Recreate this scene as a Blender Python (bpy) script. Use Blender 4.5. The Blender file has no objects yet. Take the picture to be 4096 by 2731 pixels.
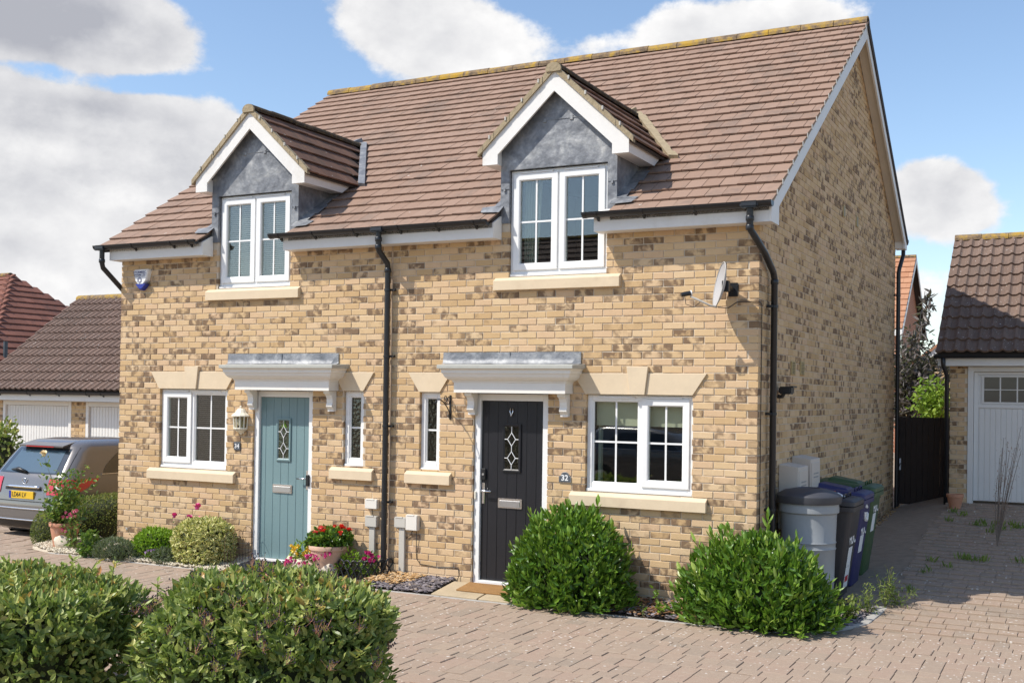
import bpy, math, random
import numpy as np
from mathutils import Vector, Matrix

random.seed(7)
RNG = np.random.default_rng(11)
SC = bpy.context.scene
COL = SC.collection

# ------------------------------------------------------------------ camera
CAM = np.array([2.9627, -11.0584, 2.1286])
YAW, PITCH, ROLL = 0.4783, 0.0112, 0.0142
FPX, VSH = 4475.45, 166.34          # focal length and vertical shift in photo pixels (4096 wide)


def cam_axes():
    cy, sy = math.cos(YAW), math.sin(YAW)
    fwd = np.array([-sy * math.cos(PITCH), cy * math.cos(PITCH), math.sin(PITCH)])
    r = np.array([cy, sy, 0.0])
    u = np.cross(r, fwd)
    cr, sr = math.cos(ROLL), math.sin(ROLL)
    return cr * r + sr * u, -sr * r + cr * u, fwd


AX_R, AX_U, AX_F = cam_axes()
cd = bpy.data.cameras.new('camera')
cd.sensor_width = 36.0
cd.lens = FPX / 4096 * 36.0
cd.shift_y = VSH / 4096
cd.clip_start, cd.clip_end = 0.1, 2000
cam = bpy.data.objects.new('camera', cd)
COL.objects.link(cam)
m = Matrix.Identity(4)
for i in range(3):
    m[i][0], m[i][1], m[i][2], m[i][3] = AX_R[i], AX_U[i], -AX_F[i], CAM[i]
cam.matrix_world = m
SC.camera = cam
SC.render.resolution_x, SC.render.resolution_y = 1024, 682


def ray(x, y):
    return AX_F + AX_R * (x - 2048) / FPX + AX_U * (1365.5 + VSH - y) / FPX


def on_x(x, y, X):
    d = ray(x, y); return CAM + d * (X - CAM[0]) / d[0]


def on_y(x, y, Y=0.0):
    d = ray(x, y); return CAM + d * (Y - CAM[1]) / d[1]


def on_z(x, y, Z=-0.06):
    d = ray(x, y); return CAM + d * (Z - CAM[2]) / d[2]


def gz(x, y):
    """height of the ground: level before the house, rising along the drive on the right"""
    t = min(1.0, max(0.0, (x + 7.0) / 5.0))
    s = 0.046 + 0.031 * min(1.0, max(0.0, (x - 0.93) / 0.06))
    return -0.06 + s * max(0.0, y) * t - 0.045 * max(0.0, min(y, 6.0)) * (1 - t)


def on_ground(x, y):
    z = -0.06
    for _ in range(12):
        p = on_z(x, y, z); z = gz(p[0], p[1])
    return np.array([p[0], p[1], z])


# ------------------------------------------------------------------ light
SUN_AZ, SUN_EL = math.radians(46), math.radians(49.5)   # azimuth to the left of the front wall's normal
sl = bpy.data.lights.new('sun', 'SUN')
sl.energy = 3.15
sl.angle = math.radians(0.53)
sl.color = (1.0, 0.95, 0.87)
sun = bpy.data.objects.new('sun', sl)
COL.objects.link(sun)
sdir = Vector((-math.sin(SUN_AZ) * math.cos(SUN_EL), -math.cos(SUN_AZ) * math.cos(SUN_EL), math.sin(SUN_EL)))
sun.rotation_euler = sdir.to_track_quat('Z', 'Y').to_euler()
sun.location = (-10, -10, 20)
SC.view_settings.view_transform = 'Standard'
SC.view_settings.look = 'None'
SC.view_settings.gamma = 1.0
SC.view_settings.use_curve_mapping = False
SC.view_settings.exposure = 0.76


class E:
    """socket with arithmetic, for writing node maths"""
    nt = None

    def __init__(s, sock): s.s = sock

    @staticmethod
    def op(kind, *a, clamp=False):
        n = E.nt.nodes.new('ShaderNodeMath'); n.operation = kind; n.use_clamp = clamp
        for i, v in enumerate(a):
            if isinstance(v, E): E.nt.links.new(v.s, n.inputs[i])
            else: n.inputs[i].default_value = float(v)
        return E(n.outputs[0])

    def __add__(s, o): return E.op('ADD', s, o)
    __radd__ = __add__
    def __sub__(s, o): return E.op('SUBTRACT', s, o)
    def __rsub__(s, o): return E.op('SUBTRACT', o, s)
    def __mul__(s, o): return E.op('MULTIPLY', s, o)
    __rmul__ = __mul__
    def __truediv__(s, o): return E.op('DIVIDE', s, o)

    def step(s, a, b):
        n = E.nt.nodes.new('ShaderNodeMapRange'); n.interpolation_type = 'SMOOTHSTEP'
        E.nt.links.new(s.s, n.inputs[0]); n.inputs[1].default_value = a; n.inputs[2].default_value = b
        return E(n.outputs[0])


def e_noise(vec, scale, detail=4, rough=0.55, dist=0.0, dims='3D'):
    n = E.nt.nodes.new('ShaderNodeTexNoise'); n.noise_dimensions = dims
    n.inputs['Scale'].default_value = scale; n.inputs['Detail'].default_value = detail
    n.inputs['Roughness'].default_value = rough; n.inputs['Distortion'].default_value = dist
    E.nt.links.new(vec, n.inputs['Vector'])
    return E(n.outputs['Fac'])


def e_xyz(x, y, z):
    n = E.nt.nodes.new('ShaderNodeCombineXYZ')
    for i, v in enumerate((x, y, z)):
        if isinstance(v, E): E.nt.links.new(v.s, n.inputs[i])
        else: n.inputs[i].default_value = v
    return n.outputs[0]


def e_mix(fac, a, b):
    n = E.nt.nodes.new('ShaderNodeMix'); n.data_type = 'RGBA'
    if isinstance(fac, E): E.nt.links.new(fac.s, n.inputs[0])
    else: n.inputs[0].default_value = fac
    for i, v in ((6, a), (7, b)):
        if isinstance(v, (tuple, list)): n.inputs[i].default_value = (*v, 1)
        else: E.nt.links.new(v, n.inputs[i])
    return n.outputs[2]


def make_world():
    w = bpy.data.worlds.new('World'); SC.world = w; w.use_nodes = True
    nt = w.node_tree; nt.nodes.clear(); E.nt = nt
    out = nt.nodes.new('ShaderNodeOutputWorld')
    sky = nt.nodes.new('ShaderNodeTexSky'); sky.sky_type = 'NISHITA'; sky.sun_disc = False
    sky.sun_elevation = SUN_EL
    sky.sun_rotation = math.atan2(sdir.x, sdir.y)
    sky.altitude = 50; sky.air_density = 1.0; sky.dust_density = 0.6; sky.ozone_density = 1.6
    tc = nt.nodes.new('ShaderNodeTexCoord')
    sep = nt.nodes.new('ShaderNodeSeparateXYZ'); nt.links.new(tc.outputs['Generated'], sep.inputs[0])
    dx, dy, dz = (E(sep.outputs[i]) for i in range(3))
    az = E.op('ARCTAN2', dx, dy)
    el = E.op('ARCSINE', dz)
    vec = e_xyz(az, el * 1.35, 0.0)
    big = e_noise(vec, 5.5, 3, 0.5)
    fine = e_noise(vec, 9.0, 14, 0.62, 0.0)
    puff = e_noise(e_xyz(az - 0.010, el * 1.35 + 0.024, 0.0), 9.0, 6, 0.50, 0.0)
    # cloud masses of this sky, by compass bearing and height
    blobs = [  # photo x, y, half width, half height, weight
        (150, 60, 540, 190, 1.35), (520, 150, 240, 130, 0.7), (-500, 300, 700, 400, 0.8),
        (620, 520, 420, 150, 1.0), (250, 480, 420, 120, 0.7), (150, 720, 620, 180, 0.95), (800, 720, 420, 160, 0.85), (250, 980, 700, 190, 0.75), (300, 1200, 700, 140, 0.5),
        (1600, 70, 260, 190, 1.2), (1800, 230, 260, 150, 0.7), (1980, 110, 200, 90, 0.45),
        (2860, 120, 380, 100, 1.25), (3180, 90, 170, 60, 0.75), (2380, 190, 130, 70, 0.35),
        (3730, 770, 210, 140, 1.5), (3900, 880, 170, 100, 0.4), (3700, 1130, 420, 90, 0.6),
        (330, 330, 300, 60, -1.0), (60, 250, 200, 40, -0.6), (640, 330, 150, 50, -0.6), (520, 610, 110, 50, -0.6), (880, 30, 260, 200, -0.7), (1180, 330, 240, 150, -0.8), (3900, 350, 480, 270, -0.9), (2320, 40, 220, 110, -0.5), (3450, 600, 160, 120, -0.3),
    ]
    dens = (big - 0.5) * 0.9 + 0.12
    for bx, by, rx, ry, wt in blobs:
        d = ray(bx, by); d = d / np.linalg.norm(d)
        a0 = math.atan2(d[0], d[1]); e0 = math.asin(d[2])
        u = (az - a0) * (FPX / rx); v = (el - e0) * (FPX / ry)
        g = E.op('POWER', 2.718, (u * u + v * v) * -0.9)
        dens = dens + g * wt
    raw = dens + (fine - 0.5) * 2.1
    alpha = raw.step(0.34, 0.70)
    # light from the left and above: rounded tops bright, bases grey
    lit = (fine - puff) * 1.7 + 0.68 + (big - 0.5) * 0.5
    d0 = ray(150, 60); d0 = d0 / np.linalg.norm(d0)
    gu = (az - math.atan2(d0[0], d0[1])) * (FPX / 620); gv = (el - math.asin(d0[2])) * (FPX / 330)
    grey = E.op('POWER', 2.718, (gu * gu + gv * gv) * -0.9)
    thick = raw.step(0.7, 1.9)
    shade = E.op('ADD', lit - thick * 0.22 - grey * 0.55, 0.10, clamp=True)
    ccol = e_mix(shade, (0.34, 0.35, 0.39), (0.76, 0.755, 0.75))
    b1 = nt.nodes.new('ShaderNodeBackground'); b1.inputs[1].default_value = 0.114
    nt.links.new(sky.outputs[0], b1.inputs[0])
    b2 = nt.nodes.new('ShaderNodeBackground'); b2.inputs[1].default_value = 0.81
    nt.links.new(ccol, b2.inputs[0])
    mx = nt.nodes.new('ShaderNodeMixShader')
    nt.links.new(alpha.s, mx.inputs[0]); nt.links.new(b1.outputs[0], mx.inputs[1]); nt.links.new(b2.outputs[0], mx.inputs[2])
    nt.links.new(mx.outputs[0], out.inputs[0])


make_world()


# ------------------------------------------------------------------ materials
def mat_new(name):
    mt = bpy.data.materials.new(name); mt.use_nodes = True
    nt = mt.node_tree; E.nt = nt
    b = nt.nodes['Principled BSDF']
    return mt, nt, b


def tc_obj(nt):
    return nt.nodes.new('ShaderNodeTexCoord').outputs['Object']


def geo_pos(nt):
    return nt.nodes.new('ShaderNodeNewGeometry').outputs['Position']


def attr(nt, name):
    n = nt.nodes.new('ShaderNodeAttribute'); n.attribute_name = name
    return E(n.outputs['Fac'])


def bump(nt, b, h, strength=0.3, dist=0.01):
    n = nt.nodes.new('ShaderNodeBump'); n.inputs['Strength'].default_value = strength
    n.inputs['Distance'].default_value = dist
    nt.links.new(h.s if isinstance(h, E) else h, n.inputs['Height'])
    nt.links.new(n.outputs[0], b.inputs['Normal'])


def plain(name, col, rough=0.5, var=0.12, scale=6.0, bumps=0.0, bscale=60.0, metal=0.0, spec=0.5, dirt=None, coat=0.0):
    """colour with soft stains and grain"""
    mt, nt, b = mat_new(name)
    pos = geo_pos(nt)
    n1 = e_noise(pos, scale, 6, 0.6)
    n2 = e_noise(pos, scale * 9, 3, 0.6)
    f = (n1 - 0.5) * 1.4 + (n2 - 0.5) * 0.6 + 0.5
    c0 = tuple(max(0, c * (1 - var)) for c in col); c1 = tuple(min(1, c * (1 + var)) for c in col)
    c = e_mix(E.op('ADD', f, 0, clamp=True), c0, c1)
    if dirt:
        st = e_noise(pos, scale * 0.7, 8, 0.7).step(0.55, 0.72)
        c = e_mix(st * 0.6, c, dirt)
    nt.links.new(c, b.inputs['Base Color'])
    b.inputs['Roughness'].default_value = rough; b.inputs['Metallic'].default_value = metal
    b.inputs['Specular IOR Level'].default_value = spec
    b.inputs['Coat Weight'].default_value = coat
    if bumps: bump(nt, b, e_noise(pos, bscale, 4, 0.6), bumps, 0.01)
    return mt


def ramp(nt, fac, stops):
    n = nt.nodes.new('ShaderNodeValToRGB')
    cr = n.color_ramp
    while len(cr.elements) > 1: cr.elements.remove(cr.elements[-1])
    cr.elements[0].position, cr.elements[0].color = stops[0][0], (*stops[0][1], 1)
    for p, c in stops[1:]:
        e = cr.elements.new(p); e.color = (*c, 1)
    nt.links.new(fac.s if isinstance(fac, E) else fac, n.inputs[0])
    return n.outputs[0]


def brick_material(name, stops, dark, mortar_dust):
    """rnd picks the tone, tone2 the strength of the kiln marks, the UV map runs over each brick"""
    mt, nt, b = mat_new(name)
    r1, r2 = attr(nt, 'rnd'), attr(nt, 'tone')
    uv = nt.nodes.new('ShaderNodeUVMap').outputs[0]
    sp = nt.nodes.new('ShaderNodeSeparateXYZ'); nt.links.new(uv, sp.inputs[0])
    u, v = E(sp.outputs[0]), E(sp.outputs[1])
    base = ramp(nt, r1, stops)
    vec = e_xyz(u * 1.9 + r1 * 71.0, v * 0.55 + r1 * 37.0, r2 * 19.0)
    sm = e_noise(vec, 1.3, 3, 0.55, 0.4)
    edge = E.op('ABSOLUTE', u - 0.5) * 0.35
    amt = E.op('MULTIPLY', (sm + edge - 0.73 + r2 * 0.36).step(0.0, 0.25), (r2.step(0.40, 0.86)), clamp=True)
    pos = geo_pos(nt)
    grain = e_noise(pos, 90, 4, 0.65)
    soft = e_noise(pos, 9, 4, 0.6)
    c = e_mix((grain - 0.5) * 0.6 + 0.22 + (soft - 0.5) * 0.5, base, tuple(x * 0.82 for x in stops[0][1]))
    c = e_mix(amt * 0.94, c, e_mix(grain, dark, tuple(min(1, x * 2.6) for x in dark)))
    dust = (e_noise(pos, 3.1, 6, 0.7) + (grain - 0.5) * 0.4).step(0.66, 0.82)
    c = e_mix(dust * 0.35, c, mortar_dust)
    nt.links.new(c, b.inputs['Base Color'])
    b.inputs['Roughness'].default_value = 0.9; b.inputs['Specular IOR Level'].default_value = 0.2
    bump(nt, b, grain + (soft * 0.6), 0.35, 0.006)
    return mt


def tile_material(name, a, bcol, dark, lichen=True, speck=0.0):
    mt, nt, b = mat_new(name)
    r1, r2 = attr(nt, 'rnd'), attr(nt, 'tone')
    uv = nt.nodes.new('ShaderNodeUVMap').outputs[0]
    sp = nt.nodes.new('ShaderNodeSeparateXYZ'); nt.links.new(uv, sp.inputs[0])
    u, v = E(sp.outputs[0]), E(sp.outputs[1])
    pos = geo_pos(nt)
    c = e_mix(r1, a, bcol)
    wz = e_noise(e_xyz(u * 1.2 + r1 * 50, v * 1.4, r2 * 30), 1.6, 5, 0.6)
    big = e_noise(pos, 0.9, 5, 0.6)
    wea = E.op('ADD', (wz - 0.5) * 1.5 + (big - 0.5) * 1.8, (r2 - 0.45) * 0.5).step(0.0, 0.62)
    rim = E.op('ABSOLUTE', u - 0.5).step(0.38, 0.5)
    c = e_mix(wea * (1.0 - rim * 0.6) * 0.7, c, dark)
    g = e_noise(pos, 120, 3, 0.6)
    c = e_mix((g - 0.5) * 0.9 + 0.25, c, tuple(x * 0.75 for x in a))
    if lichen:
        li = e_noise(pos, 13, 3, 0.5).step(0.735, 0.765)
        c = e_mix(li * 0.85, c, (0.56, 0.53, 0.48))
        ly = (e_noise(pos, 6.3, 4, 0.6)).step(0.745, 0.79)
        c = e_mix(ly * 0.8, c, (0.5, 0.3, 0.04))
    if speck:
        s = e_noise(pos, 34, 2, 0.5).step(0.74 - speck, 0.77 - speck)
        c = e_mix(s * 0.85, c, (0.62, 0.6, 0.57))
    nt.links.new(c, b.inputs['Base Color'])
    b.inputs['Roughness'].default_value = 0.88; b.inputs['Specular IOR Level'].default_value = 0.25
    bump(nt, b, g + big, 0.3, 0.004)
    return mt


def leaf_material(name, stops, rough=0.42, trans=0.3, edge=None):
    mt, nt, b = mat_new(name)
    r1 = attr(nt, 'rnd')
    pos = geo_pos(nt)
    c = ramp(nt, r1 + (e_noise(pos, 3.0, 3, 0.6) - 0.5) * 0.45, stops)
    if edge:
        uv = nt.nodes.new('ShaderNodeUVMap').outputs[0]
        sp = nt.nodes.new('ShaderNodeSeparateXYZ'); nt.links.new(uv, sp.inputs[0])
        e = E.op('ABSOLUTE', E(sp.outputs[0]) - 0.5)
        k = (e + (e_noise(pos, 60, 2) - 0.5) * 0.3).step(0.06, 0.2)
        c = e_mix(k, c, edge)
    nt.links.new(c, b.inputs['Base Color'])
    b.inputs['Roughness'].default_value = rough; b.inputs['Specular IOR Level'].default_value = 0.45
    tr = nt.nodes.new('ShaderNodeBsdfTranslucent'); 
    tcol = e_mix(0.5, c, (0.22, 0.34, 0.03))
    nt.links.new(tcol, tr.inputs[0])
    mx = nt.nodes.new('ShaderNodeMixShader'); mx.inputs[0].default_value = trans
    nt.links.new(b.outputs[0], mx.inputs[1]); nt.links.new(tr.outputs[0], mx.inputs[2])
    nt.links.new(mx.outputs[0], nt.nodes['Material Output'].inputs[0])
    return mt


def glass_material(name, tint=(0.86, 0.9, 0.9), refl=1.6, rough=0.0, wob=0.0):
    mt, nt, b = mat_new(name)
    nt.nodes.remove(b)
    tr = nt.nodes.new('ShaderNodeBsdfTransparent'); tr.inputs[0].default_value = (*tint, 1)
    gl = nt.nodes.new('ShaderNodeBsdfGlossy'); gl.inputs['Roughness'].default_value = rough
    lw = nt.nodes.new('ShaderNodeLayerWeight'); lw.inputs[0].default_value = 0.5
    f0 = 0.045 * refl
    if wob:
        n = nt.nodes.new('ShaderNodeBump'); n.inputs['Strength'].default_value = wob; n.inputs['Distance'].default_value = 0.01
        nt.links.new(e_noise(geo_pos(nt), 1.6 if wob < 0.1 else 26, 2, 0.4).s, n.inputs['Height'])
        nt.links.new(n.outputs[0], gl.inputs['Normal'])
    mx = nt.nodes.new('ShaderNodeMixShader')
    nt.links.new(E.op('ADD', E.op('POWER', E(lw.outputs['Facing']), 5.0) * (1 - f0), f0, clamp=True).s, mx.inputs[0])
    nt.links.new(tr.outputs[0], mx.inputs[1]); nt.links.new(gl.outputs[0], mx.inputs[2])
    nt.links.new(mx.outputs[0], nt.nodes['Material Output'].inputs[0])
    return mt


M = {}
BUFF = [(0.0, (0.54, 0.36, 0.185)), (0.3, (0.62, 0.435, 0.24)), (0.55, (0.66, 0.475, 0.275)), (0.8, (0.64, 0.445, 0.28)), (1.0, (0.69, 0.515, 0.315))]
M['brick'] = brick_material('buff_brick', BUFF, (0.105, 0.068, 0.042), (0.6, 0.5, 0.4))
M['redbrick'] = brick_material('red_brick', [(0, (0.34, 0.12, 0.06)), (0.6, (0.42, 0.16, 0.08)), (1, (0.46, 0.2, 0.1))], (0.16, 0.06, 0.04), (0.5, 0.38, 0.3))
M['mortar'] = plain('mortar', (0.60, 0.505, 0.385), 0.95, 0.12, 14, 0.3, 90)
M['tile'] = tile_material('roof_tile', (0.30, 0.195, 0.142), (0.34, 0.228, 0.17), (0.185, 0.14, 0.112))
M['tile_shaded'] = tile_material('dormer_tile', (0.15, 0.085, 0.06), (0.22, 0.12, 0.08), (0.085, 0.07, 0.05), True)  # darker copy of the roof tile, shade put into the colour
M['pantile'] = tile_material('pantile', (0.16, 0.108, 0.086), (0.215, 0.145, 0.115), (0.105, 0.085, 0.07), False, 0.05)
M['pantile2'] = tile_material('pantile_garage', (0.17, 0.115, 0.088), (0.21, 0.145, 0.112), (0.11, 0.085, 0.07), False, 0.05)
M['redtile'] = tile_material('red_tile', (0.20, 0.085, 0.06), (0.28, 0.12, 0.085), (0.1, 0.06, 0.05), False)
M['orangetile'] = tile_material('orange_tile', (0.42, 0.2, 0.11), (0.5, 0.27, 0.16), (0.28, 0.16, 0.1), True)
M['upvc'] = plain('white_upvc', (0.80, 0.795, 0.775), 0.35, 0.04, 3, 0, 0)
M['fascia'] = plain('painted_fascia', (0.74, 0.715, 0.675), 0.5, 0.07, 2.2, 0.05, 40, dirt=(0.6, 0.55, 0.48))
M['soffit'] = plain('soffit', (0.7, 0.64, 0.55), 0.6, 0.06, 3)
M['garage_door'] = plain('white_garage_door', (0.72, 0.70, 0.665), 0.5, 0.05, 1.5)
M['stone'] = plain('cast_stone', (0.66, 0.53, 0.365), 0.85, 0.09, 3.5, 0.15, 110, dirt=(0.55, 0.42, 0.28))
M['canopy'] = plain('white_canopy', (0.78, 0.75, 0.69), 0.45, 0.05, 4, dirt=(0.68, 0.62, 0.52))
M['greylip'] = plain('grey_roof_felt', (0.42, 0.42, 0.38), 0.8, 0.12, 9, 0.2, 60)
M['black_plastic'] = plain('black_plastic', (0.016, 0.017, 0.02), 0.35, 0.3, 8)
M['deck'] = plain('roof_underlay', (0.05, 0.04, 0.035), 0.95, 0.2, 5)
M['verge'] = plain('verge_mortar', (0.34, 0.27, 0.17), 0.95, 0.25, 12, 0.7, 40, dirt=(0.2, 0.17, 0.1))
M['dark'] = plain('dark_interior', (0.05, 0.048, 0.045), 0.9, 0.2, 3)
M['teal'] = plain('teal_door', (0.165, 0.255, 0.265), 0.45, 0.04, 2, 0.08, 30)
M['blackdoor'] = plain('black_door', (0.012, 0.012, 0.015), 0.38, 0.12, 3, 0.08, 30)
M['chrome'] = plain('chrome', (0.75, 0.75, 0.76), 0.18, 0.05, 4, metal=1.0)
M['steel'] = plain('brushed_steel', (0.6, 0.6, 0.6), 0.35, 0.08, 8, metal=1.0)
M['iron'] = plain('black_iron', (0.012, 0.012, 0.013), 0.5, 0.3, 20)
M['rust'] = plain('rusty_wire', (0.07, 0.035, 0.022), 0.8, 0.4, 30)
M['terracotta'] = plain('terracotta', (0.52, 0.25, 0.15), 0.85, 0.12, 8, 0.2, 50, dirt=(0.6, 0.42, 0.32))
M['paleterra'] = plain('pale_terracotta', (0.58, 0.38, 0.27), 0.85, 0.12, 8, 0.2, 50, dirt=(0.66, 0.52, 0.42))
M['rock'] = plain('limestone_rock', (0.62, 0.54, 0.42), 0.9, 0.2, 6, 0.6, 30)
M['paving'] = plain('paving_slab', (0.43, 0.34, 0.22), 0.92, 0.16, 4, 0.25, 80, dirt=(0.3, 0.24, 0.16))
M['slab_old'] = plain('old_slab', (0.30, 0.23, 0.15), 0.95, 0.25, 3.5, 0.3, 60, dirt=(0.2, 0.165, 0.1))
M['kerb'] = plain('kerb_concrete', (0.38, 0.36, 0.33), 0.95, 0.2, 6, 0.3, 70)
M['soil'] = plain('soil', (0.075, 0.052, 0.036), 1.0, 0.4, 9, 0.8, 35)
M['mat_black'] = plain('rubber_mat', (0.02, 0.02, 0.021), 0.7, 0.2, 10)
M['coir'] = plain('coir_mat', (0.33, 0.175, 0.062), 1.0, 0.2, 12, 0.8, 220)
M['greybox'] = plain('grey_box', (0.5, 0.475, 0.42), 0.5, 0.05, 5)
M['whitebox'] = plain('white_box', (0.72, 0.68, 0.61), 0.5, 0.04, 5)
M['gutter'] = M['black_plastic']
M['cream_metal'] = plain('cream_lantern', (0.74, 0.7, 0.58), 0.4, 0.05, 5)
M['slateplate'] = plain('slate_plate', (0.075, 0.085, 0.1), 0.6, 0.15, 30)
M['whitepaint'] = plain('white_paint', (0.8, 0.8, 0.79), 0.5, 0.03, 5)
M['bluepaint'] = plain('blue_plastic', (0.015, 0.03, 0.28), 0.3, 0.1, 5)
M['inkblue'] = plain('ink_blue', (0.03, 0.04, 0.16), 0.5, 0.1, 5)
M['dish'] = plain('dish_grey', (0.42, 0.415, 0.42), 0.5, 0.04, 4)
M['wood_gate'] = plain('dark_stained_wood', (0.028, 0.016, 0.011), 0.7, 0.3, 7, 0.2, 40)
M['bark'] = plain('bark', (0.11, 0.075, 0.05), 0.95, 0.35, 18, 0.6, 60)
M['stem'] = plain('green_stem', (0.12, 0.13, 0.04), 0.7, 0.3, 20)
M['curtain'] = plain('sage_curtain', (0.36, 0.38, 0.31), 0.9, 0.08, 6)
M['blind'] = plain('blind', (0.62, 0.62, 0.6), 0.6, 0.04, 6)
M['rollerblind'] = plain('roller_blind', (0.6, 0.56, 0.42), 0.85, 0.05, 6)
M['glass'] = glass_material('window_glass', (0.90, 0.94, 0.92), 2.6, 0.0, 0.012)
M['obscure'] = glass_material('patterned_glass', (0.5, 0.55, 0.45), 1.9, 0.12, 0.5)
M['carglass'] = glass_material('car_glass', (0.16, 0.2, 0.22), 1.6, 0.0)
M['binblack'] = plain('bin_black', (0.035, 0.033, 0.037), 0.5, 0.15, 6)
M['binblue'] = plain('bin_blue', (0.022, 0.024, 0.105), 0.5, 0.12, 6)
M['bingreen'] = plain('bin_green', (0.038, 0.085, 0.03), 0.5, 0.12, 6)
M['butt'] = plain('water_butt_grey', (0.30, 0.315, 0.325), 0.5, 0.08, 4, dirt=(0.36, 0.36, 0.35))
M['meter'] = plain('meter_box', (0.62, 0.55, 0.47), 0.55, 0.05, 4)
M['orange_sticker'] = plain('orange_sticker', (0.6, 0.14, 0.04), 0.5, 0.1, 9)
M['red_sticker'] = plain('red_sticker', (0.5, 0.03, 0.04), 0.5, 0.1, 9)
M['tyre'] = plain('tyre_rubber', (0.014, 0.014, 0.014), 0.8, 0.2, 10)
M['carpaint'] = plain('car_paint', (0.17, 0.16, 0.155), 0.25, 0.03, 2, metal=0.35, coat=1.0)
M['carblack'] = plain('car_black_trim', (0.012, 0.012, 0.013), 0.4, 0.1, 4)
M['taillight'] = plain('tail_light_red', (0.55, 0.012, 0.018), 0.12, 0.1, 4, coat=1.0)
M['plate_yellow'] = plain('number_plate_yellow', (0.72, 0.45, 0.02), 0.4, 0.03, 4)
M['lichenridge'] = None


def lead_material():
    mt, nt, b = mat_new('lead')
    pos = geo_pos(nt)
    n = e_noise(pos, 4.2, 6, 0.6, 0.6); n2 = e_noise(pos, 19, 4, 0.6)
    c = ramp(nt, n + (n2 - 0.5) * 0.35, [(0.25, (0.10, 0.108, 0.122)), (0.48, (0.19, 0.197, 0.212)), (0.64, (0.30, 0.305, 0.31)), (0.78, (0.48, 0.47, 0.45))])
    nt.links.new(c, b.inputs['Base Color'])
    b.inputs['Roughness'].default_value = 0.55; b.inputs['Metallic'].default_value = 0.25
    bump(nt, b, e_noise(pos, 7, 3, 0.5) + n2 * 0.25, 0.55, 0.03)
    return mt


def ridge_material():
    mt, nt, b = mat_new('ridge_tile')
    pos = geo_pos(nt); r1 = attr(nt, 'rnd')
    n = e_noise(pos, 9, 6, 0.65); n2 = e_noise(pos, 70, 3, 0.6)
    c = ramp(nt, n + (r1 - 0.5) * 0.15 + (n2 - 0.5) * 0.2, [(0.3, (0.10, 0.07, 0.045)), (0.45, (0.22, 0.15, 0.085)), (0.56, (0.36, 0.23, 0.05)), (0.7, (0.42, 0.25, 0.025))])
    nt.links.new(c, b.inputs['Base Color']); b.inputs['Roughness'].default_value = 0.95
    bump(nt, b, n + n2 * 0.4, 0.6, 0.02)
    return mt


def moss_ridge_material():
    mt, nt, b = mat_new('mossy_ridge_tile')
    pos = geo_pos(nt)
    n = e_noise(pos, 22, 6, 0.7); n2 = e_noise(pos, 90, 3, 0.6)
    c = ramp(nt, n + (n2 - 0.5) * 0.3, [(0.35, (0.03, 0.022, 0.014)), (0.55, (0.09, 0.06, 0.03)), (0.72, (0.25, 0.15, 0.03)), (0.8, (0.3, 0.27, 0.22))])
    nt.links.new(c, b.inputs['Base Color']); b.inputs['Roughness'].default_value = 1.0
    bump(nt, b, n + n2 * 0.5, 0.9, 0.03)
    return mt


def paver_material():
    mt, nt, b = mat_new('block_paving')
    pos = geo_pos(nt); r1, r2 = attr(nt, 'rnd'), attr(nt, 'tone')
    c = ramp(nt, r1, [(0.0, (0.33, 0.26, 0.2)), (0.15, (0.37, 0.28, 0.212)), (0.5, (0.395, 0.295, 0.22)), (0.75, (0.40, 0.285, 0.215)), (1.0, (0.41, 0.31, 0.23))])
    g = e_noise(pos, 130, 4, 0.7); med = e_noise(pos, 17, 4, 0.6); lo = e_noise(pos, 0.55, 4, 0.55)
    c = e_mix((g - 0.5) * 1.2 + 0.3, c, (0.21, 0.165, 0.125))
    c = e_mix((med.step(0.45, 0.75)) * 0.35, c, (0.42, 0.35, 0.27))
    vo = nt.nodes.new('ShaderNodeTexVoronoi'); vo.inputs['Scale'].default_value = 24; vo.inputs['Randomness'].default_value = 1.0
    nt.links.new(pos, vo.inputs['Vector'])
    vd = E(vo.outputs['Distance']) + (e_noise(pos, 55, 3, 0.6) - 0.5) * 0.34
    vc = nt.nodes.new('ShaderNodeSeparateColor'); nt.links.new(vo.outputs['Color'], vc.inputs[0])
    pick = (E(vc.outputs[0]) + (lo - 0.5) * 2.0 + (e_noise(pos, 2.6, 3, 0.6) - 0.5) * 2.0).step(0.74, 0.78)
    spot = (0.12 + E(vc.outputs[1]) * 0.22 - vd).step(0.0, 0.06) * pick
    c = e_mix(spot * 0.75, c, (0.68, 0.64, 0.58))
    nt.links.new(c, b.inputs['Base Color']); b.inputs['Roughness'].default_value = 0.95
    b.inputs['Specular IOR Level'].default_value = 0.2
    bump(nt, b, g * 0.6 + med, 0.35, 0.006)
    return mt


M['lead'] = lead_material(); M['ridge'] = ridge_material(); M['mossridge'] = moss_ridge_material(); M['paver'] = paver_material()
M['joint_sand'] = plain('joint_sand', (0.28, 0.215, 0.155), 1.0, 0.3, 9, 0.5, 90)
M['leaf_viburnum'] = leaf_material('viburnum_leaf', [(0.0, (0.075, 0.115, 0.03)), (0.35, (0.21, 0.28, 0.07)), (0.62, (0.38, 0.44, 0.125)), (0.86, (0.52, 0.53, 0.18)), (0.95, (0.6, 0.4, 0.1)), (1.0, (0.52, 0.24, 0.1))], 0.42, 0.32)
M['leaf_laurel'] = leaf_material('laurel_leaf', [(0.0, (0.035, 0.085, 0.012)), (0.4, (0.085, 0.185, 0.02)), (0.75, (0.18, 0.31, 0.035)), (1.0, (0.34, 0.44, 0.09))], 0.34, 0.3)
M['leaf_dark'] = leaf_material('box_leaf', [(0.0, (0.07, 0.1, 0.028)), (0.5, (0.17, 0.205, 0.05)), (1.0, (0.36, 0.34, 0.09))], 0.6, 0.25)
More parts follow.
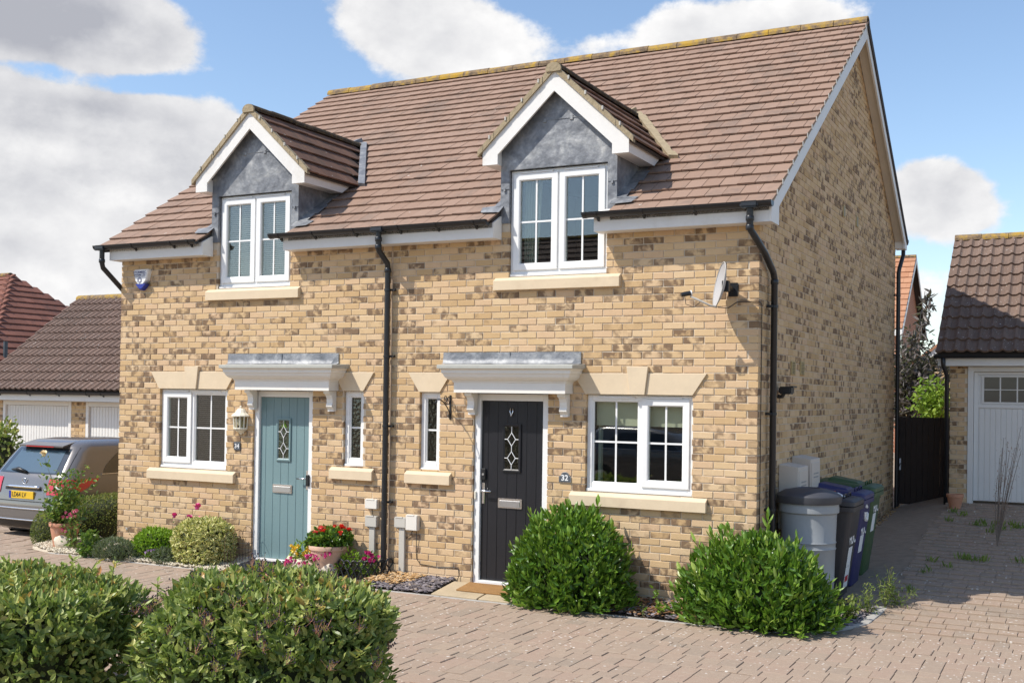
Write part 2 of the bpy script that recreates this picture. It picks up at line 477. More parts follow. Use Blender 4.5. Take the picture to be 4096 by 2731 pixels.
M['leaf_variegated'] = leaf_material('variegated_leaf', [(0.0, (0.12, 0.2, 0.03)), (1.0, (0.24, 0.3, 0.05))], 0.5, 0.3, (0.86, 0.78, 0.36))
M['leaf_lime'] = leaf_material('lime_leaf', [(0.0, (0.12, 0.25, 0.012)), (1.0, (0.34, 0.52, 0.04))], 0.5, 0.35)
M['leaf_rose'] = leaf_material('rose_leaf', [(0.0, (0.062, 0.125, 0.037)), (0.6, (0.163, 0.275, 0.050)), (1.0, (0.325, 0.375, 0.075))], 0.4, 0.3)
M['leaf_grey'] = leaf_material('grey_green_leaf', [(0.0, (0.07, 0.1, 0.05)), (1.0, (0.2, 0.23, 0.13))], 0.7, 0.2)
M['leaf_weed'] = leaf_material('weed_leaf', [(0.0, (0.1, 0.16, 0.03)), (0.7, (0.24, 0.31, 0.06)), (1.0, (0.36, 0.33, 0.14))], 0.6, 0.35)
M['leaf_purple'] = leaf_material('purple_leaf', [(0.0, (0.055, 0.045, 0.045)), (0.6, (0.13, 0.105, 0.1)), (1.0, (0.22, 0.19, 0.18))], 0.5, 0.2)
M['leaf_bright'] = leaf_material('bright_leaf', [(0.0, (0.12, 0.24, 0.02)), (1.0, (0.32, 0.44, 0.06))], 0.5, 0.4)
M['leaf_tree'] = leaf_material('tree_leaf', [(0.0, (0.03, 0.06, 0.012)), (1.0, (0.1, 0.15, 0.03))], 0.5, 0.25)
M['dry'] = plain('dry_leaf', (0.3, 0.16, 0.07), 0.9, 0.4, 40)
M['deadstem'] = plain('dead_stem', (0.2, 0.16, 0.13), 0.9, 0.3, 30)
M['berry'] = plain('purple_berry', (0.035, 0.018, 0.04), 0.35, 0.4, 60)
M['pinkstalk'] = plain('pink_stalk', (0.36, 0.17, 0.1), 0.8, 0.3, 40)
for nm, c in {'fl_pink': (0.72, 0.08, 0.3), 'fl_magenta': (0.55, 0.02, 0.2), 'fl_red': (0.75, 0.05, 0.02), 'fl_coral': (0.8, 0.16, 0.12), 'fl_yellow': (0.85, 0.6, 0.06),
              'fl_cream': (0.82, 0.66, 0.4), 'fl_lilac': (0.62, 0.42, 0.7), 'fl_rose': (0.75, 0.2, 0.32), 'fl_white': (0.8, 0.8, 0.78)}.items():
    M[nm] = plain(nm, c, 0.6, 0.2, 40)

# ------------------------------------------------------------------ mesh helpers
ORG = {}


def link(o, parent, loc):
    COL.objects.link(o)
    loc = Vector(loc)
    ORG[o.name] = loc
    if parent is not None:
        o.parent = parent
        o.location = loc - ORG[parent.name]
    else:
        o.location = loc
    return o


def tag(o, label=None, cat=None, group=None, kind=None):
    if label: o['label'] = label
    if cat: o['category'] = cat
    if group: o['group'] = group
    if kind: o['kind'] = kind
    return o


def thing(name, label, cat, loc, group=None):
    o = bpy.data.objects.new(name, None)
    o.empty_display_size = 0.2
    link(o, None, loc)
    return tag(o, label, cat, group)


def to_bm_fix(me, bev=0.0, seg=1):
    import bmesh
    bm = bmesh.new(); bm.from_mesh(me)
    bmesh.ops.remove_doubles(bm, verts=bm.verts, dist=1e-5)
    bmesh.ops.recalc_face_normals(bm, faces=bm.faces)
    if bev:
        ed = [e for e in bm.edges if len(e.link_faces) == 2 and e.calc_face_angle(0) > 0.6]
        bmesh.ops.bevel(bm, geom=ed, offset=bev, segments=seg, affect='EDGES', clamp_overlap=True)
    bm.to_mesh(me); bm.free()


class MB:
    def __init__(s): s.v = []; s.f = []

    def add(s, vs, fs):
        n = len(s.v); s.v += [tuple(map(float, v)) for v in vs]; s.f += [tuple(i + n for i in f) for f in fs]
        return s

    def box(s, x0, x1, y0, y1, z0, z1):
        return s.add([(x0, y0, z0), (x1, y0, z0), (x1, y1, z0), (x0, y1, z0), (x0, y0, z1), (x1, y0, z1), (x1, y1, z1), (x0, y1, z1)],
                     [(0, 3, 2, 1), (4, 5, 6, 7), (0, 1, 5, 4), (1, 2, 6, 5), (2, 3, 7, 6), (3, 0, 4, 7)])

    def prism(s, pts, axis, a, b):
        n = len(pts)
        def mk(p, t):
            return {'x': (t, p[0], p[1]), 'y': (p[0], t, p[1]), 'z': (p[0], p[1], t)}[axis]
        vs = [mk(p, a) for p in pts] + [mk(p, b) for p in pts]
        fs = [tuple(range(n - 1, -1, -1)), tuple(range(n, 2 * n))] + [(i, (i + 1) % n, n + (i + 1) % n, n + i) for i in range(n)]
        return s.add(vs, fs)

    def poly(s, pts):
        return s.add(pts, [tuple(range(len(pts)))])

    def slab(s, quad, thick):
        """a quad given a thickness along its normal (downwards)"""
        q = [np.array(p, float) for p in quad]
        nrm = np.cross(q[1] - q[0], q[-1] - q[0]); nrm /= np.linalg.norm(nrm)
        k = len(q)
        vs = q + [p - nrm * thick for p in q]
        return s.add(vs, [tuple(range(k)), tuple(range(2 * k - 1, k - 1, -1))] + [(i, k + i, k + (i + 1) % k, (i + 1) % k) for i in range(k)])

    def tube(s, path, r, n=8, cap=True):
        P = [np.array(p, float) for p in path]
        rr = r if isinstance(r, (list, tuple)) else [r] * len(P)
        vs, fs = [], []
        prev = None
        for i, p in enumerate(P):
            t = (P[min(i + 1, len(P) - 1)] - P[max(i - 1, 0)]); t /= (np.linalg.norm(t) + 1e-9)
            if prev is None:
                h = np.array([0, 0, 1.0]) if abs(t[2]) < 0.9 else np.array([1.0, 0, 0])
                a = np.cross(t, h)
            else:
                a = prev - t * np.dot(prev, t)
            a /= (np.linalg.norm(a) + 1e-9); prev = a
            b = np.cross(t, a)
            for k in range(n):
                an = 2 * math.pi * k / n
                vs.append(p + rr[i] * (a * math.cos(an) + b * math.sin(an)))
        for i in range(len(P) - 1):
            for k in range(n):
                k2 = (k + 1) % n
                fs.append((i * n + k, i * n + k2, (i + 1) * n + k2, (i + 1) * n + k))
        if cap:
            fs.append(tuple(range(n - 1, -1, -1))); fs.append(tuple((len(P) - 1) * n + k for k in range(n)))
        return s.add(vs, fs)

    def lathe(s, prof, c=(0, 0, 0), n=20, wob=0.0):
        vs, fs = [], []
        for r, z in prof:
            for k in range(n):
                a = 2 * math.pi * k / n
                q = 1 + (random.uniform(-wob, wob) if wob else 0)
                vs.append((c[0] + r * q * math.cos(a), c[1] + r * q * math.sin(a), c[2] + z))
        for i in range(len(prof) - 1):
            for k in range(n):
                k2 = (k + 1) % n
                fs.append((i * n + k, i * n + k2, (i + 1) * n + k2, (i + 1) * n + k))
        fs.append(tuple(range(n - 1, -1, -1))); fs.append(tuple((len(prof) - 1) * n + k for k in range(n)))
        return s.add(vs, fs)

    def ball(s, c, r, n=8, m=5, sq=(1, 1, 1)):
        pr = [(max(0.001, r * math.sin(math.pi * i / m)), -r * math.cos(math.pi * i / m)) for i in range(m + 1)]
        vs, fs = [], []
        for rr, z in pr:
            for k in range(n):
                a = 2 * math.pi * k / n
                vs.append((c[0] + rr * math.cos(a) * sq[0], c[1] + rr * math.sin(a) * sq[1], c[2] + z * sq[2]))
        for i in range(m):
            for k in range(n):
                k2 = (k + 1) % n
                fs.append((i * n + k, i * n + k2, (i + 1) * n + k2, (i + 1) * n + k))
        return s.add(vs, fs)

    def build(s, name, mat, parent=None, smooth=False, bev=0.0, seg=1, fix=True, autosmooth=None):
        me = bpy.data.meshes.new(name)
        V = np.array(s.v)
        c = (V.min(0) + V.max(0)) / 2; c[2] = V[:, 2].min()
        me.from_pydata((V - c).tolist(), [], s.f)
        if fix: to_bm_fix(me, bev, seg)
        me.materials.append(M[mat] if isinstance(mat, str) else mat)
        if smooth: me.polygons.foreach_set('use_smooth', [True] * len(me.polygons))
        me.update()
        if autosmooth: me.set_sharp_from_angle(angle=math.radians(autosmooth))
        return link(bpy.data.objects.new(name, me), parent, c)


def mesh_np(name, V, F, mat, uv=None, fa=None, smooth=False):
    """big mesh from arrays: F is (m,k)"""
    me = bpy.data.meshes.new(name)
    V = np.ascontiguousarray(V, dtype=np.float32); F = np.ascontiguousarray(F, dtype=np.int32)
    mF, k = F.shape
    me.vertices.add(len(V)); me.vertices.foreach_set('co', V.ravel())
    me.loops.add(mF * k); me.loops.foreach_set('vertex_index', F.ravel())
    me.polygons.add(mF)
    me.polygons.foreach_set('loop_start', np.arange(0, mF * k, k, dtype=np.int32))
    me.polygons.foreach_set('loop_total', np.full(mF, k, dtype=np.int32))
    if uv is not None:
        l = me.uv_layers.new(name='UVMap')
        l.data.foreach_set('uv', np.ascontiguousarray(uv[F.ravel()], dtype=np.float32).ravel())
    for kk, arr in (fa or {}).items():
        a = me.attributes.new(kk, 'FLOAT', 'FACE'); a.data.foreach_set('value', np.ascontiguousarray(arr, dtype=np.float32))
    me.materials.append(M[mat] if isinstance(mat, str) else mat)
    me.polygons.foreach_set('use_smooth', np.full(mF, bool(smooth)))
    me.update(calc_edges=True); me.validate()
    return me


def obj_np(name, V, F, mat, parent=None, **k):
    V = np.asarray(V, float)
    c = (V.min(0) + V.max(0)) / 2; c[2] = V[:, 2].min()
    return link(bpy.data.objects.new(name, mesh_np(name, V - c, F, mat, **k)), parent, c)


BR_Q = np.array([[0, 1, 2, 3], [4, 5, 1, 0], [5, 6, 2, 1], [6, 7, 3, 2], [7, 4, 0, 3], [8, 9, 5, 4], [9, 10, 6, 5], [10, 11, 7, 6], [11, 8, 4, 7]])


def block_arrays(S, ch=0.003, jit=0.0012):
    """S rows: u0,u1,v0,v1,depth,out,rnd,tone -> blocks with chamfered faces in (u,v,out) space"""
    S = np.asarray(S, float); n = len(S)
    u0, u1, v0, v1, dp, ou, r, t = S.T
    def ring(c, w):
        return np.stack([np.stack([u0 + c, v0 + c, w], 1), np.stack([u1 - c, v0 + c, w], 1), np.stack([u1 - c, v1 - c, w], 1), np.stack([u0 + c, v1 - c, w], 1)], 1)
    V = np.concatenate([ring(ch, ou), ring(0, ou - ch * 0.9), ring(0, ou - dp)], 1)
    V[:, :8, :2] += RNG.normal(0, jit, (n, 8, 2))
    base = np.array([[0, 0], [1, 0], [1, 1], [0, 1]], float)
    UV = np.tile(np.concatenate([base * 0.94 + 0.03, base, base]), (n, 1))
    F = (BR_Q[None] + (np.arange(n) * 12)[:, None, None]).reshape(-1, 4)
    return V.reshape(-1, 3), F, UV, {'rnd': np.repeat(r, 9), 'tone': np.repeat(t, 9)}


def map_front(P, y=0.0): return np.stack([P[:, 0], y - P[:, 2], P[:, 1]], 1)
def map_gable(P, x=0.0): return np.stack([x + P[:, 2], P[:, 0], P[:, 1]], 1)
def map_flat(P): return np.stack([P[:, 0], P[:, 1], P[:, 2]], 1)


def brick_tone():
    return [random.random(), random.random()]


# ------------------------------------------------------------------ the house
B, CRS = 0.225, 0.075
HX0, JX, DEP = -8.785, -4.385, 8.66
ZS, YR, ZRI, KR = 3.87, 4.86, 7.40, 0.65
TH = math.atan(KR)


def roof_z(y): return ZRI + KR * (y - YR) if y < YR else ZRI - KR * (y - YR)


house = thing('semi_detached_house', 'pair of buff brick houses under one brown tiled roof with two gabled dormers', 'house', (-4.4, 4.3, -0.1))
WIN = {  # x0, x1, z0, z1 of the openings
    'gl': (-8.04, -6.888, 1.118, 2.152), 'gr': (-1.868, -0.68, 1.118, 2.152),
    'sl': (-5.055, -4.768, 1.25, 2.152), 'sr': (-3.975, -3.702, 1.25, 2.152),
    'dl': (-6.45, -5.522, -0.02, 2.15), 'dr': (-3.252, -2.322, -0.02, 2.15),
    'ul': (-7.07, -5.902, 3.455, 4.9), 'ur': (-2.832, -1.655, 3.455, 4.9)}


def clip_runs(a, b, z0, z1, opens):
    runs = [(a, b)]
    for (x0, x1, o0, o1) in opens:
        if min(z1, o1) - max(z0, o0) < 0.02: continue
        nr = []
        for (p, q) in runs:
            if q <= x0 or p >= x1: nr.append((p, q)); continue
            if p < x0: nr.append((p, x0))
            if q > x1: nr.append((x1, q))
        runs = nr
    return [(p, q) for p, q in runs if q - p > 0.03]


def front_bricks():
    S = []
    opens = list(WIN.values())
    k0 = int(math.floor((-0.12 - 2.65) / CRS)); k1 = int((ZS + 0.06 - 2.65) / CRS)
    for k in range(k0, k1 + 1):
        z0 = 2.65 + k * CRS - CRS / 2 + 0.005; z1 = z0 + CRS - 0.010
        odd = k % 2
        # left house, full brick at its left corner on even rows
        x = HX0 - (B / 2 if odd else 0)
        while x < JX:
            a, b = max(x + 0.005, HX0), min(x + B - 0.005, JX - 0.012)
            if b - a > 0.03:
                for p, q in clip_runs(a, b, z0, z1, opens): S.append([p, q, z0, z1, 0.1, 0.0] + brick_tone())
            x += B
        # right house, corner rows alternate
        x = 0.0 if not odd else -B / 2
        first = True
        while x > JX + 0.01:
            a, b = max(x - B + 0.005, JX + 0.014), x - (0.0 if (first and not odd) else 0.005)
            if b - a > 0.03:
                for p, q in clip_runs(a, b, z0, z1, opens): S.append([p, q, z0, z1, 0.1, 0.0] + brick_tone())
            first = False
            x -= B
    S = np.array(S)
    S[:, 5] += RNG.normal(0, 0.0012, len(S))
    S[:, 2:4] += RNG.normal(0, 0.001, (len(S), 1))
    low = S[:, 3] < 0.16
    S[low, 7] *= 0.5; S[low, 6] = 0.8 + 0.2 * S[low, 6]
    return S


fw = MB()
xs = sorted({HX0 + 0.02, JX, -0.02} | {v for o in WIN.values() for v in (o[0] - 0.006, o[1] + 0.006)})
zs = sorted({-0.4, ZS + 0.25} | {min(v, ZS + 0.25) for o in WIN.values() for v in (o[2] - 0.006, o[3] + 0.006) if v > -0.4})
for i in range(len(xs) - 1):
    for j in range(len(zs) - 1):
        cx, cz = (xs[i] + xs[i + 1]) / 2, (zs[j] + zs[j + 1]) / 2
        if any(o[0] - 0.006 < cx < o[1] + 0.006 and o[2] - 0.006 < cz < o[3] + 0.006 for o in WIN.values()): continue
        fw.box(xs[i], xs[i + 1], 0.007, 0.096, zs[j], zs[j + 1])
front_wall = fw.build('front_wall', 'mortar', house)
S = front_bricks()
dist = np.hypot((S[:, 0] + S[:, 1]) / 2 - CAM[0], CAM[1]) + np.abs((S[:, 2] + S[:, 3]) / 2 - 2.0) * 0.3
full = (np.abs(S[:, 1] - S[:, 0] - 0.215) < 0.012) & (S[:, 2] > 1.0)
order = np.argsort(np.where(full, dist, 99))[:300]
mask = np.zeros(len(S), bool); mask[order] = True
V, F, UV, fa = block_arrays(S[~mask])
tag(obj_np('brickwork', map_front(V), F, 'brick', front_wall, uv=UV, fa=fa), kind='stuff')
variants = []
for i in range(60):
    r, t = brick_tone()
    V, F, UV, fa = block_arrays([[-0.1075, 0.1075, 0, 0.065, 0.1, 0.0, r, t]])
    variants.append(mesh_np('brick', map_front(V), F, 'brick', uv=UV, fa=fa))
for i in order:
    s = S[i]
    link(bpy.data.objects.new('brick', random.choice(variants)), front_wall, ((s[0] + s[1]) / 2, -s[5], s[2]))
MB().box(JX - 0.011, JX + 0.013, 0.004, 0.09, -0.1, ZS).build('movement_joint', plain('sealant', (0.46, 0.33, 0.22), 0.8, 0.15, 20), front_wall)


def gable_bricks(y_end, ztop, x_depth=0.1, start_k=-40):
    S = []
    k0 = int(math.floor((-0.15 - 2.65) / CRS))
    for k in range(k0, 70):
        z0 = 2.65 + k * CRS - CRS / 2 + 0.005; z1 = z0 + CRS - 0.010
        if z1 > ZRI: break
        zc = z1 + 0.14
        ya = max(0.0, YR + (zc - ZRI) / KR); yb = min(y_end, YR - (zc - ZRI) / KR)
        odd = k % 2
        y = 0.0 if odd else 0.1125 - B
        first = True
        while y < yb:
            a, b = y + (0.0 if y == 0 else 0.005), y + B - 0.005
            if y < 0.1 and not odd: y += B; continue
            a2, b2 = max(a, ya), min(b, yb)
            if b2 - a2 > 0.04: S.append([a2, b2, z0, z1, 0.1, 0.0] + brick_tone())
            y += B
    S = np.array(S); S[:, 5] += RNG.normal(0, 0.001, len(S))
    return S


gw = MB()
gw.prism([(0.015, -0.4), (0.015, 4.1), (YR, ZRI - 0.15), (DEP - 0.004, roof_z(DEP) - 0.14), (DEP - 0.004, -0.4)], 'x', -0.096, -0.007)
gable_wall = gw.build('gable_wall', 'mortar', house)
V, F, UV, fa = block_arrays(gable_bricks(DEP, 7))
tag(obj_np('brickwork', map_gable(V), F, 'brick', gable_wall, uv=UV, fa=fa), kind='stuff')
mb = MB().prism([(0.1, -0.4), (0.1, 4.1), (YR, ZRI - 0.15), (DEP, roof_z(DEP) - 0.14), (DEP, -0.4)], 'x', HX0, HX0 + 0.1)
mb.build('left_gable_wall', 'brick', house)
MB().box(HX0 + 0.11, -0.11, DEP - 0.1, DEP, -0.4, roof_z(DEP) - 0.15).build('back_wall', 'brick', house)

# roof deck, cut back behind the dormers
DC = (-6.478, -2.24)                       # dormer centre lines
TXL, TXR = -8.955, 0.185                   # tile edges
rd = MB()
bands = [(TXL + 0.03, DC[0] - 0.70, -0.2), (DC[0] - 0.70, DC[0] + 0.70, 1.1), (DC[0] + 0.70, DC[1] - 0.70, -0.2), (DC[1] - 0.70, DC[1] + 0.70, 1.1), (DC[1] + 0.70, TXR - 0.04, -0.2)]
for a, b, y0 in bands:
    rd.prism([(y0, roof_z(y0) - 0.045), (YR, ZRI - 0.045), (YR, ZRI - 0.13), (y0, roof_z(y0) - 0.13)], 'x', a + 0.001, b - 0.001)
rd.prism([(YR + 0.001, ZRI - 0.0), (DEP + 0.13, roof_z(DEP + 0.13)), (DEP + 0.13, roof_z(DEP + 0.13) - 0.08), (YR + 0.001, ZRI - 0.13)], 'x', TXL + 0.03, TXR)
roof = rd.build('roof', 'deck', house)
ES = np.array([0, math.cos(TH), math.sin(TH)]); EN = np.array([0, -math.sin(TH), math.cos(TH)]); EU = np.array([1.0, 0, 0])
TQ = np.array([[0, 1, 4, 3], [1, 2, 5, 4], [6, 7, 1, 0], [7, 8, 2, 1], [6, 0, 3, 9], [2, 8, 10, 5]])


def tile_arrays(T, ou, es, en, eu, lift=0.034, low=0.006, th=0.019, L=0.30):
    """T rows: u0,u1,s0,rnd,tone,len ; ou = origin"""
    T = np.asarray(T, float); n = len(T)
    u0, u1, s0, r, t, Ls = T.T
    j = RNG.normal(0, 0.0018, (n, 3)); js = RNG.normal(0, 0.0025, n)
    def P(u, s, h): return ou + u[:, None] * eu + s[:, None] * es + h[:, None] * en
    um = (u0 + u1) / 2
    hl = lift + j[:, 0]
    V = np.stack([P(u0, s0 + js, hl), P(um, s0 + js - 0.003, hl + 0.0012), P(u1, s0 + js, hl + j[:, 1]),
                  P(u0, s0 + Ls, low + 0 * hl), P(um, s0 + Ls, low + 0.0012 + 0 * hl), P(u1, s0 + Ls, low + 0 * hl),
                  P(u0, s0 + js, hl - th), P(um, s0 + js - 0.003, hl + 0.0012 - th), P(u1, s0 + js, hl - th),
                  P(u0, s0 + Ls, low - th + 0 * hl), P(u1, s0 + Ls, low - th + 0 * hl)], 1)
    UV = np.tile(np.array([[0, 0], [.5, 0], [1, 0], [0, 1], [.5, 1], [1, 1], [0, 0], [.5, 0], [1, 0], [0, 1], [1, 1]], float), (n, 1))
    F = (TQ[None] + (np.arange(n) * 11)[:, None, None]).reshape(-1, 4)
    return V.reshape(-1, 3), F, UV, {'rnd': np.repeat(r, 6), 'tone': np.repeat(t, 6)}


EAVE_Y = -0.272
O0 = np.array([0, EAVE_Y, roof_z(EAVE_Y) - 0.034 / math.cos(TH)])
GAUGE, TW = 0.2548, 0.186
DZ0, DK = 5.74, 0.95                        # dormer ridge height and slope
T = []
for row in range(24):
    s0 = row * GAUGE
    yc = EAVE_Y + (s0 + 0.13) * math.cos(TH)
    zc = roof_z(yc)
    x = TXR - (0 if row % 2 else TW / 2)
    edges = [TXR]
    while x > TXL:
        if x < TXR - 0.02: edges.append(x)
        x -= TW
    edges.append(TXL)
    for i in range(len(edges) - 1):
        b, a = edges[i] - 0.003, edges[i + 1] + 0.003
        segs = [(a, b)]
        for c in DC:
            ylow = EAVE_Y + s0 * math.cos(TH)
            half = 0.705 if zc < 4.86 else max(0.0, (DZ0 - 0.10 - zc) / DK)
            if zc > DZ0 - 0.05: half = 0
            if half <= 0: continue
            ns = []
            for (p, q) in segs:
                if q <= c - half or p >= c + half: ns.append((p, q)); continue
                if zc < 4.86:
                    if p < c - half - 0.02: ns.append((p, c - half))
                    if q > c + half + 0.02: ns.append((c + half, q))
                else:
                    if (p + q) / 2 < c - half or (p + q) / 2 > c + half: ns.append((p, q))
            segs = ns
        for p, q in segs: T.append([p, q, s0, random.random(), random.random(), 0.295])
T = np.array(T)
cen = np.stack([(T[:, 0] + T[:, 1]) / 2, EAVE_Y + T[:, 2] * math.cos(TH)], 1)
dist = np.hypot(cen[:, 0] - CAM[0], cen[:, 1] - CAM[1])
full = np.abs(T[:, 1] - T[:, 0] - (TW - 0.006)) < 0.004
order = np.argsort(np.where(full, dist, 99))[:300]
mask = np.zeros(len(T), bool); mask[order] = True
V, F, UV, fa = tile_arrays(T[~mask], O0, ES, EN, EU)
tag(obj_np('tiling', V, F, 'tile', roof, uv=UV, fa=fa), kind='stuff')
tvar = []
for i in range(60):
    V, F, UV, fa = tile_arrays([[-(TW - 0.006) / 2, (TW - 0.006) / 2, 0, random.random(), random.random(), 0.295]], np.zeros(3), ES, EN, EU)
    tvar.append(mesh_np('roof_tile', V, F, 'tile', uv=UV, fa=fa))
for i in order:
    t = T[i]
    link(bpy.data.objects.new('roof_tile', random.choice(tvar)), roof, O0 + EU * (t[0] + t[1]) / 2 + ES * t[2])


def ridge_run(p0, p1, r, L, mat, parent, name='ridge_tile'):
    p0, p1 = np.array(p0, float), np.array(p1, float)
    tot = np.linalg.norm(p1 - p0); d = (p1 - p0) / tot
    side = np.cross(d, [0, 0, 1]); side /= np.linalg.norm(side)
    up = np.cross(side, d)
    n = max(1, round(tot / L)); step = tot / n
    for i in range(n):
        mb = MB()
        a, b = p0 + d * (i * step + 0.004), p0 + d * ((i + 1) * step - 0.004)
        j = random.uniform(-0.006, 0.006)
        vs, fs = [], []
        N = 8
        for q in (a, b):
            for rr in (r, r - 0.02):
                for k in range(N + 1):
                    an = math.radians(-8 + 196 * k / N)
                    vs.append(q + side * rr * math.cos(an) + up * (rr * 0.82 * math.sin(an) + j))
        W = N + 1
        for k in range(N):
            fs += [(k, k + 1, 2 * W + k + 1, 2 * W + k), (W + k + 1, W + k, 3 * W + k, 3 * W + k + 1), (k + 1, k, W + k, W + k + 1), (2 * W + k, 2 * W + k + 1, 3 * W + k + 1, 3 * W + k)]
        fs += [(0, 2 * W, 3 * W, W), (N, W + N, 3 * W + N, 2 * W + N)]
        mb.add(vs, fs)
        o = mb.build(name, mat, parent)
        a_ = o.data.attributes.new('rnd', 'FLOAT', 'FACE'); a_.data.foreach_set('value', [random.random()] * len(o.data.polygons))


ridge_run((TXL, YR, ZRI - 0.055), (TXR, YR, ZRI - 0.055), 0.12, 0.46, 'ridge', roof)

# verge boards and soffits of the right gable
bf = MB().prism([(-0.2, ZS), (-0.2, 4.035), (YR, ZRI - 0.075), (YR, ZRI - 0.27), (0.1, roof_z(0.1) - 0.245), (0.1, ZS)], 'x', 0.140, 0.166)
bf.build('barge_board', 'fascia', house)
yb, zb = DEP + 0.12, roof_z(DEP + 0.12)
MB().prism([(YR + 0.002, ZRI - 0.075), (yb, zb - 0.075), (yb, 4.68), (yb - 0.24, 4.68), (yb - 0.24, roof_z(yb - 0.24) - 0.25), (YR + 0.002, ZRI - 0.27)], 'x', 0.140, 0.166).build('barge_board', 'fascia', house)
MB().prism([(0.1, roof_z(0.1) - 0.15), (YR, ZRI - 0.15), (YR, ZRI - 0.19), (0.1, roof_z(0.1) - 0.19)], 'x', 0.003, 0.139).build('verge_soffit', 'soffit', house)
MB().prism([(YR + 0.003, ZRI - 0.15), (yb - 0.12, roof_z(yb - 0.12) - 0.15), (yb - 0.12, roof_z(yb - 0.12) - 0.19), (YR + 0.003, ZRI - 0.19)], 'x', 0.003, 0.139).build('verge_soffit', 'soffit', house)
MB().box(0.003, 0.139, DEP - 0.1, yb - 0.005, 4.684, 4.80).build('eaves_box', 'fascia', house)
# rough undercloak along the verges and little verge clips
uc = MB()
for i in range(24):
    s = i * GAUGE
    a = O0 + ES * s; b = O0 + ES * (s + GAUGE * 0.98)
    uc.add([(0.150, a[1], a[2] - 0.02), (0.180, a[1], a[2] - 0.02), (0.180, b[1], b[2] - 0.02), (0.150, b[1], b[2] - 0.02),
            (0.150, a[1], a[2] + 0.016), (0.180, a[1], a[2] + 0.016), (0.180, b[1], b[2] + 0.004), (0.150, b[1], b[2] + 0.004)],
           [(0, 3, 2, 1), (4, 5, 6, 7), (0, 1, 5, 4), (1, 2, 6, 5), (2, 3, 7, 6), (3, 0, 4, 7)])
uc.build('undercloak', 'verge', roof)
for i in range(1, 24):
    q = O0 + ES * (i * GAUGE) + EN * 0.012
    MB().box(0.186, 0.192, q[1] - 0.014, q[1] + 0.012, q[2] - 0.03, q[2] + 0.03).build('verge_clip', 'greybox', roof)

# eaves: fascia boxes with closed ends either side of each dormer window
FX = [(-8.80, -7.155), (-5.855, -2.925), (-1.72, 0.139)]
for a, b in FX:
    MB().prism([(-0.2, ZS), (-0.2, 4.035), (-0.03, 4.13), (-0.004, 4.13), (-0.004, ZS)], 'x', a, b).build('fascia', 'fascia', house)
GY, GZ, GR = -0.266, 4.062, 0.056
GX = [(-8.97, -7.22), (-5.98, -2.985), (-1.795, 0.172)]


def gutter_run(a, b, parent, y=GY, z=GZ, r=GR, brackets=(), mat='gutter'):
    prof = [(y + r * math.cos(t), z + r * math.sin(t)) for t in np.linspace(math.pi, 2 * math.pi, 9)] + [(y + (r - 0.006) * math.cos(t), z + (r - 0.006) * math.sin(t)) for t in np.linspace(2 * math.pi, math.pi, 9)]
    g = MB().prism(prof, 'x', a, b).build('gutter', mat, parent, smooth=True, autosmooth=40)
    for e in (a, b):
        pr = [(y + (r + 0.004) * math.cos(t), z + (r + 0.004) * math.sin(t)) for t in np.linspace(math.pi, 2 * math.pi, 9)]
        MB().prism(pr, 'x', e - 0.02, e + 0.02).build('stop_end', mat, g)
    for x in brackets:
        pr = [(y + (r + 0.007) * math.cos(t), z + (r + 0.007) * math.sin(t)) for t in np.linspace(math.pi, 2 * math.pi, 9)] + [(y + r * 0.99 * math.cos(t), z + r * 0.99 * math.sin(t)) for t in np.linspace(2 * math.pi, math.pi, 9)]
        m_ = MB().prism(pr, 'x', x - 0.014, x + 0.014)
        m_.prism([(y + 0.005, z - r + 0.01), (y + r, z - 0.09), (y + r, z - 0.02)], 'x', x - 0.012, x + 0.012)
        m_.build('gutter_bracket', mat, g)
    return g


g1 = gutter_run(*GX[0], house, brackets=(-8.3, -7.62, -7.32))
g2 = gutter_run(*GX[1], house, brackets=(-5.86, -5.35, -4.75, -4.13, -3.62, -3.13))
g3 = gutter_run(*GX[2], house, brackets=(-1.66, -1.15, -0.6))
gutter_run(HX0, 0.16, house, y=DEP + 0.19, z=4.86)


def downpipe(path, parent, straps=(), r=0.034, wall='front'):
    p = MB().tube(path, r, 14).build('downpipe', 'black_plastic', parent, smooth=True, autosmooth=50)
    for q in path[:3]:
        q = np.array(q)
        if q is path[0]: continue
    for z in straps:
        x, y = path[-1][0], path[-1][1]
        m_ = MB().lathe([(r + 0.001, -0.014), (r + 0.006, -0.012), (r + 0.006, 0.012), (r + 0.001, 0.014)], (x, y, z), 14)
        if wall == 'front': m_.box(x + r - 0.01, x + r + 0.05, -0.045, -0.003, z - 0.012, z + 0.012)
        else: m_.box(0.003, 0.06, y - r - 0.05, y - r + 0.01, z - 0.012, z + 0.012)
        m_.build('pipe_strap', 'black_plastic', p)
    return p


def collar(parent, p, r=0.041, h=0.05):
    MB().lathe([(r - 0.004, -h / 2), (r, -h / 2 + 0.006), (r, h / 2 - 0.006), (r - 0.004, h / 2)], p, 14).build('pipe_collar', 'black_plastic', parent, smooth=True, autosmooth=40)


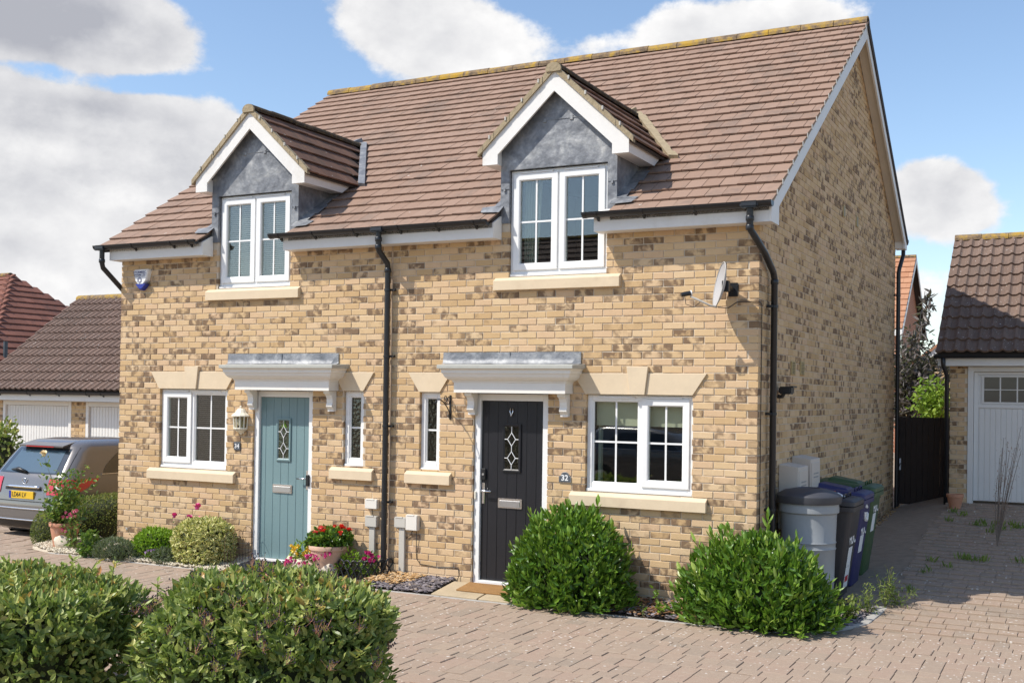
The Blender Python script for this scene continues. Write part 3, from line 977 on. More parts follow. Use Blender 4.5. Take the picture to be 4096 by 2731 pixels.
PX = -4.405
dpipe = downpipe([(PX, GY, GZ - 0.03), (PX, GY, 3.85), (PX, GY + 0.012, 3.79), (PX, -0.075, 3.66), (PX, -0.062, 3.6), (PX, -0.062, -0.05)], house, (3.35, 2.57, 1.75, 0.86))
collar(dpipe, (PX, GY, 3.92)); collar(dpipe, (PX, GY, 3.83)); collar(dpipe, (PX, -0.062, 3.58))
MB().box(PX - 0.09, PX + 0.09, GY - 0.066, GY + 0.06, GZ - 0.062, GZ + 0.004).build('gutter_outlet', 'black_plastic', g2, bev=0.015, seg=2)
dp2 = downpipe([(-0.03, GY, GZ - 0.03), (-0.03, GY, 3.80), (0.0, GY + 0.05, 3.74), (0.06, -0.02, 3.58), (0.062, 0.30, 3.43), (0.062, 0.36, 3.36), (0.062, 0.36, -0.04)], house, (3.08, 1.98, 1.0), wall='gable')
collar(dp2, (-0.03, GY, 3.90)); collar(dp2, (-0.03, GY, 3.81)); collar(dp2, (0.062, 0.36, 3.33))
MB().box(-0.12, 0.06, GY - 0.066, GY + 0.06, GZ - 0.062, GZ + 0.004).build('gutter_outlet', 'black_plastic', g3, bev=0.015, seg=2)
dp3 = downpipe([(-8.87, GY, GZ - 0.03), (-8.87, GY, 3.84), (-8.87, GY + 0.02, 3.77), (-8.87, 0.35, 3.32), (-8.87, 0.45, 3.2), (-8.87, 0.45, 0)], house)
collar(dp3, (-8.87, GY, 3.86))
MB().box(-8.96, -8.78, GY - 0.066, GY + 0.06, GZ - 0.062, GZ + 0.004).build('gutter_outlet', 'black_plastic', g1, bev=0.015, seg=2)
dp4 = downpipe([(0.10, DEP + 0.19, 4.83), (0.10, DEP + 0.17, 4.6), (0.075, DEP - 0.06, 4.36), (0.062, DEP - 0.06, 4.28), (0.062, DEP - 0.06, 0.25)], house, (3.9, 2.9, 2.0), wall='gable')


# ------------------------------------------------------------------ dormers
def text_mesh(s, size, extrude=0.0, spacing=1.0, bold=0.0):
    cu = bpy.data.curves.new('lettering', 'FONT'); cu.body = s; cu.size = size; cu.extrude = extrude
    cu.align_x = 'CENTER'; cu.align_y = 'CENTER'; cu.space_character = spacing; cu.offset = bold; cu.resolution_u = 3
    o = bpy.data.objects.new('lettering', cu); COL.objects.link(o)
    dg = bpy.context.evaluated_depsgraph_get()
    me = bpy.data.meshes.new_from_object(o.evaluated_get(dg))
    bpy.data.objects.remove(o); bpy.data.curves.remove(cu)
    return me


def lettering(s, size, mat, parent, loc, rot=(math.pi / 2, 0, 0), extrude=0.001, spacing=1.0, sx=1.0, bold=0.0, name='lettering'):
    me = text_mesh(s, size, extrude, spacing, bold)
    me.materials.clear(); me.materials.append(M[mat])
    for v in me.vertices: v.co.x *= sx
    R = Matrix.Identity(3)
    from mathutils import Euler
    me.transform(Euler(rot).to_matrix().to_4x4())
    return link(bpy.data.objects.new(name, me), parent, loc)


def dormer(c, mortar_valley):
    d = MB()
    # lead clad face with the window opening
    face_pts_l = [(c - 0.70, 4.05), (c - 0.592, 4.05), (c - 0.592, 4.642), (c + 0.592, 4.642), (c + 0.592, 4.05), (c + 0.70, 4.05), (c + 0.70, 4.90), (c, 5.60), (c - 0.70, 4.90)]
    d.prism(face_pts_l, 'y', -0.012, 0.035)
    dm = d.build('dormer', 'lead', house)
    for s in (-1, 1):
        x = c + s * 0.70
        MB().prism([(0.036, 4.0), (0.036, 4.80), (0.90, 4.80), (0.12, 4.26), (0.12, 4.0)], 'x', min(x, x - s * 0.02), max(x, x - s * 0.02)).build('cheek', 'lead', dm)
        # stepped lead soaker lying on the tiles
        q = []
        xa, xb = x - s * 0.0, x + s * 0.13
        ys = (-0.02, 0.98)
        mbs = MB()
        for i in range(5):
            y0 = ys[0] + (ys[1] - ys[0]) * i / 5; y1 = ys[0] + (ys[1] - ys[0]) * (i + 1) / 5 + 0.03
            w = 0.12 + 0.03 * math.sin(i * 2.1 + c)
            pts = [(x, y0, roof_z(y0) + 0.022), (x + s * w, y0, roof_z(y0) + 0.008), (x + s * w * 0.9, y1, roof_z(y1) + 0.006), (x, y1, roof_z(y1) + 0.024)]
            if s < 0: pts = pts[::-1]
            mbs.slab(pts, 0.006)
        mbs.build('lead_soaker', 'lead', dm)
        mbs = MB()
        pts = [(x - s * 0.04, -0.13, roof_z(-0.13) + 0.006), (x + s * 0.20, -0.11, roof_z(-0.11) + 0.006), (x + s * 0.24, 0.0, roof_z(0.0) + 0.008), (x - s * 0.04, 0.02, roof_z(0.02) + 0.016)]
        if s < 0: pts = pts[::-1]
        mbs.slab(pts, 0.004); mbs.build('lead_apron', 'lead', dm)
        # eaves box along the side
        xo = c + s * 0.867; xi = c + s * 0.695
        yb = YR + (4.86 - ZRI) / KR - 0.06
        MB().prism([(-0.098, 4.70), (-0.098, 4.862), (yb + 0.02, 4.862), (yb - 0.23, 4.70)], 'x', min(xi, xo), max(xi, xo)).build('eaves_box', 'fascia', dm)
        # barge board
        pts = [(c, 5.652), (c + s * 0.875, 4.845), (c + s * 0.875, 4.695), (c + s * 0.685, 4.695), (c + s * 0.685, 4.805), (c, 5.44)]
        MB().prism(pts, 'y', -0.128, -0.102).build('barge_board', 'fascia', dm)
        # soffit of the overhang
        MB().prism([(c, 5.62), (c + s * 0.86, 4.83), (c + s * 0.86, 4.80), (c, 5.585)], 'y', -0.101, -0.013).build('soffit', 'fascia', dm)
        # bedding mortar of the verge
        vm = MB(); N = 14
        for i in range(N):
            a, b = i / N * 0.93, (i + 1) / N * 0.93
            j = random.uniform(-0.006, 0.006)
            vm.prism([(c + s * a, 5.652 - 0.922 * a), (c + s * b, 5.652 - 0.922 * b), (c + s * b, 5.732 - 0.935 * b + j), (c + s * a, 5.732 - 0.935 * a + j)], 'y', -0.152 + j * 0.6, -0.09)
        vm.build('verge_mortar', 'verge', dm)
        for i in range(4):
            a = 0.18 + 0.20 * i
            z = 5.735 - 0.93 * a
            MB().box(c + s * a - 0.008, c + s * a + 0.008, -0.162, -0.14, z - 0.03, z + 0.012).build('verge_clip', 'greybox', dm)
    # roof deck and tiles
    L = math.hypot(0.93, 0.93 * DK)
    dk = MB()
    for s in (-1, 1):
        def val(dx): return YR + (DZ0 - DK * dx - ZRI) / KR
        a = [(c, -0.10, DZ0 - 0.05), (c + s * 0.92, -0.10, DZ0 - 0.05 - DK * 0.92), (c + s * 0.92, val(0.92) + 0.03, DZ0 - 0.05 - DK * 0.92), (c, val(0) + 0.05, DZ0 - 0.05)]
        if s < 0: a = a[::-1]
        dk.slab(a, 0.03)
    dk.build('roof_deck', 'deck', dm)
    for s in (-1, 1):
        es = np.array([-s * 1.0, 0, DK]); es /= np.linalg.norm(es)
        en = np.array([s * DK, 0, 1.0]); en /= np.linalg.norm(en)
        eu = np.array([0, 1.0, 0])
        o0 = np.array([c + s * 0.95, 0, DZ0 - DK * 0.95]) - en * 0.034
        T = []
        for row in range(5):
            s0 = row * 0.258
            dx = 0.95 - (s0 + 0.10) / math.sqrt(1 + DK * DK)
            yend = YR + (DZ0 - DK * dx - ZRI) / KR - (0.05 if not mortar_valley else 0.0)
            y = -0.128
            first = True
            while y < yend - 0.03:
                w = TW if not (first and row % 2) else TW / 2
                T.append([y + 0.0015, min(y + w, yend) - 0.0015, s0, random.random(), random.random(), 0.29 if row < 4 else 0.25])
                y += w; first = False
        if s > 0: V, F, UV, fa = tile_arrays(T, o0, es, en, eu)
        else: V, F, UV, fa = tile_arrays(T, o0, es, en, eu)
        obj_np('tiling', V, F, 'tile' if s < 0 else 'tile_shaded', dm, uv=UV, fa=fa)['kind'] = 'stuff'  # slopes turned from the sun take the tile with shade in its colour
        # valley
        v0 = np.array([c + s * 0.97, YR + (DZ0 - DK * 0.97 - ZRI) / KR, DZ0 - DK * 0.97]); v1 = np.array([c, YR + (DZ0 - ZRI) / KR, DZ0])
        mv = MB(); N = 12
        for i in range(N):
            a, b = v0 + (v1 - v0) * i / N, v0 + (v1 - v0) * (i + 1) / N
            j = random.uniform(-0.012, 0.012) if mortar_valley else 0
            w = 0.085 + j
            h = 0.03
            q = [a + np.array([s * w, 0, h]), b + np.array([s * w, 0, h]), b + np.array([-s * 0.02, -0.0, h + 0.015]), a + np.array([-s * 0.02, 0, h + 0.015])]
            if s > 0: q = q[::-1]
            q = [p + np.array([0, 0.0, 0]) for p in q]
            mv.slab(q[::-1] if s > 0 else q, 0.05)
        mv.build('valley', 'verge' if mortar_valley else 'lead', dm)
    ridge_run((c, -0.15, DZ0 - 0.065), (c, YR + (DZ0 - ZRI) / KR + 0.02, DZ0 - 0.065), 0.09, 0.42, 'mossridge', dm)
    # rounded mortar at the ridge end
    MB().lathe([(0.02, -0.012), (0.088, -0.010), (0.088, 0.010), (0.02, 0.012)], (0, 0, 0), 16)
    e = MB(); pts = [(c + 0.092 * math.cos(t), DZ0 - 0.07 + 0.072 * math.sin(t)) for t in np.linspace(-0.4, math.pi + 0.4, 14)]
    e.prism(pts, 'y', -0.165, -0.14).build('ridge_end_mortar', 'verge', dm)
    # lapped lead seams with their clips
    s1 = MB().box(c - 0.36, c + 0.36, -0.018, -0.008, 5.155, 5.165)
    s1.build('lead_seam', 'lead', dm)
    for x in (-0.16, 0.16):
        MB().box(c + x - 0.022, c + x + 0.022, -0.022, -0.008, 5.13, 5.185).build('lead_clip', 'lead', dm, bev=0.006)
    for s in (-1, 1):
        MB().box(c + s * 0.648 - 0.05, c + s * 0.648 + 0.05, -0.02, -0.008, 4.43, 4.437).build('lead_seam', 'lead', dm)
        MB().box(c + s * 0.648 - 0.012, c + s * 0.648 + 0.012, -0.03, -0.008, 4.405, 4.44).build('lead_clip', 'lead', dm)
    return dm


dormer(DC[0], False)
dormer(DC[1], True)


# ------------------------------------------------------------------ windows
def frame_boxes(mb, x0, x1, z0, z1, w, y0, y1):
    mb.box(x0, x0 + w, y0, y1, z0, z1); mb.box(x1 - w, x1, y0, y1, z0, z1)
    mb.box(x0 + w, x1 - w, y0 + 0.0015, y1, z0, z0 + w); mb.box(x0 + w, x1 - w, y0 + 0.0015, y1, z1 - w, z1)


def chamfer_frame(mb, x0, x1, z0, z1, w, y0, y1, s=0.012):
    """mitred frame with a sloping inner edge"""
    o = [(x0, z0), (x1, z0), (x1, z1), (x0, z1)]
    i1 = [(x0 + w - s, z0 + w - s), (x1 - w + s, z0 + w - s), (x1 - w + s, z1 - w + s), (x0 + w - s, z1 - w + s)]
    i2 = [(x0 + w, z0 + w), (x1 - w, z0 + w), (x1 - w, z1 - w), (x0 + w, z1 - w)]
    rings = [[(x, y1, z) for x, z in o], [(x, y0, z) for x, z in o], [(x, y0, z) for x, z in i1], [(x, y0 + s * 0.8, z) for x, z in i2], [(x, y1, z) for x, z in i2]]
    vs = [p for r in rings for p in r]
    fs = []
    for a in range(4):
        for k in range(4):
            fs.append((a * 4 + k, a * 4 + (k + 1) % 4, (a + 1) * 4 + (k + 1) % 4, (a + 1) * 4 + k))
    fs += [(16 + k, 16 + (k + 1) % 4, (k + 1) % 4, k) for k in range(4)]
    mb.add(vs, fs)


def make_window(key, lights, sill_h=0.155, dress=None, sill_ext=0.17, yf=0.042, glass='glass', z1=None):
    x0, x1, z0, zt = WIN[key]
    z1 = z1 or zt
    yb = yf + 0.065
    fr = MB(); fwid = 0.058
    frame_boxes(fr, x0, x1, z0 + 0.03, z1, fwid, yf, yb)
    fr.box(x0 - 0.0, x1 + 0.0, yf - 0.022, yb, z0, z0 + 0.03)
    W = x1 - x0 - 2 * fwid
    cuts = [x0 + fwid + W * f for f in np.cumsum([0] + [l[0] for l in lights])]
    for c in cuts[1:-1]:
        fr.box(c - 0.03, c + 0.03, yf + 0.002, yb, z0 + 0.03 + fwid, z1 - fwid)
    win = fr.build('window', 'upvc', house, bev=0.004)
    for i, (f, sash, cols, rows) in enumerate(lights):
        a = cuts[i] + (0.03 if i else 0); b = cuts[i + 1] - (0.03 if i < len(lights) - 1 else 0)
        zl, zh = z0 + 0.03 + fwid, z1 - fwid
        parent = win
        gy = yf + 0.03
        if sash:
            sm = MB(); chamfer_frame(sm, a - 0.018, b + 0.018, zl - 0.018, zh + 0.018, 0.075, yf - 0.016, yf + 0.04)
            sm.build('casement', 'upvc', win)
            a, b, zl, zh = a + 0.057, b - 0.057, zl + 0.057, zh - 0.057
            gy = yf + 0.012
        else:
            sm = MB(); chamfer_frame(sm, a, b, zl, zh, 0.016, yf + 0.008, yf + 0.03, 0.012); sm.build('glazing_bead', 'upvc', win)
            a, b, zl, zh = a + 0.016, b - 0.016, zl + 0.016, zh - 0.016
        MB().box(a, b, gy + 0.004, gy + 0.010, zl, zh).build('pane', glass, win)
        for c in range(1, cols):
            x = a + (b - a) * c / cols
            MB().box(x - 0.010, x + 0.010, gy - 0.001, gy + 0.003, zl, zh).build('glazing_bar', 'upvc', win)
        for r in range(1, rows):
            z = zl + (zh - zl) * r / rows
            MB().box(a, b, gy - 0.0015, gy + 0.0025, z - 0.010, z + 0.010).build('glazing_bar', 'upvc', win)
        if key[0] in 'gu':
            xm = (cuts[i] + cuts[i + 1]) / 2; hw = (cuts[i + 1] - cuts[i]) * 0.38
            MB().box(xm - hw, xm + hw, yf - 0.02, yf + 0.005, z1 - 0.036, z1 - 0.018).build('trickle_vent', 'upvc', win, bev=0.003)
        if dress: dress(win, i, cuts[i], cuts[i + 1], z0, z1, yb)
    # room behind
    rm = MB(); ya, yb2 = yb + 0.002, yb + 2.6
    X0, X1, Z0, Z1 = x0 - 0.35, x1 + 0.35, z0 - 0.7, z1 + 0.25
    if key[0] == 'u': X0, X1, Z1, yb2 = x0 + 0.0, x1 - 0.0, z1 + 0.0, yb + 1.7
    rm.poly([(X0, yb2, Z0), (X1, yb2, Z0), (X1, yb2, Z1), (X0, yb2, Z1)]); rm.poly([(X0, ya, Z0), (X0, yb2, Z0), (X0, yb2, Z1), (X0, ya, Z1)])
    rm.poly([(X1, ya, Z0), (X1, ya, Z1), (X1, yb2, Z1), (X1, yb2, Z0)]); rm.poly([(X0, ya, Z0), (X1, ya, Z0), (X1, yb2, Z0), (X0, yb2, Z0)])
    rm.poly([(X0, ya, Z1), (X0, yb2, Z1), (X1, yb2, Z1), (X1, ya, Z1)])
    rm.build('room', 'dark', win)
    # stone sill with a weathered top
    if sill_h:
        a, b = x0 - sill_ext, x1 + sill_ext
        zb = z0 - 0.155
        s = MB().prism([(0.10, zb), (-0.052, zb), (-0.052, z0 - 0.045), (0.0, z0 - 0.012), (0.10, z0 - 0.001)], 'x', a, b)
        s.build('sill', 'stone', win, bev=0.004)
    return win


def venetian(mat, bottom=0.0, tilt=0.5):
    def f(win, i, a, b, z0, z1, yb):
        mb = MB(); z = z1 - 0.10
        while z > z0 + 0.12 + bottom:
            c, s_ = math.cos(tilt) * 0.0125, math.sin(tilt) * 0.0125
            mb.add([(a + 0.03, yb + 0.03 - c, z + s_), (b - 0.03, yb + 0.03 - c, z + s_), (b - 0.03, yb + 0.03 + c, z - s_), (a + 0.03, yb + 0.03 + c, z - s_)], [(0, 1, 2, 3)])
            z -= 0.026
        mb.build('venetian_blind', mat, win, fix=False)
    return f


def curtains(win, i, a, b, z0, z1, yb):
    mb = MB()
    xa, xb = (a + 0.02, a + 0.25) if i == 0 else (b - 0.12, b - 0.02)
    N = 46; vs = []
    for k in range(N + 1):
        t = k / N
        for z in (z0 + 0.06, z0 + 0.5, z1 - 0.05):
            w = 1.0 if z > z0 + 0.6 else (0.86 if z > z0 + 0.3 else 0.72)
            x = xa + (xb - xa) * t * w if i == 0 else xb - (xb - xa) * t * w
            vs.append((x, yb + 0.10 + 0.02 * math.sin(t * 38 + (1.2 if z < z0 + 0.3 else 0)), z))
    fs = []
    for k in range(N):
        for r in range(2): fs.append((k * 3 + r, (k + 1) * 3 + r, (k + 1) * 3 + r + 1, k * 3 + r + 1))
    mb.add(vs, fs); mb.build('curtain', 'curtain', win, smooth=True, fix=False)


def roller(win, i, a, b, z0, z1, yb):
    MB().box(a + 0.01, b - 0.01, yb + 0.03, yb + 0.034, z1 - 0.33, z1 - 0.03).build('roller_blind', 'rollerblind', win)
    if i == 0:
        MB().box(a + 0.02, a + 0.05, yb + 0.06, yb + 0.12, z0, z1).build('blind_side', 'curtain', win)


make_window('gl', [(0.46, True, 2, 2), (0.54, False, 2, 2)], dress=venetian('greybox', 0.0, 0.15))
make_window('gr', [(0.52, False, 2, 2), (0.48, True, 2, 2)], dress=roller)
make_window('sl', [(1.0, False, 1, 2)], glass='obscure')
make_window('sr', [(1.0, False, 1, 2)], glass='obscure')
make_window('ul', [(0.5, True, 2, 2), (0.5, True, 2, 2)], dress=venetian('blind', 0.0, 0.55), z1=4.636)
make_window('ur', [(0.5, True, 2, 2), (0.5, True, 2, 2)], dress=curtains, z1=4.636)


def lintel(x0, x1, key=True, ext=0.155):
    zb, zt = 2.156, 2.381
    if key:
        c = (x0 + x1) / 2
        for a0, a1, b0, b1 in ((x0 - ext, c - 0.112, x0 - 0.005, c - 0.085), (c + 0.112, x1 + ext, c + 0.085, x1 + 0.005)):
            MB().prism([(b0, zb), (b1, zb), (a1, zt), (a0, zt)], 'y', -0.018, 0.09).build('lintel', 'stone', house, bev=0.003)
        MB().prism([(c - 0.084, zb - 0.0), (c + 0.084, zb - 0.0), (c + 0.12, 2.452), (c - 0.12, 2.452)], 'y', -0.042, 0.09).build('keystone', 'stone', house, bev=0.003)
    else:
        MB().prism([(x0 - 0.005, zb), (x1 + 0.005, zb), (x1 + ext, zt), (x0 - ext, zt)], 'y', -0.018, 0.09).build('lintel', 'stone', house, bev=0.003)


lintel(*WIN['gl'][:2]); lintel(*WIN['gr'][:2]); lintel(*WIN['sl'][:2], key=False); lintel(*WIN['sr'][:2], key=False)


# ------------------------------------------------------------------ doors
def make_door(key, mat, glaze_px, letter_px, handle_side):
    x0, x1, z0, z1 = WIN[key]
    yf = 0.030
    fr = MB()
    fr.box(x0, x0 + 0.075, yf, 0.10, 0.0, z1 - 0.002); fr.box(x1 - 0.075, x1, yf, 0.10, 0.0, z1 - 0.002); fr.box(x0 + 0.075, x1 - 0.075, yf + 0.001, 0.10, z1 - 0.08, z1 - 0.003)
    fr.box(x0 + 0.075, x1 - 0.075, yf - 0.03, 0.10, -0.01, 0.045)
    dfr = fr.build('door_frame', 'upvc', house, bev=0.004)
    a, b, yd = x0 + 0.077, x1 - 0.077, 0.062
    zl, zh = 0.047, z1 - 0.083
    # boarded leaf: grooves between planks
    leaf = MB(); N = 7; g = 0.0025
    edges = [a, a + 0.085] + [a + 0.085 + (b - a - 0.17) * i / 5 for i in range(1, 5)] + [b - 0.085, b]
    for i in range(len(edges) - 1):
        leaf.box(edges[i] + (g if i else 0), edges[i + 1] - (g if i < len(edges) - 2 else 0), yd, yd + 0.04, zl, zh)
    leaf.box(a, b, yd + 0.004, yd + 0.038, zl + 0.001, zh - 0.001)
    door = leaf.build('door', mat, house, bev=0.0025)
    (gx0, gy0), (gx1, gy1) = glaze_px
    p, q = on_y(gx0, gy1, yd), on_y(gx1, gy0, yd)
    X0, X1, Z0, Z1 = p[0], q[0], p[2], q[2]
    gm = MB(); chamfer_frame(gm, X0, X1, Z0, Z1, 0.032, yd - 0.016, yd + 0.002, 0.014); gm.build('glazing_frame', mat, door)
    w = 0.030
    MB().box(X0 + w, X1 - w, yd - 0.004, yd - 0.001, Z0 + w, Z1 - w).build('pane', 'obscure', door)
    lead = MB(); cx = (X0 + X1) / 2; y_ = yd - 0.0075; r = 0.0042
    hw = (X1 - X0) / 2 - w; H = Z1 - Z0 - 2 * w
    def came(a_, b_): lead.tube([(a_[0], y_, a_[1]), (b_[0], y_, b_[1])], r, 6)
    for cz in (Z0 + w + H * 0.26, Z0 + w + H * 0.70):
        dw, dh = hw * 0.58, H * 0.155
        P = [(cx, cz + dh), (cx + dw, cz), (cx, cz - dh), (cx - dw, cz)]
        for k in range(4): came(P[k], P[(k + 1) % 4])
        came((cx - hw, cz), (cx - dw, cz)); came((cx + dw, cz), (cx + hw, cz))
    came((cx, Z0 + w), (cx, Z0 + w + H * 0.105)); came((cx, Z0 + w + H * 0.415), (cx, Z0 + w + H * 0.545)); came((cx, Z0 + w + H * 0.855), (cx, Z1 - w))
    lead.build('lead_came', 'whitepaint', door)
    (lx0, ly0), (lx1, ly1) = letter_px
    p, q = on_y(lx0, ly1, yd), on_y(lx1, ly0, yd)
    lp = MB().box(p[0], q[0], yd - 0.014, yd + 0.001, p[2], q[2]).build('letterbox', 'chrome', door, bev=0.005, seg=2)
    MB().box(p[0] + 0.02, q[0] - 0.02, yd - 0.022, yd - 0.013, p[2] + 0.012, q[2] - 0.024).build('flap', 'steel', lp, bev=0.003)
    return door, a, b, yd


doorL, la, lb, yd = make_door('dl', 'teal', ((1106, 1672), (1166, 1841)), ((1092, 1939), (1170, 1968)), 'right')
hx = on_y(1232, 1920, yd)
MB().box(lb - 0.045, lb - 0.008, yd - 0.012, yd + 0.001, hx[2] - 0.12, hx[2] + 0.12).build('handle_plate', 'chrome', doorL, bev=0.005)
MB().tube([(lb - 0.026, yd - 0.01, hx[2] + 0.02), (lb - 0.026, yd - 0.055, hx[2] + 0.02), (lb - 0.045, yd - 0.06, hx[2] + 0.02), (lb - 0.15, yd - 0.058, hx[2] + 0.018)], 0.010, 10).build('handle', 'chrome', doorL, smooth=True)
MB().box(lb - 0.02, lb + 0.03, yd - 0.055, yd - 0.01, hx[2] - 0.07, hx[2] + 0.07).build('key_safe', 'carblack', doorL, bev=0.008)
tz = on_y(1139, 1700, yd)
MB().prism([(tz[0] - 0.045, tz[2] - 0.03), (tz[0] + 0.045, tz[2] - 0.03), (tz[0], tz[2] + 0.06)], 'y', yd - 0.009, yd - 0.0062).build('green_pane', 'leaf_bright', doorL)
doorR, ra, rb, yd = make_door('dr', 'blackdoor', ((2009, 1696), (2086, 1885)), ((1993, 1996), (2089, 2029)), 'left')
h = on_y(1925, 1960, yd)
MB().box(ra + 0.012, ra + 0.048, yd - 0.012, yd + 0.001, h[2] - 0.15, h[2] + 0.09).build('handle_plate', 'chrome', doorR, bev=0.006)
MB().tube([(ra + 0.03, yd - 0.01, h[2] + 0.0), (ra + 0.03, yd - 0.055, h[2] + 0.0), (ra + 0.05, yd - 0.06, h[2] + 0.0), (ra + 0.155, yd - 0.058, h[2] - 0.002)], 0.011, 10).build('handle', 'chrome', doorR, smooth=True)
k = MB().box(ra + 0.008, ra + 0.062, yd - 0.028, yd + 0.001, h[2] + 0.12, h[2] + 0.25).build('keypad_lock', 'carblack', doorR, bev=0.006)
MB().lathe([(0.011, 0), (0.011, 0.004), (0.004, 0.006)], (0, 0, 0), 12)
MB().tube([(ra + 0.035, yd - 0.027, h[2] + 0.185), (ra + 0.035, yd - 0.034, h[2] + 0.185)], 0.014, 14).build('lock_cylinder', 'steel', k)
kn = on_y(2048, 1646, yd)
MB().tube([(kn[0] - 0.014, yd - 0.005, kn[2] + 0.04), (kn[0] - 0.018, yd - 0.012, kn[2]), (kn[0], yd - 0.02, kn[2] - 0.05), (kn[0] + 0.018, yd - 0.012, kn[2]), (kn[0] + 0.014, yd - 0.005, kn[2] + 0.04)], 0.007, 8).build('door_knocker', 'chrome', doorR, smooth=True)
MB().box(WIN['dr'][0] + 0.01, WIN['dr'][0] + 0.035, 0.012, 0.032, h[2] - 0.10, h[2] - 0.01).build('doorbell', 'cream_metal', doorR, bev=0.005)
for key in ('dl', 'dr'):
    x0, x1 = WIN[key][:2]
    st = MB().box(x0 + 0.0, x1 - 0.0, -0.045, 0.06, -0.06, -0.012).build('threshold', plain('tile_step_' + key, (0.34, 0.16, 0.11), 0.8, 0.15, 14), house, bev=0.004)


# ------------------------------------------------------------------ porch canopies
def canopy(x0, x1, f0, f1):
    """x0..x1 front lip, f0..f1 lead flashing on the wall"""
    D_ = 0.34
    prof = [(0.0, 2.425), (0.022, 2.400), (0.024, 2.372), (0.036, 2.362), (0.050, 2.330), (0.075, 2.305), (0.115, 2.285), (0.118, 2.272), (0.128, 2.268), (0.128, 2.155)]
    cm = MB(); vs, fs = [], []
    for o, z in prof:
        a, b, y = x0 + 0.018 + o, x1 - 0.018 - o, -D_ + 0.012 + o
        vs += [(a, -0.0005, z), (a, y, z), (b, y, z), (b, -0.0005, z)]
    for i in range(len(prof) - 1):
        for k in range(3): fs.append((i * 4 + k, i * 4 + k + 1, (i + 1) * 4 + k + 1, (i + 1) * 4 + k))
    n = (len(prof) - 1) * 4
    fs += [(0, 1, 2, 3), (n, n + 3, n + 2, n + 1)]
    cm.add(vs, fs)
    cp = cm.build('porch_canopy', 'canopy', house)
    MB().prism([(-0.0005, 2.427), (-D_, 2.420), (-D_, 2.462), (-0.0005, 2.478)], 'x', x0, x1).build('roof_lip', 'greylip', cp, bev=0.004)
    fl = MB(); N = 16
    pts_t = []; 
    vs, fs = [], []
    for i in range(N + 1):
        x = f0 + (f1 - f0) * i / N
        w = random.uniform(-0.004, 0.004)
        vs += [(x, -0.006, 2.612), (x, -0.012 + w, 2.545), (x, -0.02 + w, 2.49), (x, -0.06, 2.476 + w)]
    for i in range(N):
        for k in range(3): fs.append((i * 4 + k, i * 4 + k + 1, (i + 1) * 4 + k + 1, (i + 1) * 4 + k))
    fl.add(vs, fs)
    fl.build('lead_flashing', 'lead', cp, smooth=True, fix=False)
    MB().slab([(f1 - 0.002, -0.007, 2.61), (f1 + 0.0, -0.012, 2.40), (f1 - 0.045, -0.02, 2.40), (f1 - 0.1, -0.02, 2.49)], 0.006).build('flashing_end', 'lead', cp)
    xm = (f0 + f1) / 2
    MB().box(xm - 0.003, xm + 0.003, -0.016, -0.008, 2.49, 2.61).build('flashing_lap', 'lead', cp)
    for s, x in ((-1, x0 + 0.30), (1, x1 - 0.22)):
        br = [(-0.002, 2.152), (-0.15, 2.152), (-0.15, 2.125), (-0.135, 2.118), (-0.105, 2.10), (-0.085, 2.06), (-0.082, 2.01), (-0.095, 1.985), (-0.095, 1.965), (-0.06, 1.93), (-0.06, 1.905), (-0.002, 1.905)]
        MB().prism(br, 'x', x - 0.045, x + 0.045).build('bracket', 'canopy', cp, bev=0.003)
    return cp


p, q = on_y(874, 1459, -0.34), on_y(1328, 1464, -0.34)
canopy(p[0], q[0], -6.867, -5.131)
p, q = on_y(1746, 1460, -0.34), on_y(2290, 1461, -0.34)
canopy(p[0], q[0], -3.66, -1.93)

# air vents in the gable
for px in ((3163, 1445, 3179, 1498), (3199, 1445, 3215, 1498), (3371, 825, 3378, 865), (3423, 867, 3431, 905)):
    p, q = on_x(px[0], px[3], 0.0), on_x(px[2], px[1], 0.0)
    y0, z0 = p[1], (p[2]); h_ = 0.15; w_ = max(0.12, q[1] - p[1])
    w_ = min(w_, 0.22)
    v = MB().box(-0.002, 0.012, y0, y0 + w_, z0, z0 + h_).build('air_brick', plain('vent_plastic%d' % px[0], (0.42, 0.32, 0.14), 0.6), house, bev=0.003)
    for i in range(8):
        MB().box(0.0115, 0.014, y0 + 0.03, y0 + w_ - 0.03, z0 + 0.012 + i * 0.0165, z0 + 0.018 + i * 0.0165).build('slot', 'carblack', v)


# ------------------------------------------------------------------ ground
def px_of(P):
    d = np.asarray(P, float) - CAM
    z = d @ AX_F
    return 2048 + FPX * (d @ AX_R) / z, 1365.5 + VSH - FPX * (d @ AX_U) / z, z


def grid_sheet(name, xs, ys, zf, mat, kind='structure', parent=None):
    nx, ny = len(xs), len(ys)
    V = np.array([(x, y, zf(x, y)) for y in ys for x in xs])
    F = np.array([(j * nx + i, j * nx + i + 1, (j + 1) * nx + i + 1, (j + 1) * nx + i) for j in range(ny - 1) for i in range(nx - 1)])
    o = obj_np(name, V, F, mat, parent, smooth=True)
    return tag(o, kind=kind)


def gzc(x, y): return gz(x, min(y, 11.0))


def bz(x, y):
    """beds and door slabs fall gently from the wall to the paving"""
    if -10.2 < x < 0.2 and -0.75 < y < 0.2: return -0.05 + 0.13 * min(0.6, max(0.0, y + 0.6))
    return gz(x, y)


def on_bed(x, y):
    z = -0.03
    for _ in range(15):
        p = on_z(x, y, z); z = bz(p[0], p[1])
    return np.array([p[0], p[1], z])


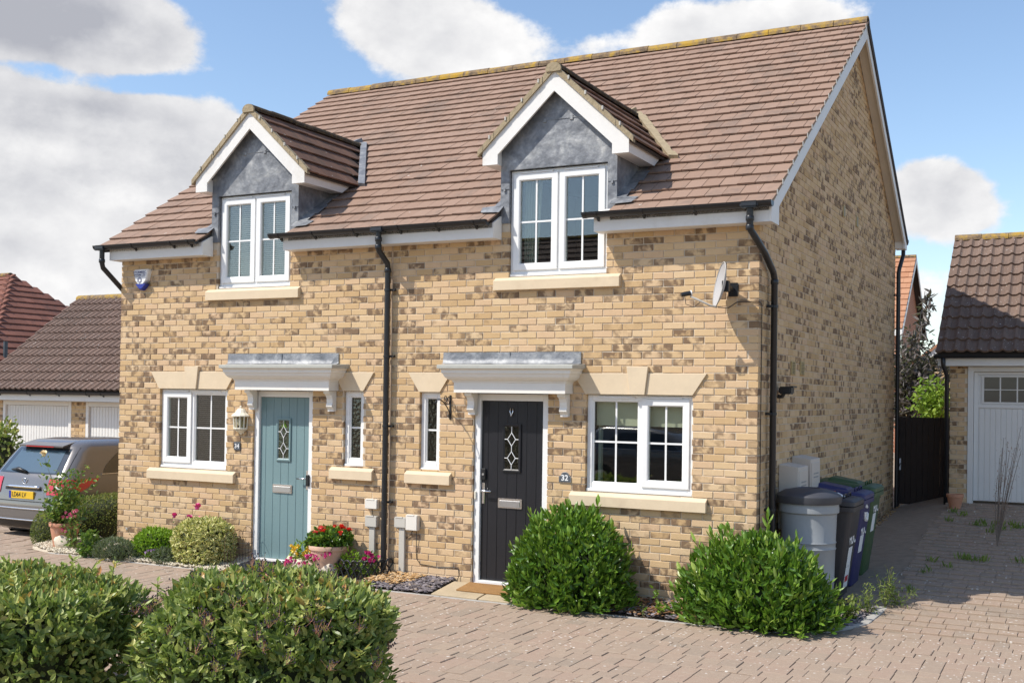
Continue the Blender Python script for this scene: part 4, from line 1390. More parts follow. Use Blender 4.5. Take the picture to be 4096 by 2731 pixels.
far = [-600, -200, -80, -40, -25]
xs_ = far + list(np.arange(-18, 18.1, 1.0)) + [25, 40, 80, 200, 600]
ys_ = far + list(np.arange(-18, 18.1, 1.0)) + [25, 40, 80, 200, 600]
ground = grid_sheet('ground', xs_, ys_, lambda x, y: gzc(x, y) - 0.009, 'joint_sand')
tag(ground, 'sandy ground under the block paving', None)

BED = [(-9.95, -0.42), (-9.4, -0.60), (-6.35, -0.62), (0.25, -0.60), (0.75, -0.28), (1.05, 0.25), (1.12, 0.9), (0.98, 1.5), (0.96, 9.45), (-9.95, 9.45)]


def inside(poly, x, y):
    c = False; j = len(poly) - 1
    for i in range(len(poly)):
        xi, yi = poly[i]; xj, yj = poly[j]
        if (yi > y) != (yj > y) and x < (xj - xi) * (y - yi) / (yj - yi) + xi: c = not c
        j = i
    return c


LBED = [(-9.9, 1.8), (-9.95, -0.42), (-9.4, -0.60), (-6.35, -0.62), (-6.35, 0.2), (-8.7, 0.2), (-8.7, 1.8)]
HOUSEP = [(-9.0, 0.0), (0.0, 0.0), (0.0, 8.7), (-9.0, 8.7)]
S = []
PW, PD = 0.167, 0.245
row = 0
y = -7.5
while y < 11.5:
    pd = PD if row % 3 else 0.165
    x = -15.5 + random.uniform(0, PW)
    while x < 7:
        w = PW if random.random() < 0.8 else random.choice((0.125, 0.245))
        cx, cy = x + w / 2, y + pd / 2
        z = gz(cx, cy)
        u, v, dz = px_of((cx, cy, z))
        if dz > 1 and -80 < u < 4180 and 1600 < v < 2860:
            blocked = inside(LBED, cx, cy) or inside(HOUSEP, cx, cy) or (cx > -6.36 and inside(BED, cx, cy)) or (cx > 0.9 and cy > 7.95) or (cx < -9.0 and cy > 4.95)
            if not blocked: S.append([x + 0.002, x + w - 0.002, y + 0.002, y + pd - 0.002, 0.05, z + random.gauss(0, 0.0022), random.random(), random.random(), dz])
        x += w
    y += pd; row += 1
S = np.array(S)
order = np.argsort(S[:, 8])[:300]
mask = np.zeros(len(S), bool); mask[order] = True
V, F, UV, fa = block_arrays(S[~mask][:, :8], ch=0.004, jit=0.0012)
drive = obj_np('block_paving', V, F, 'paver', None, uv=UV, fa=fa)
tag(drive, 'buff and pink block paving flecked with white lichen', None, kind='structure')
pvar = {}
for i in order:
    s = S[i]; key = (round(s[1] - s[0], 3), round(s[3] - s[2], 3), random.randrange(10))
    if key not in pvar:
        V, F, UV, fa = block_arrays([[-key[0] / 2, key[0] / 2, -key[1] / 2, key[1] / 2, 0.05, 0.0, random.random(), random.random()]], ch=0.004, jit=0.0012)
        pvar[key] = mesh_np('paver', V, F, 'paver', uv=UV, fa=fa)
    link(bpy.data.objects.new('paver', pvar[key]), drive, ((s[0] + s[1]) / 2, (s[2] + s[3]) / 2, s[5]))

# beds, kerbs and slabs
def flat_poly(name, pts, z, mat, kind='structure', thick=0.05):
    mb = MB()
    mb.add([(x, y, (z if z is not None else gz(x, y) + 0.0) if z != 'bed' else bz(x, y) - 0.008) for x, y in pts] + [(x, y, -0.3) for x, y in pts],
           [tuple(range(len(pts)))] + [(i, (i + 1) % len(pts), len(pts) + (i + 1) % len(pts), len(pts) + i) for i in range(len(pts))])
    return tag(mb.build(name, mat), kind=kind)


flat_poly('gravel_bed', [(-9.9, 1.8), (-9.95, -0.40), (-9.4, -0.57), (-6.36, -0.59), (-6.36, -0.003), (-8.79, -0.003), (-8.79, 1.8)], 'bed', 'rock')
flat_poly('flower_bed', [(-5.45, -0.59), (-4.35, -0.59), (-4.35, -0.003), (-5.45, -0.003)], 'bed', 'soil')
flat_poly('slate_bed', [(-4.345, -0.59), (-3.46, -0.59), (-3.46, -0.003), (-4.345, -0.003)], 'bed', 'soil')
flat_poly('planting_bed', [(-2.30, -0.59), (0.25, -0.57), (0.72, -0.26), (1.02, 0.25), (1.09, 0.9), (0.95, 1.5), (0.004, 1.5), (0.004, -0.003), (-2.30, -0.003)], 'bed', 'soil')
mb = MB()
kerb_pts = [(-9.42, -0.60), (-6.38, -0.62), (-4.3, -0.625), (-2.3, -0.62), (0.25, -0.60), (0.75, -0.28), (1.05, 0.25), (1.12, 0.9), (0.985, 1.5), (0.965, 9.45)]
kerb = tag(flat_poly('kerb', [(-9.42, -0.62), (-9.42, -0.60), (-9.4, -0.60)], -0.06, 'kerb'), kind='structure')
for i in range(len(kerb_pts) - 1):
    (ax, ay), (bx, by) = kerb_pts[i], kerb_pts[i + 1]
    L = math.hypot(bx - ax, by - ay); n = max(1, round(L / 0.9)); dx, dy = (bx - ax) / L, (by - ay) / L
    wid = 0.045 if i < 5 else 0.10
    for k in range(n):
        t0, t1 = k / n * L + 0.003, (k + 1) / n * L - 0.003
        q = [(ax + dx * t0, ay + dy * t0), (ax + dx * t1, ay + dy * t1)]
        nx_, ny_ = -dy, dx
        pts = [q[0], q[1], (q[1][0] + nx_ * wid, q[1][1] + ny_ * wid), (q[0][0] + nx_ * wid, q[0][1] + ny_ * wid)]
        m_ = MB(); zz = [gz(*p) + 0.004 for p in pts]
        m_.add([(p[0], p[1], z) for p, z in zip(pts, zz)] + [(p[0], p[1], z - 0.12) for p, z in zip(pts, zz)],
               [(0, 1, 2, 3), (0, 4, 5, 1), (1, 5, 6, 2), (2, 6, 7, 3), (3, 7, 4, 0)])
        m_.build('kerb_stone', 'kerb', kerb, bev=0.004)
path = tag(flat_poly('path', [(-3.44, -0.57), (-2.32, -0.57), (-2.32, -0.07), (-3.44, -0.07)], -0.075, 'joint_sand'), kind='structure')
for (x0, x1, y0, y1, z) in ((-3.44, -2.86, -0.57, -0.07, -0.05), (-2.85, -2.31, -0.57, -0.07, -0.05), (-6.34, -5.92, -0.57, -0.07, -0.05), (-5.91, -5.46, -0.57, -0.07, -0.05)):
    MB().prism([(y0, -0.1), (y0, bz(x0, y0) + 0.004), (y1, bz(x0, y1) + 0.004), (y1, -0.1)], 'x', x0 + 0.004, x1 - 0.004).build('slab', 'paving', path, bev=0.005)
side_path = tag(flat_poly('side_path', [(0.02, 1.52), (0.94, 1.52), (0.94, 9.4), (0.02, 9.4)], None, 'soil'), kind='structure')
yy = 1.9
while yy < 9.3:
    m_ = MB(); y2 = min(yy + 0.44, 9.32)
    pts = [(0.24, yy), (0.70, yy), (0.70, y2), (0.24, y2)]
    m_.add([(x, y_, gz(x, y_) + 0.014) for x, y_ in pts] + [(x, y_, gz(x, y_) - 0.04) for x, y_ in pts], [(0, 1, 2, 3), (0, 4, 5, 1), (1, 5, 6, 2), (2, 6, 7, 3), (3, 7, 4, 0)])
    m_.build('slab', 'slab_old', side_path, bev=0.004)
    yy = y2 + 0.012


def scatter_stones(name, label, n, region, size, mat, flat=0.5, z0=-0.045, parent=None, stack=0.02, cat=None):
    """small angular stones, one joined mesh"""
    oc = np.array([[1, 0, 0], [0, 1, 0], [-1, 0, 0], [0, -1, 0], [0, 0, 1], [0, 0, -1]], float)
    of = np.array([[0, 1, 4], [1, 2, 4], [2, 3, 4], [3, 0, 4], [1, 0, 5], [2, 1, 5], [3, 2, 5], [0, 3, 5]])
    xs0, ys0 = min(p[0] for p in region), min(p[1] for p in region); xs1, ys1 = max(p[0] for p in region), max(p[1] for p in region)
    pts = []
    while len(pts) < n:
        x, y = random.uniform(xs0, xs1), random.uniform(ys0, ys1)
        if inside(region, x, y): pts.append((x, y))
    pts = np.array(pts)
    zg = np.array([bz(x, y) + 0.05 for x, y in pts])
    sc = size * RNG.uniform(0.6, 1.5, (n, 1)) * RNG.uniform(0.55, 1.2, (n, 3)) * np.array([1, 1, flat])
    Vv = oc[None] * sc[:, None, :] + RNG.normal(0, size * 0.13, (n, 6, 3))
    a = RNG.uniform(0, 6.28, n); ca, sa = np.cos(a), np.sin(a)
    tl = RNG.normal(0, 0.28, n)
    x = Vv[:, :, 0] * ca[:, None] - Vv[:, :, 1] * sa[:, None]; y = Vv[:, :, 0] * sa[:, None] + Vv[:, :, 1] * ca[:, None]
    z = Vv[:, :, 2] + x * tl[:, None]
    P = np.stack([x + pts[:, 0:1], y + pts[:, 1:2], z + (z0 + zg + RNG.uniform(0, stack, n))[:, None]], 2)
    F = (of[None] + (np.arange(n) * 6)[:, None, None]).reshape(-1, 3)
    o = obj_np(name, P.reshape(-1, 3), F, mat, parent, fa={'rnd': np.repeat(RNG.uniform(0, 1, n), 8)})
    return tag(o, label, cat, kind='stuff')


def stone_mat(name, stops, rough=0.9):
    mt, nt, b = mat_new(name)
    c = ramp(nt, attr(nt, 'rnd'), stops)
    c = e_mix((e_noise(geo_pos(nt), 60, 4, 0.6) - 0.5) * 0.8 + 0.3, c, tuple(v * 0.7 for v in stops[0][1]))
    nt.links.new(c, b.inputs['Base Color']); b.inputs['Roughness'].default_value = rough
    return mt


M['gravel'] = stone_mat('cream_gravel', [(0, (0.5, 0.42, 0.3)), (0.5, (0.66, 0.58, 0.44)), (1, (0.76, 0.7, 0.58))])
M['slate'] = stone_mat('purple_slate', [(0, (0.16, 0.14, 0.15)), (0.5, (0.25, 0.22, 0.235)), (0.85, (0.34, 0.3, 0.305)), (1, (0.46, 0.36, 0.26))], 0.6)
M['litter'] = stone_mat('dry_leaf_litter', [(0, (0.14, 0.07, 0.035)), (0.5, (0.32, 0.16, 0.07)), (1, (0.5, 0.32, 0.16))])
M['tawny'] = stone_mat('tawny_chips', [(0, (0.4, 0.22, 0.08)), (0.6, (0.55, 0.36, 0.17)), (1, (0.62, 0.5, 0.34))])
scatter_stones('gravel', 'cream gravel spread under the plants left of the teal door', 6500, [(-9.9, 0.3), (-9.93, -0.40), (-9.4, -0.57), (-6.36, -0.59), (-6.36, -0.02), (-8.8, -0.02), (-8.8, 0.3)], 0.021, 'gravel', 0.6)
scatter_stones('slate_chippings', 'purple slate chippings on the ground between flower bed and black door', 1700, [(-4.33, -0.58), (-3.47, -0.58), (-3.47, -0.02), (-4.33, -0.02)], 0.028, 'slate', 0.16)
scatter_stones('slate_chippings', 'purple slate chippings under the big evergreen shrubs', 2600, [(-2.28, -0.56), (0.25, -0.55), (0.7, -0.25), (0.98, 0.25), (1.02, 0.9), (0.4, 0.9), (0.02, -0.02), (-2.28, -0.02)], 0.028, 'slate', 0.16)
scatter_stones('leaf_litter', 'brown dry leaves fallen under the big evergreen shrubs', 900, [(-2.25, -0.57), (0.25, -0.56), (0.6, -0.3), (0.4, -0.05), (-2.25, -0.05)], 0.026, 'litter', 0.3, z0=-0.035, stack=0.03)
scatter_stones('bark_chips', 'tawny stone chips by the black lattice edging', 420, [(-4.42, -0.42), (-3.95, -0.45), (-3.8, -0.06), (-4.4, -0.06)], 0.026, 'tawny', 0.4, z0=-0.032, stack=0.03)
scatter_stones('leaf_litter', 'brown litter and gravel in the strip beside the side path', 2200, [(0.72, 1.5), (0.94, 1.5), (0.94, 9.3), (0.72, 9.3)], 0.024, 'litter', 0.4, z0=-0.045)
scatter_stones('leaf_litter', 'pale dry leaves lodged between brick wall and side path', 500, [(0.03, 3.5), (0.23, 3.5), (0.23, 9.0), (0.03, 9.0)], 0.024, 'tawny', 0.4, z0=-0.045)


# ------------------------------------------------------------------ foliage
def nrm(a): return a / (np.linalg.norm(a, axis=-1, keepdims=True) + 1e-9)


LEAF_T = np.array([[0, 5, 6], [6, 5, 4], [6, 4, 7], [7, 4, 3], [0, 6, 1], [1, 6, 2], [2, 6, 7], [2, 7, 3]])


def leaf_arrays(P, D, N, L, W, R, fold=0.22, curl=0.1):
    """pointed oval leaves folded along the midrib"""
    P, D, N = np.asarray(P, float), nrm(np.asarray(D, float)), np.asarray(N, float)
    Sd = nrm(np.cross(D, N)); N = nrm(np.cross(Sd, D))
    L, W = np.asarray(L)[:, None], np.asarray(W)[:, None]
    def at(t, w, h): return P + D * L * t + Sd * W * w + N * (h * W) - N * L * curl * t * t
    V = np.stack([at(0, 0, 0), at(.28, -.43, 0), at(.66, -.42, 0), at(1, 0, 0), at(.66, .42, 0), at(.28, .43, 0), at(.3, 0, -fold), at(.68, 0, -fold)], 1)
    n = len(P)
    UV = np.tile(np.array([[.5, 0], [0, .28], [0, .66], [.5, 1], [1, .66], [1, .28], [.5, .3], [.5, .68]], float), (n, 1))
    F = (LEAF_T[None] + (np.arange(n) * 8)[:, None, None]).reshape(-1, 3)
    return V.reshape(-1, 3), F, UV, {'rnd': np.repeat(np.clip(R, 0, 1), 8)}


def superblob(center, half, n, p=2.6, rotz=0.0, depth=0.3, wob=0.1, zmin=None, seed=0, top=0.0):
    rg = np.random.default_rng(seed)
    d = nrm(rg.normal(0, 1, (n * 2, 3)))
    if top: d[:, 2] = np.where(rg.random(n * 2) < top, np.abs(d[:, 2]), d[:, 2])
    r = 1.0 / (np.sum(np.abs(d) ** p, axis=1) ** (1 / p))
    k = rg.normal(0, 1, (6, 3)) * 3.2; ph = rg.uniform(0, 6.28, 6)
    w = sum(np.sin(d @ k[i] + ph[i]) for i in range(6)) / 6
    w2 = sum(np.sin(d @ (k[i] * 3.1) + ph[i] * 2) for i in range(6)) / 6
    r = r * (1 + wob * (w * 1.3 + w2 * 0.8)) * (1 - depth * rg.random(n * 2) ** 2)
    loc = d * r[:, None]
    nor = nrm(np.sign(d) * np.abs(loc) ** (p - 1) / np.array(half))
    loc = loc * np.array(half)
    c, s = math.cos(rotz), math.sin(rotz)
    R = np.array([[c, -s, 0], [s, c, 0], [0, 0, 1]])
    P = loc @ R.T + np.array(center); nor = nor @ R.T
    ok = np.ones(len(P), bool) if zmin is None else P[:, 2] > zmin
    return P[ok][:n], nor[ok][:n], rg


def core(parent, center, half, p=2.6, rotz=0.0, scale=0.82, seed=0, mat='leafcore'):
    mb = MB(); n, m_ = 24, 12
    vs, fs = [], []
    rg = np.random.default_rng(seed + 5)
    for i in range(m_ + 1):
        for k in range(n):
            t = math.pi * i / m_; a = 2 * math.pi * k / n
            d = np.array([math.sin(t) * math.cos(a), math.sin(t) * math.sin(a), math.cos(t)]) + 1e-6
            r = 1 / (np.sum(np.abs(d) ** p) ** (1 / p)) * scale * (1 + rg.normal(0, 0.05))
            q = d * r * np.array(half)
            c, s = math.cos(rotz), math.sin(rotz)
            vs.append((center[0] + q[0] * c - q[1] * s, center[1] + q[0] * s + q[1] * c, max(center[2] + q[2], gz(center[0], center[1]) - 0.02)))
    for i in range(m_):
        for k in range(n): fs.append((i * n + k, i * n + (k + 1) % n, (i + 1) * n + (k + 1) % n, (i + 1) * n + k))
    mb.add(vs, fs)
    return mb.build('branches_and_shade_core', mat, parent, smooth=True)  # solid blob closing gaps between leaves, inner shade put into its dark colour


M['leafcore'] = plain('bush_inner_shade', (0.028, 0.036, 0.014), 0.95, 0.4, 12, 0.8, 30)


def bush(name, label, cat, center, half, n, L, W, mat, p=2.6, rotz=0.0, depth=0.3, wob=0.1, seed=1, up=0.35, out=0.55, group=None, corescale=0.8, spread=0.5, parent=None, top=0.0):
    zb = gz(center[0], center[1])
    t = thing(name, label, cat, (center[0], center[1], zb), group) if parent is None else parent
    P, Nn, rg = superblob(center, half, n, p, rotz, depth, wob, zb + 0.005, seed, top)
    m_ = len(P)
    D = Nn * out + rg.normal(0, spread, (m_, 3)) + np.array([0, 0, up])
    Nl = nrm(Nn + rg.normal(0, 0.45, (m_, 3)) + np.array([0, 0, 0.25]))
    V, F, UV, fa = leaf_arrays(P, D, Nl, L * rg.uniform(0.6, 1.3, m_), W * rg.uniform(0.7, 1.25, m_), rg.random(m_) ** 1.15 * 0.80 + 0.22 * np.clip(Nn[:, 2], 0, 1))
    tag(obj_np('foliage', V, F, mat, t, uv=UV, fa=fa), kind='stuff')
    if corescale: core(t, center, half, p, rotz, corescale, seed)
    return t


def cpos(u, d, z):
    """ground-plan point at depth d along the camera axis, u to the right"""
    q = CAM + AX_F * d + AX_R * u
    return (q[0], q[1], z)


# the two clipped viburnum hedges in the foreground
hz = 0.36
hr = bush('viburnum_hedge', 'clipped viburnum hedge dotted with clusters of dark purple berries', 'hedge', cpos(-1.60, 7.55, hz), (0.80, 0.58, 0.50), 14000, 0.076, 0.037, 'leaf_viburnum', p=2.9, rotz=YAW - 0.12, seed=3, wob=0.17, top=0.5, up=0.55, spread=0.65, depth=0.42)
hl = bush('viburnum_hedge', 'clipped viburnum hedge without berries, a few tall sprouts on top', 'hedge', cpos(-3.58, 7.95, hz), (0.92, 0.62, 0.44), 14000, 0.076, 0.037, 'leaf_viburnum', p=3.0, rotz=YAW - 0.12, seed=4, wob=0.17, top=0.5, up=0.55, spread=0.65, depth=0.42)


def sprout(parent, base, h, seed, mat='leaf_viburnum', L=0.06, W=0.026, lean=(0, 0), n=14):
    rg = np.random.default_rng(seed)
    base = np.array(base, float); tip = base + np.array([lean[0], lean[1], h])
    path = [base, base * 0.5 + tip * 0.5 + rg.normal(0, 0.01, 3), tip]
    MB().tube(path, [0.005, 0.004, 0.002], 5).build('stem', 'stem', parent)
    t = rg.uniform(0.25, 1.0, n)
    P = base + (tip - base) * t[:, None]
    a = rg.uniform(0, 6.28, n)
    D = np.stack([np.cos(a), np.sin(a), rg.uniform(0.3, 1.1, n)], 1)
    V, F, UV, fa = leaf_arrays(P, D, np.tile([0, 0, 1.0], (n, 1)) + rg.normal(0, .3, (n, 3)), L * rg.uniform(.7, 1.2, n), W * rg.uniform(.8, 1.2, n), rg.uniform(.4, .9, n))
    tag(obj_np('sprout', V, F, mat, parent, uv=UV, fa=fa), kind='stuff')


for hedge, cu, cdp, hw, hd, sd_ in ((hl, -3.58, 7.95, 0.92, 0.62, 40), (hr, -1.60, 7.55, 0.80, 0.58, 140)):
    rgs = np.random.default_rng(sd_)
    hc = np.array(cpos(cu, cdp, hz))
    Pn, Nn, _ = superblob(hc, (hw * 0.93, hd * 0.93, 0.44), 600, 2.9, YAW - 0.12, 0.02, 0.16, 0.45, sd_, 0.9)
    for k in range(34):
        b = Pn[rgs.integers(len(Pn))]; o_ = b - hc
        sprout(hedge, b - np.array([0, 0, 0.04]), rgs.uniform(0.07, 0.17), sd_ + k, lean=(o_[0] * 0.12 + rgs.normal(0, .03), o_[1] * 0.12 + rgs.normal(0, .03)), n=int(rgs.integers(8, 15)), L=0.062, W=0.03)
for k, (u, d, h) in enumerate([(-2.85, 8.1, 0.26), (-3.2, 8.2, 0.24), (-2.46, 7.85, 0.34), (-2.39, 7.8, 0.28)]):
    sprout(hl if k < 2 else hr, cpos(u, d, 0.66 if k < 2 else 0.46), h, 40 + k, n=16)
# berries
rg = np.random.default_rng(9)
P, Nn, _ = superblob(cpos(-1.60, 7.55, hz), (0.80, 0.58, 0.50), 900, 2.9, YAW - 0.12, 0.02, 0.17, 0.35, 3, 0.9)
c0 = P[(np.abs(P[:, 2] - 0.7) < 0.3)][rg.permutation((np.abs(P[:, 2] - 0.7) < 0.3).sum())[:120]]
mb, ms = MB(), MB()
for c in c0:
    q = c + nrm(c - np.array(cpos(-1.60, 7.55, hz))) * 0.03 + np.array([0, -0.01, 0.02])
    for j in range(rg.integers(9, 20)):
        b = q + rg.normal(0, 0.028, 3)
        mb.ball(b, rg.uniform(0.004, 0.0062), 6, 4)
        ms.add([tuple(b), tuple(b + np.array([0.0016, 0, 0])), tuple(q - np.array([0, 0, 0.04])), tuple(q - np.array([0.0016, 0, 0.04]))], [(0, 1, 2, 3)])
tag(mb.build('berries', 'berry', hr, fix=False), kind='stuff'); tag(ms.build('berry_stalks', 'pinkstalk', hr, fix=False), kind='stuff')


def laurel(label, center, half, shoots, seed, leaf_l=0.108, nleafobj=150):
    cx, cy, zb = center
    t = thing('laurel_shrub', label, 'shrub', (cx, cy, zb), 'evergreen shrubs under the front wall')
    rg = np.random.default_rng(seed)
    PP, DD, NN, LL, WW, RR = [], [], [], [], [], []
    st = MB()
    for i in range(shoots):
        a = rg.uniform(0, 6.28); th = math.acos(1 - rg.random() * 1.04)
        d = np.array([math.sin(th) * math.cos(a), math.sin(th) * math.sin(a), max(0.02, math.cos(th))])
        end = np.array([cx, cy, zb]) + d * np.array(half) * rg.uniform(0.55, 1.04)
        end[1] = min(end[1], -0.03) if cx < -0.3 else end[1]
        if cx > -0.3 and end[0] < 0.05: end[1] = min(end[1], -0.03)
        base = np.array([cx, cy, zb]) + np.array([d[0] * half[0] * 0.25, d[1] * half[1] * 0.25, 0.02])
        mid = base * 0.5 + end * 0.5 + np.array([d[0], d[1], 0]) * 0.07 - np.array([0, 0, 0.05])
        pts = [base * (1 - s) ** 2 + 2 * mid * s * (1 - s) + end * s * s for s in np.linspace(0, 1, 5)]
        tl = np.linalg.norm(end - base)
        st.tube(pts, [0.007, 0.006, 0.0045, 0.003, 0.002], 4, cap=False)
        n = int(10 + tl * 13)
        tone = rg.normal(0, 0.13)
        for j in range(n):
            s = 1 - 0.80 * (j / n) * min(1, 0.5 / tl + 0.35)
            p = base * (1 - s) ** 2 + 2 * mid * s * (1 - s) + end * s * s
            tan = nrm((2 * (1 - s) * (mid - base) + 2 * s * (end - mid)))
            tan = nrm(tan + np.array([0, 0, 0.35]))
            ph = j * 2.4 + rg.uniform(-.3, .3)
            h = np.cross(tan, [0.3, 0.2, 1.0]); h = nrm(h); b2 = np.cross(tan, h)
            rad = h * math.cos(ph) + b2 * math.sin(ph)
            op = 0.55 + 0.75 * (j / n)
            PP.append(p); DD.append(tan * 1.0 + rad * op); NN.append(tan * 0.7 - rad * 0.7 + rg.normal(0, .45, 3) + np.array([0, 0, .2]))
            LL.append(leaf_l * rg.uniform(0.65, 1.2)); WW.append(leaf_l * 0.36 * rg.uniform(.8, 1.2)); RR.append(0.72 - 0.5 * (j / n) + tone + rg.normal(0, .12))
    Pd, Nd, _ = superblob((cx, cy, zb), (half[0] * 0.88, half[1] * 0.9, half[2] * 0.84), 2600, 2.15, 0, 0.28, 0.10, zb + 0.02, seed + 1, 1.0)
    for i in range(len(Pd)):
        PP.append(Pd[i]); DD.append(Nd[i] * 0.7 + rg.normal(0, .45, 3) + np.array([0, 0, .45])); NN.append(-Nd[i] + rg.normal(0, .5, 3))
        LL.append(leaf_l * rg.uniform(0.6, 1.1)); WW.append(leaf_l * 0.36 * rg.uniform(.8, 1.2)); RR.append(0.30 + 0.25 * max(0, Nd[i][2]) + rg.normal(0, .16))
    PP, DD, NN, LL, WW, RR = map(np.array, (PP, DD, NN, LL, WW, RR))
    tips = PP + nrm(DD) * LL[:, None]
    bad = ((PP[:, 0] < 0.02) & ((PP[:, 1] > -0.01) | (tips[:, 1] > -0.012))) | (PP[:, 2] < gz(cx, cy) + 0.01) | (tips[:, 2] < gz(cx, cy) + 0.01)
    PP, DD, NN, LL, WW, RR = (v[~bad] for v in (PP, DD, NN, LL, WW, RR))
    dep = (PP - CAM) @ AX_F
    idx = np.argsort(dep)[:nleafobj * 3:3]
    mask = np.zeros(len(PP), bool); mask[idx] = True
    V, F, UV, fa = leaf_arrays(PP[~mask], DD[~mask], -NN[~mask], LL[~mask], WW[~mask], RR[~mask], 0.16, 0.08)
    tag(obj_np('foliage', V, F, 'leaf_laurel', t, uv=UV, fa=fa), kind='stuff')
    vm = []
    for k in range(8):
        V, F, UV, fa = leaf_arrays([[0, 0, 0]], [[0, 1, 0]], [[0, 0, 1]], [leaf_l], [leaf_l * 0.31], [0.35 + 0.07 * k], 0.16, 0.08)
        vm.append(mesh_np('leaf', V, F, 'leaf_laurel', uv=UV, fa=fa))
    for i in idx:
        D_ = nrm(DD[i]); N_ = -NN[i]; S_ = nrm(np.cross(D_, N_)); N_ = np.cross(S_, D_)
        o = link(bpy.data.objects.new('leaf', vm[int(rg.integers(8))]), t, PP[i])
        Mx = Matrix(((S_[0], D_[0], N_[0]), (S_[1], D_[1], N_[1]), (S_[2], D_[2], N_[2])))
        o.rotation_euler = Mx.to_euler(); k = LL[i] / leaf_l; o.scale = (k, k, k)
    tag(st.build('branches_and_shade_core', 'stem', t, fix=False), kind='stuff')
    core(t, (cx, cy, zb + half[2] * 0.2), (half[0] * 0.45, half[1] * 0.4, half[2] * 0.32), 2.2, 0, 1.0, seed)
    return t


q = on_y(2272, 2300, -0.40)
laurel('tall glossy evergreen shrub half hiding the black front door', (q[0] + 0.03, -0.42, -0.05), (0.77, 0.46, 1.16), 260, 21)
q = on_y(3000, 2400, -0.35)
laurel('broad glossy evergreen shrub at the house corner before the water butt', (q[0] + 0.06, -0.33, -0.05), (0.85, 0.52, 1.02), 260, 22)


# ------------------------------------------------------------------ things on the walls
al = thing('alarm_box', 'white and blue alarm box fixed high on the brick wall', 'alarm', (-8.36, -0.03, 3.46))
A0, A1, AB = -8.505, -8.225, -8.365
out = [(A0, 3.735), (A0 + 0.02, 3.752), (A1 - 0.02, 3.755), (A1, 3.735), (A1 - 0.035, 3.60), (AB + 0.05, 3.49), (AB + 0.02, 3.468), (AB - 0.02, 3.468), (AB - 0.05, 3.49), (A0 + 0.035, 3.60)]
def scale_poly(P, k, c): return [(c[0] + (x - c[0]) * k, c[1] + (z - c[1]) * k) for x, z in P]
def alarm_shell(mb, lo, hi):
    o = [(x, z) for x, z in out]
    c = (AB, 3.63)
    n = len(o)
    rings = [[(x, -0.002, z) for x, z in o], [(x, -0.05, z) for x, z in scale_poly(o, 0.97, c)], [(x, -0.068, z) for x, z in scale_poly(o, 0.86, c)]]
    vs = [p for r in rings for p in r]; fs = []
    for a in range(2):
        for k in range(n): fs.append((a * n + k, a * n + (k + 1) % n, (a + 1) * n + (k + 1) % n, (a + 1) * n + k))
    fs += [tuple(range(2 * n, 3 * n)), tuple(range(n - 1, -1, -1))]
    mb.add(vs, fs)
    mb.v = [(x, y, min(max(z, lo), hi)) for x, y, z in mb.v]
m_ = MB(); alarm_shell(m_, 3.555, 9); m_.build('cover', 'whitepaint', al)
m_ = MB(); alarm_shell(m_, 0, 3.553); m_.build('strobe', 'bluepaint', al)
lettering('STORMSEC', 0.046, 'inkblue', al, (AB - 0.012, -0.0695, 3.708), sx=1.0, bold=0.0008)
lettering('SYSTEMS LTD', 0.036, 'inkblue', al, (AB - 0.012, -0.0695, 3.672), sx=0.95, bold=0.0006)
MB().box(AB - 0.1, AB + 0.08, -0.0705, -0.0685, 3.648, 3.653).build('rule_line', 'inkblue', al)
lg = MB()
for k in range(6):
    a = math.radians(60 * k + 30); b = math.radians(60 * (k + 1) + 30)
    for r0, r1, t0, t1 in ((0.036, 0.043, -0.12, 0.82), (0.022, 0.028, 0.15, 1.1)):
        P = []
        for r, t in ((r0, t0), (r1, t0), (r1, t1), (r0, t1)):
            x = (math.cos(a) * (1 - t) + math.cos(b) * t) * r; z = (math.sin(a) * (1 - t) + math.sin(b) * t) * r
            P.append((AB - 0.012 + x, 3.602 + z))
        lg.prism(P, 'y', -0.0705, -0.0685)
lg.build('emblem', 'inkblue', al, fix=False)

ln = thing('wall_lantern', 'cream half lantern wall light beside the teal door', 'wall light', (-6.63, -0.05, 1.58))
lx = -6.632
MB().box(lx - 0.045, lx + 0.045, -0.012, -0.001, 1.60, 1.86).build('back_plate', 'cream_metal', ln, bev=0.006)
def half_ring(r, z, n=6, y0=-0.01):
    return [(lx + r * math.cos(math.pi + math.pi * k / n), y0 - abs(r * math.sin(math.pi * k / n)) * 0.95, z) for k in range(n + 1)]
def half_loft(prof, mat, name, parent):
    mb = MB(); R = [half_ring(r, z) for r, z in prof]; n = len(R[0])
    vs = [p for r in R for p in r]; fs = []
    for i in range(len(R) - 1):
        for k in range(n - 1): fs.append((i * n + k, i * n + k + 1, (i + 1) * n + k + 1, (i + 1) * n + k))
    fs += [tuple(range(n)), tuple((len(R) - 1) * n + k for k in range(n))]
    return mb.add(vs, fs).build(name, mat, parent)
half_loft([(0.128, 1.815), (0.132, 1.825), (0.118, 1.84), (0.085, 1.862), (0.06, 1.90), (0.045, 1.915), (0.02, 1.922)], 'cream_metal', 'roof', ln)
MB().ball((lx, -0.022, 1.936), 0.016, 10, 6).build('finial', 'cream_metal', ln, smooth=True)
half_loft([(0.088, 1.645), (0.104, 1.66), (0.104, 1.672), (0.098, 1.675)], 'cream_metal', 'base_ring', ln)
half_loft([(0.006, 1.585), (0.016, 1.592), (0.02, 1.605), (0.03, 1.612), (0.07, 1.63), (0.088, 1.642)], 'cream_metal', 'bowl', ln)
half_loft([(0.086, 1.676), (0.098, 1.812)], glass_material('lantern_glass', (0.8, 0.78, 0.66), 1.45, 0.05), 'glass', ln)
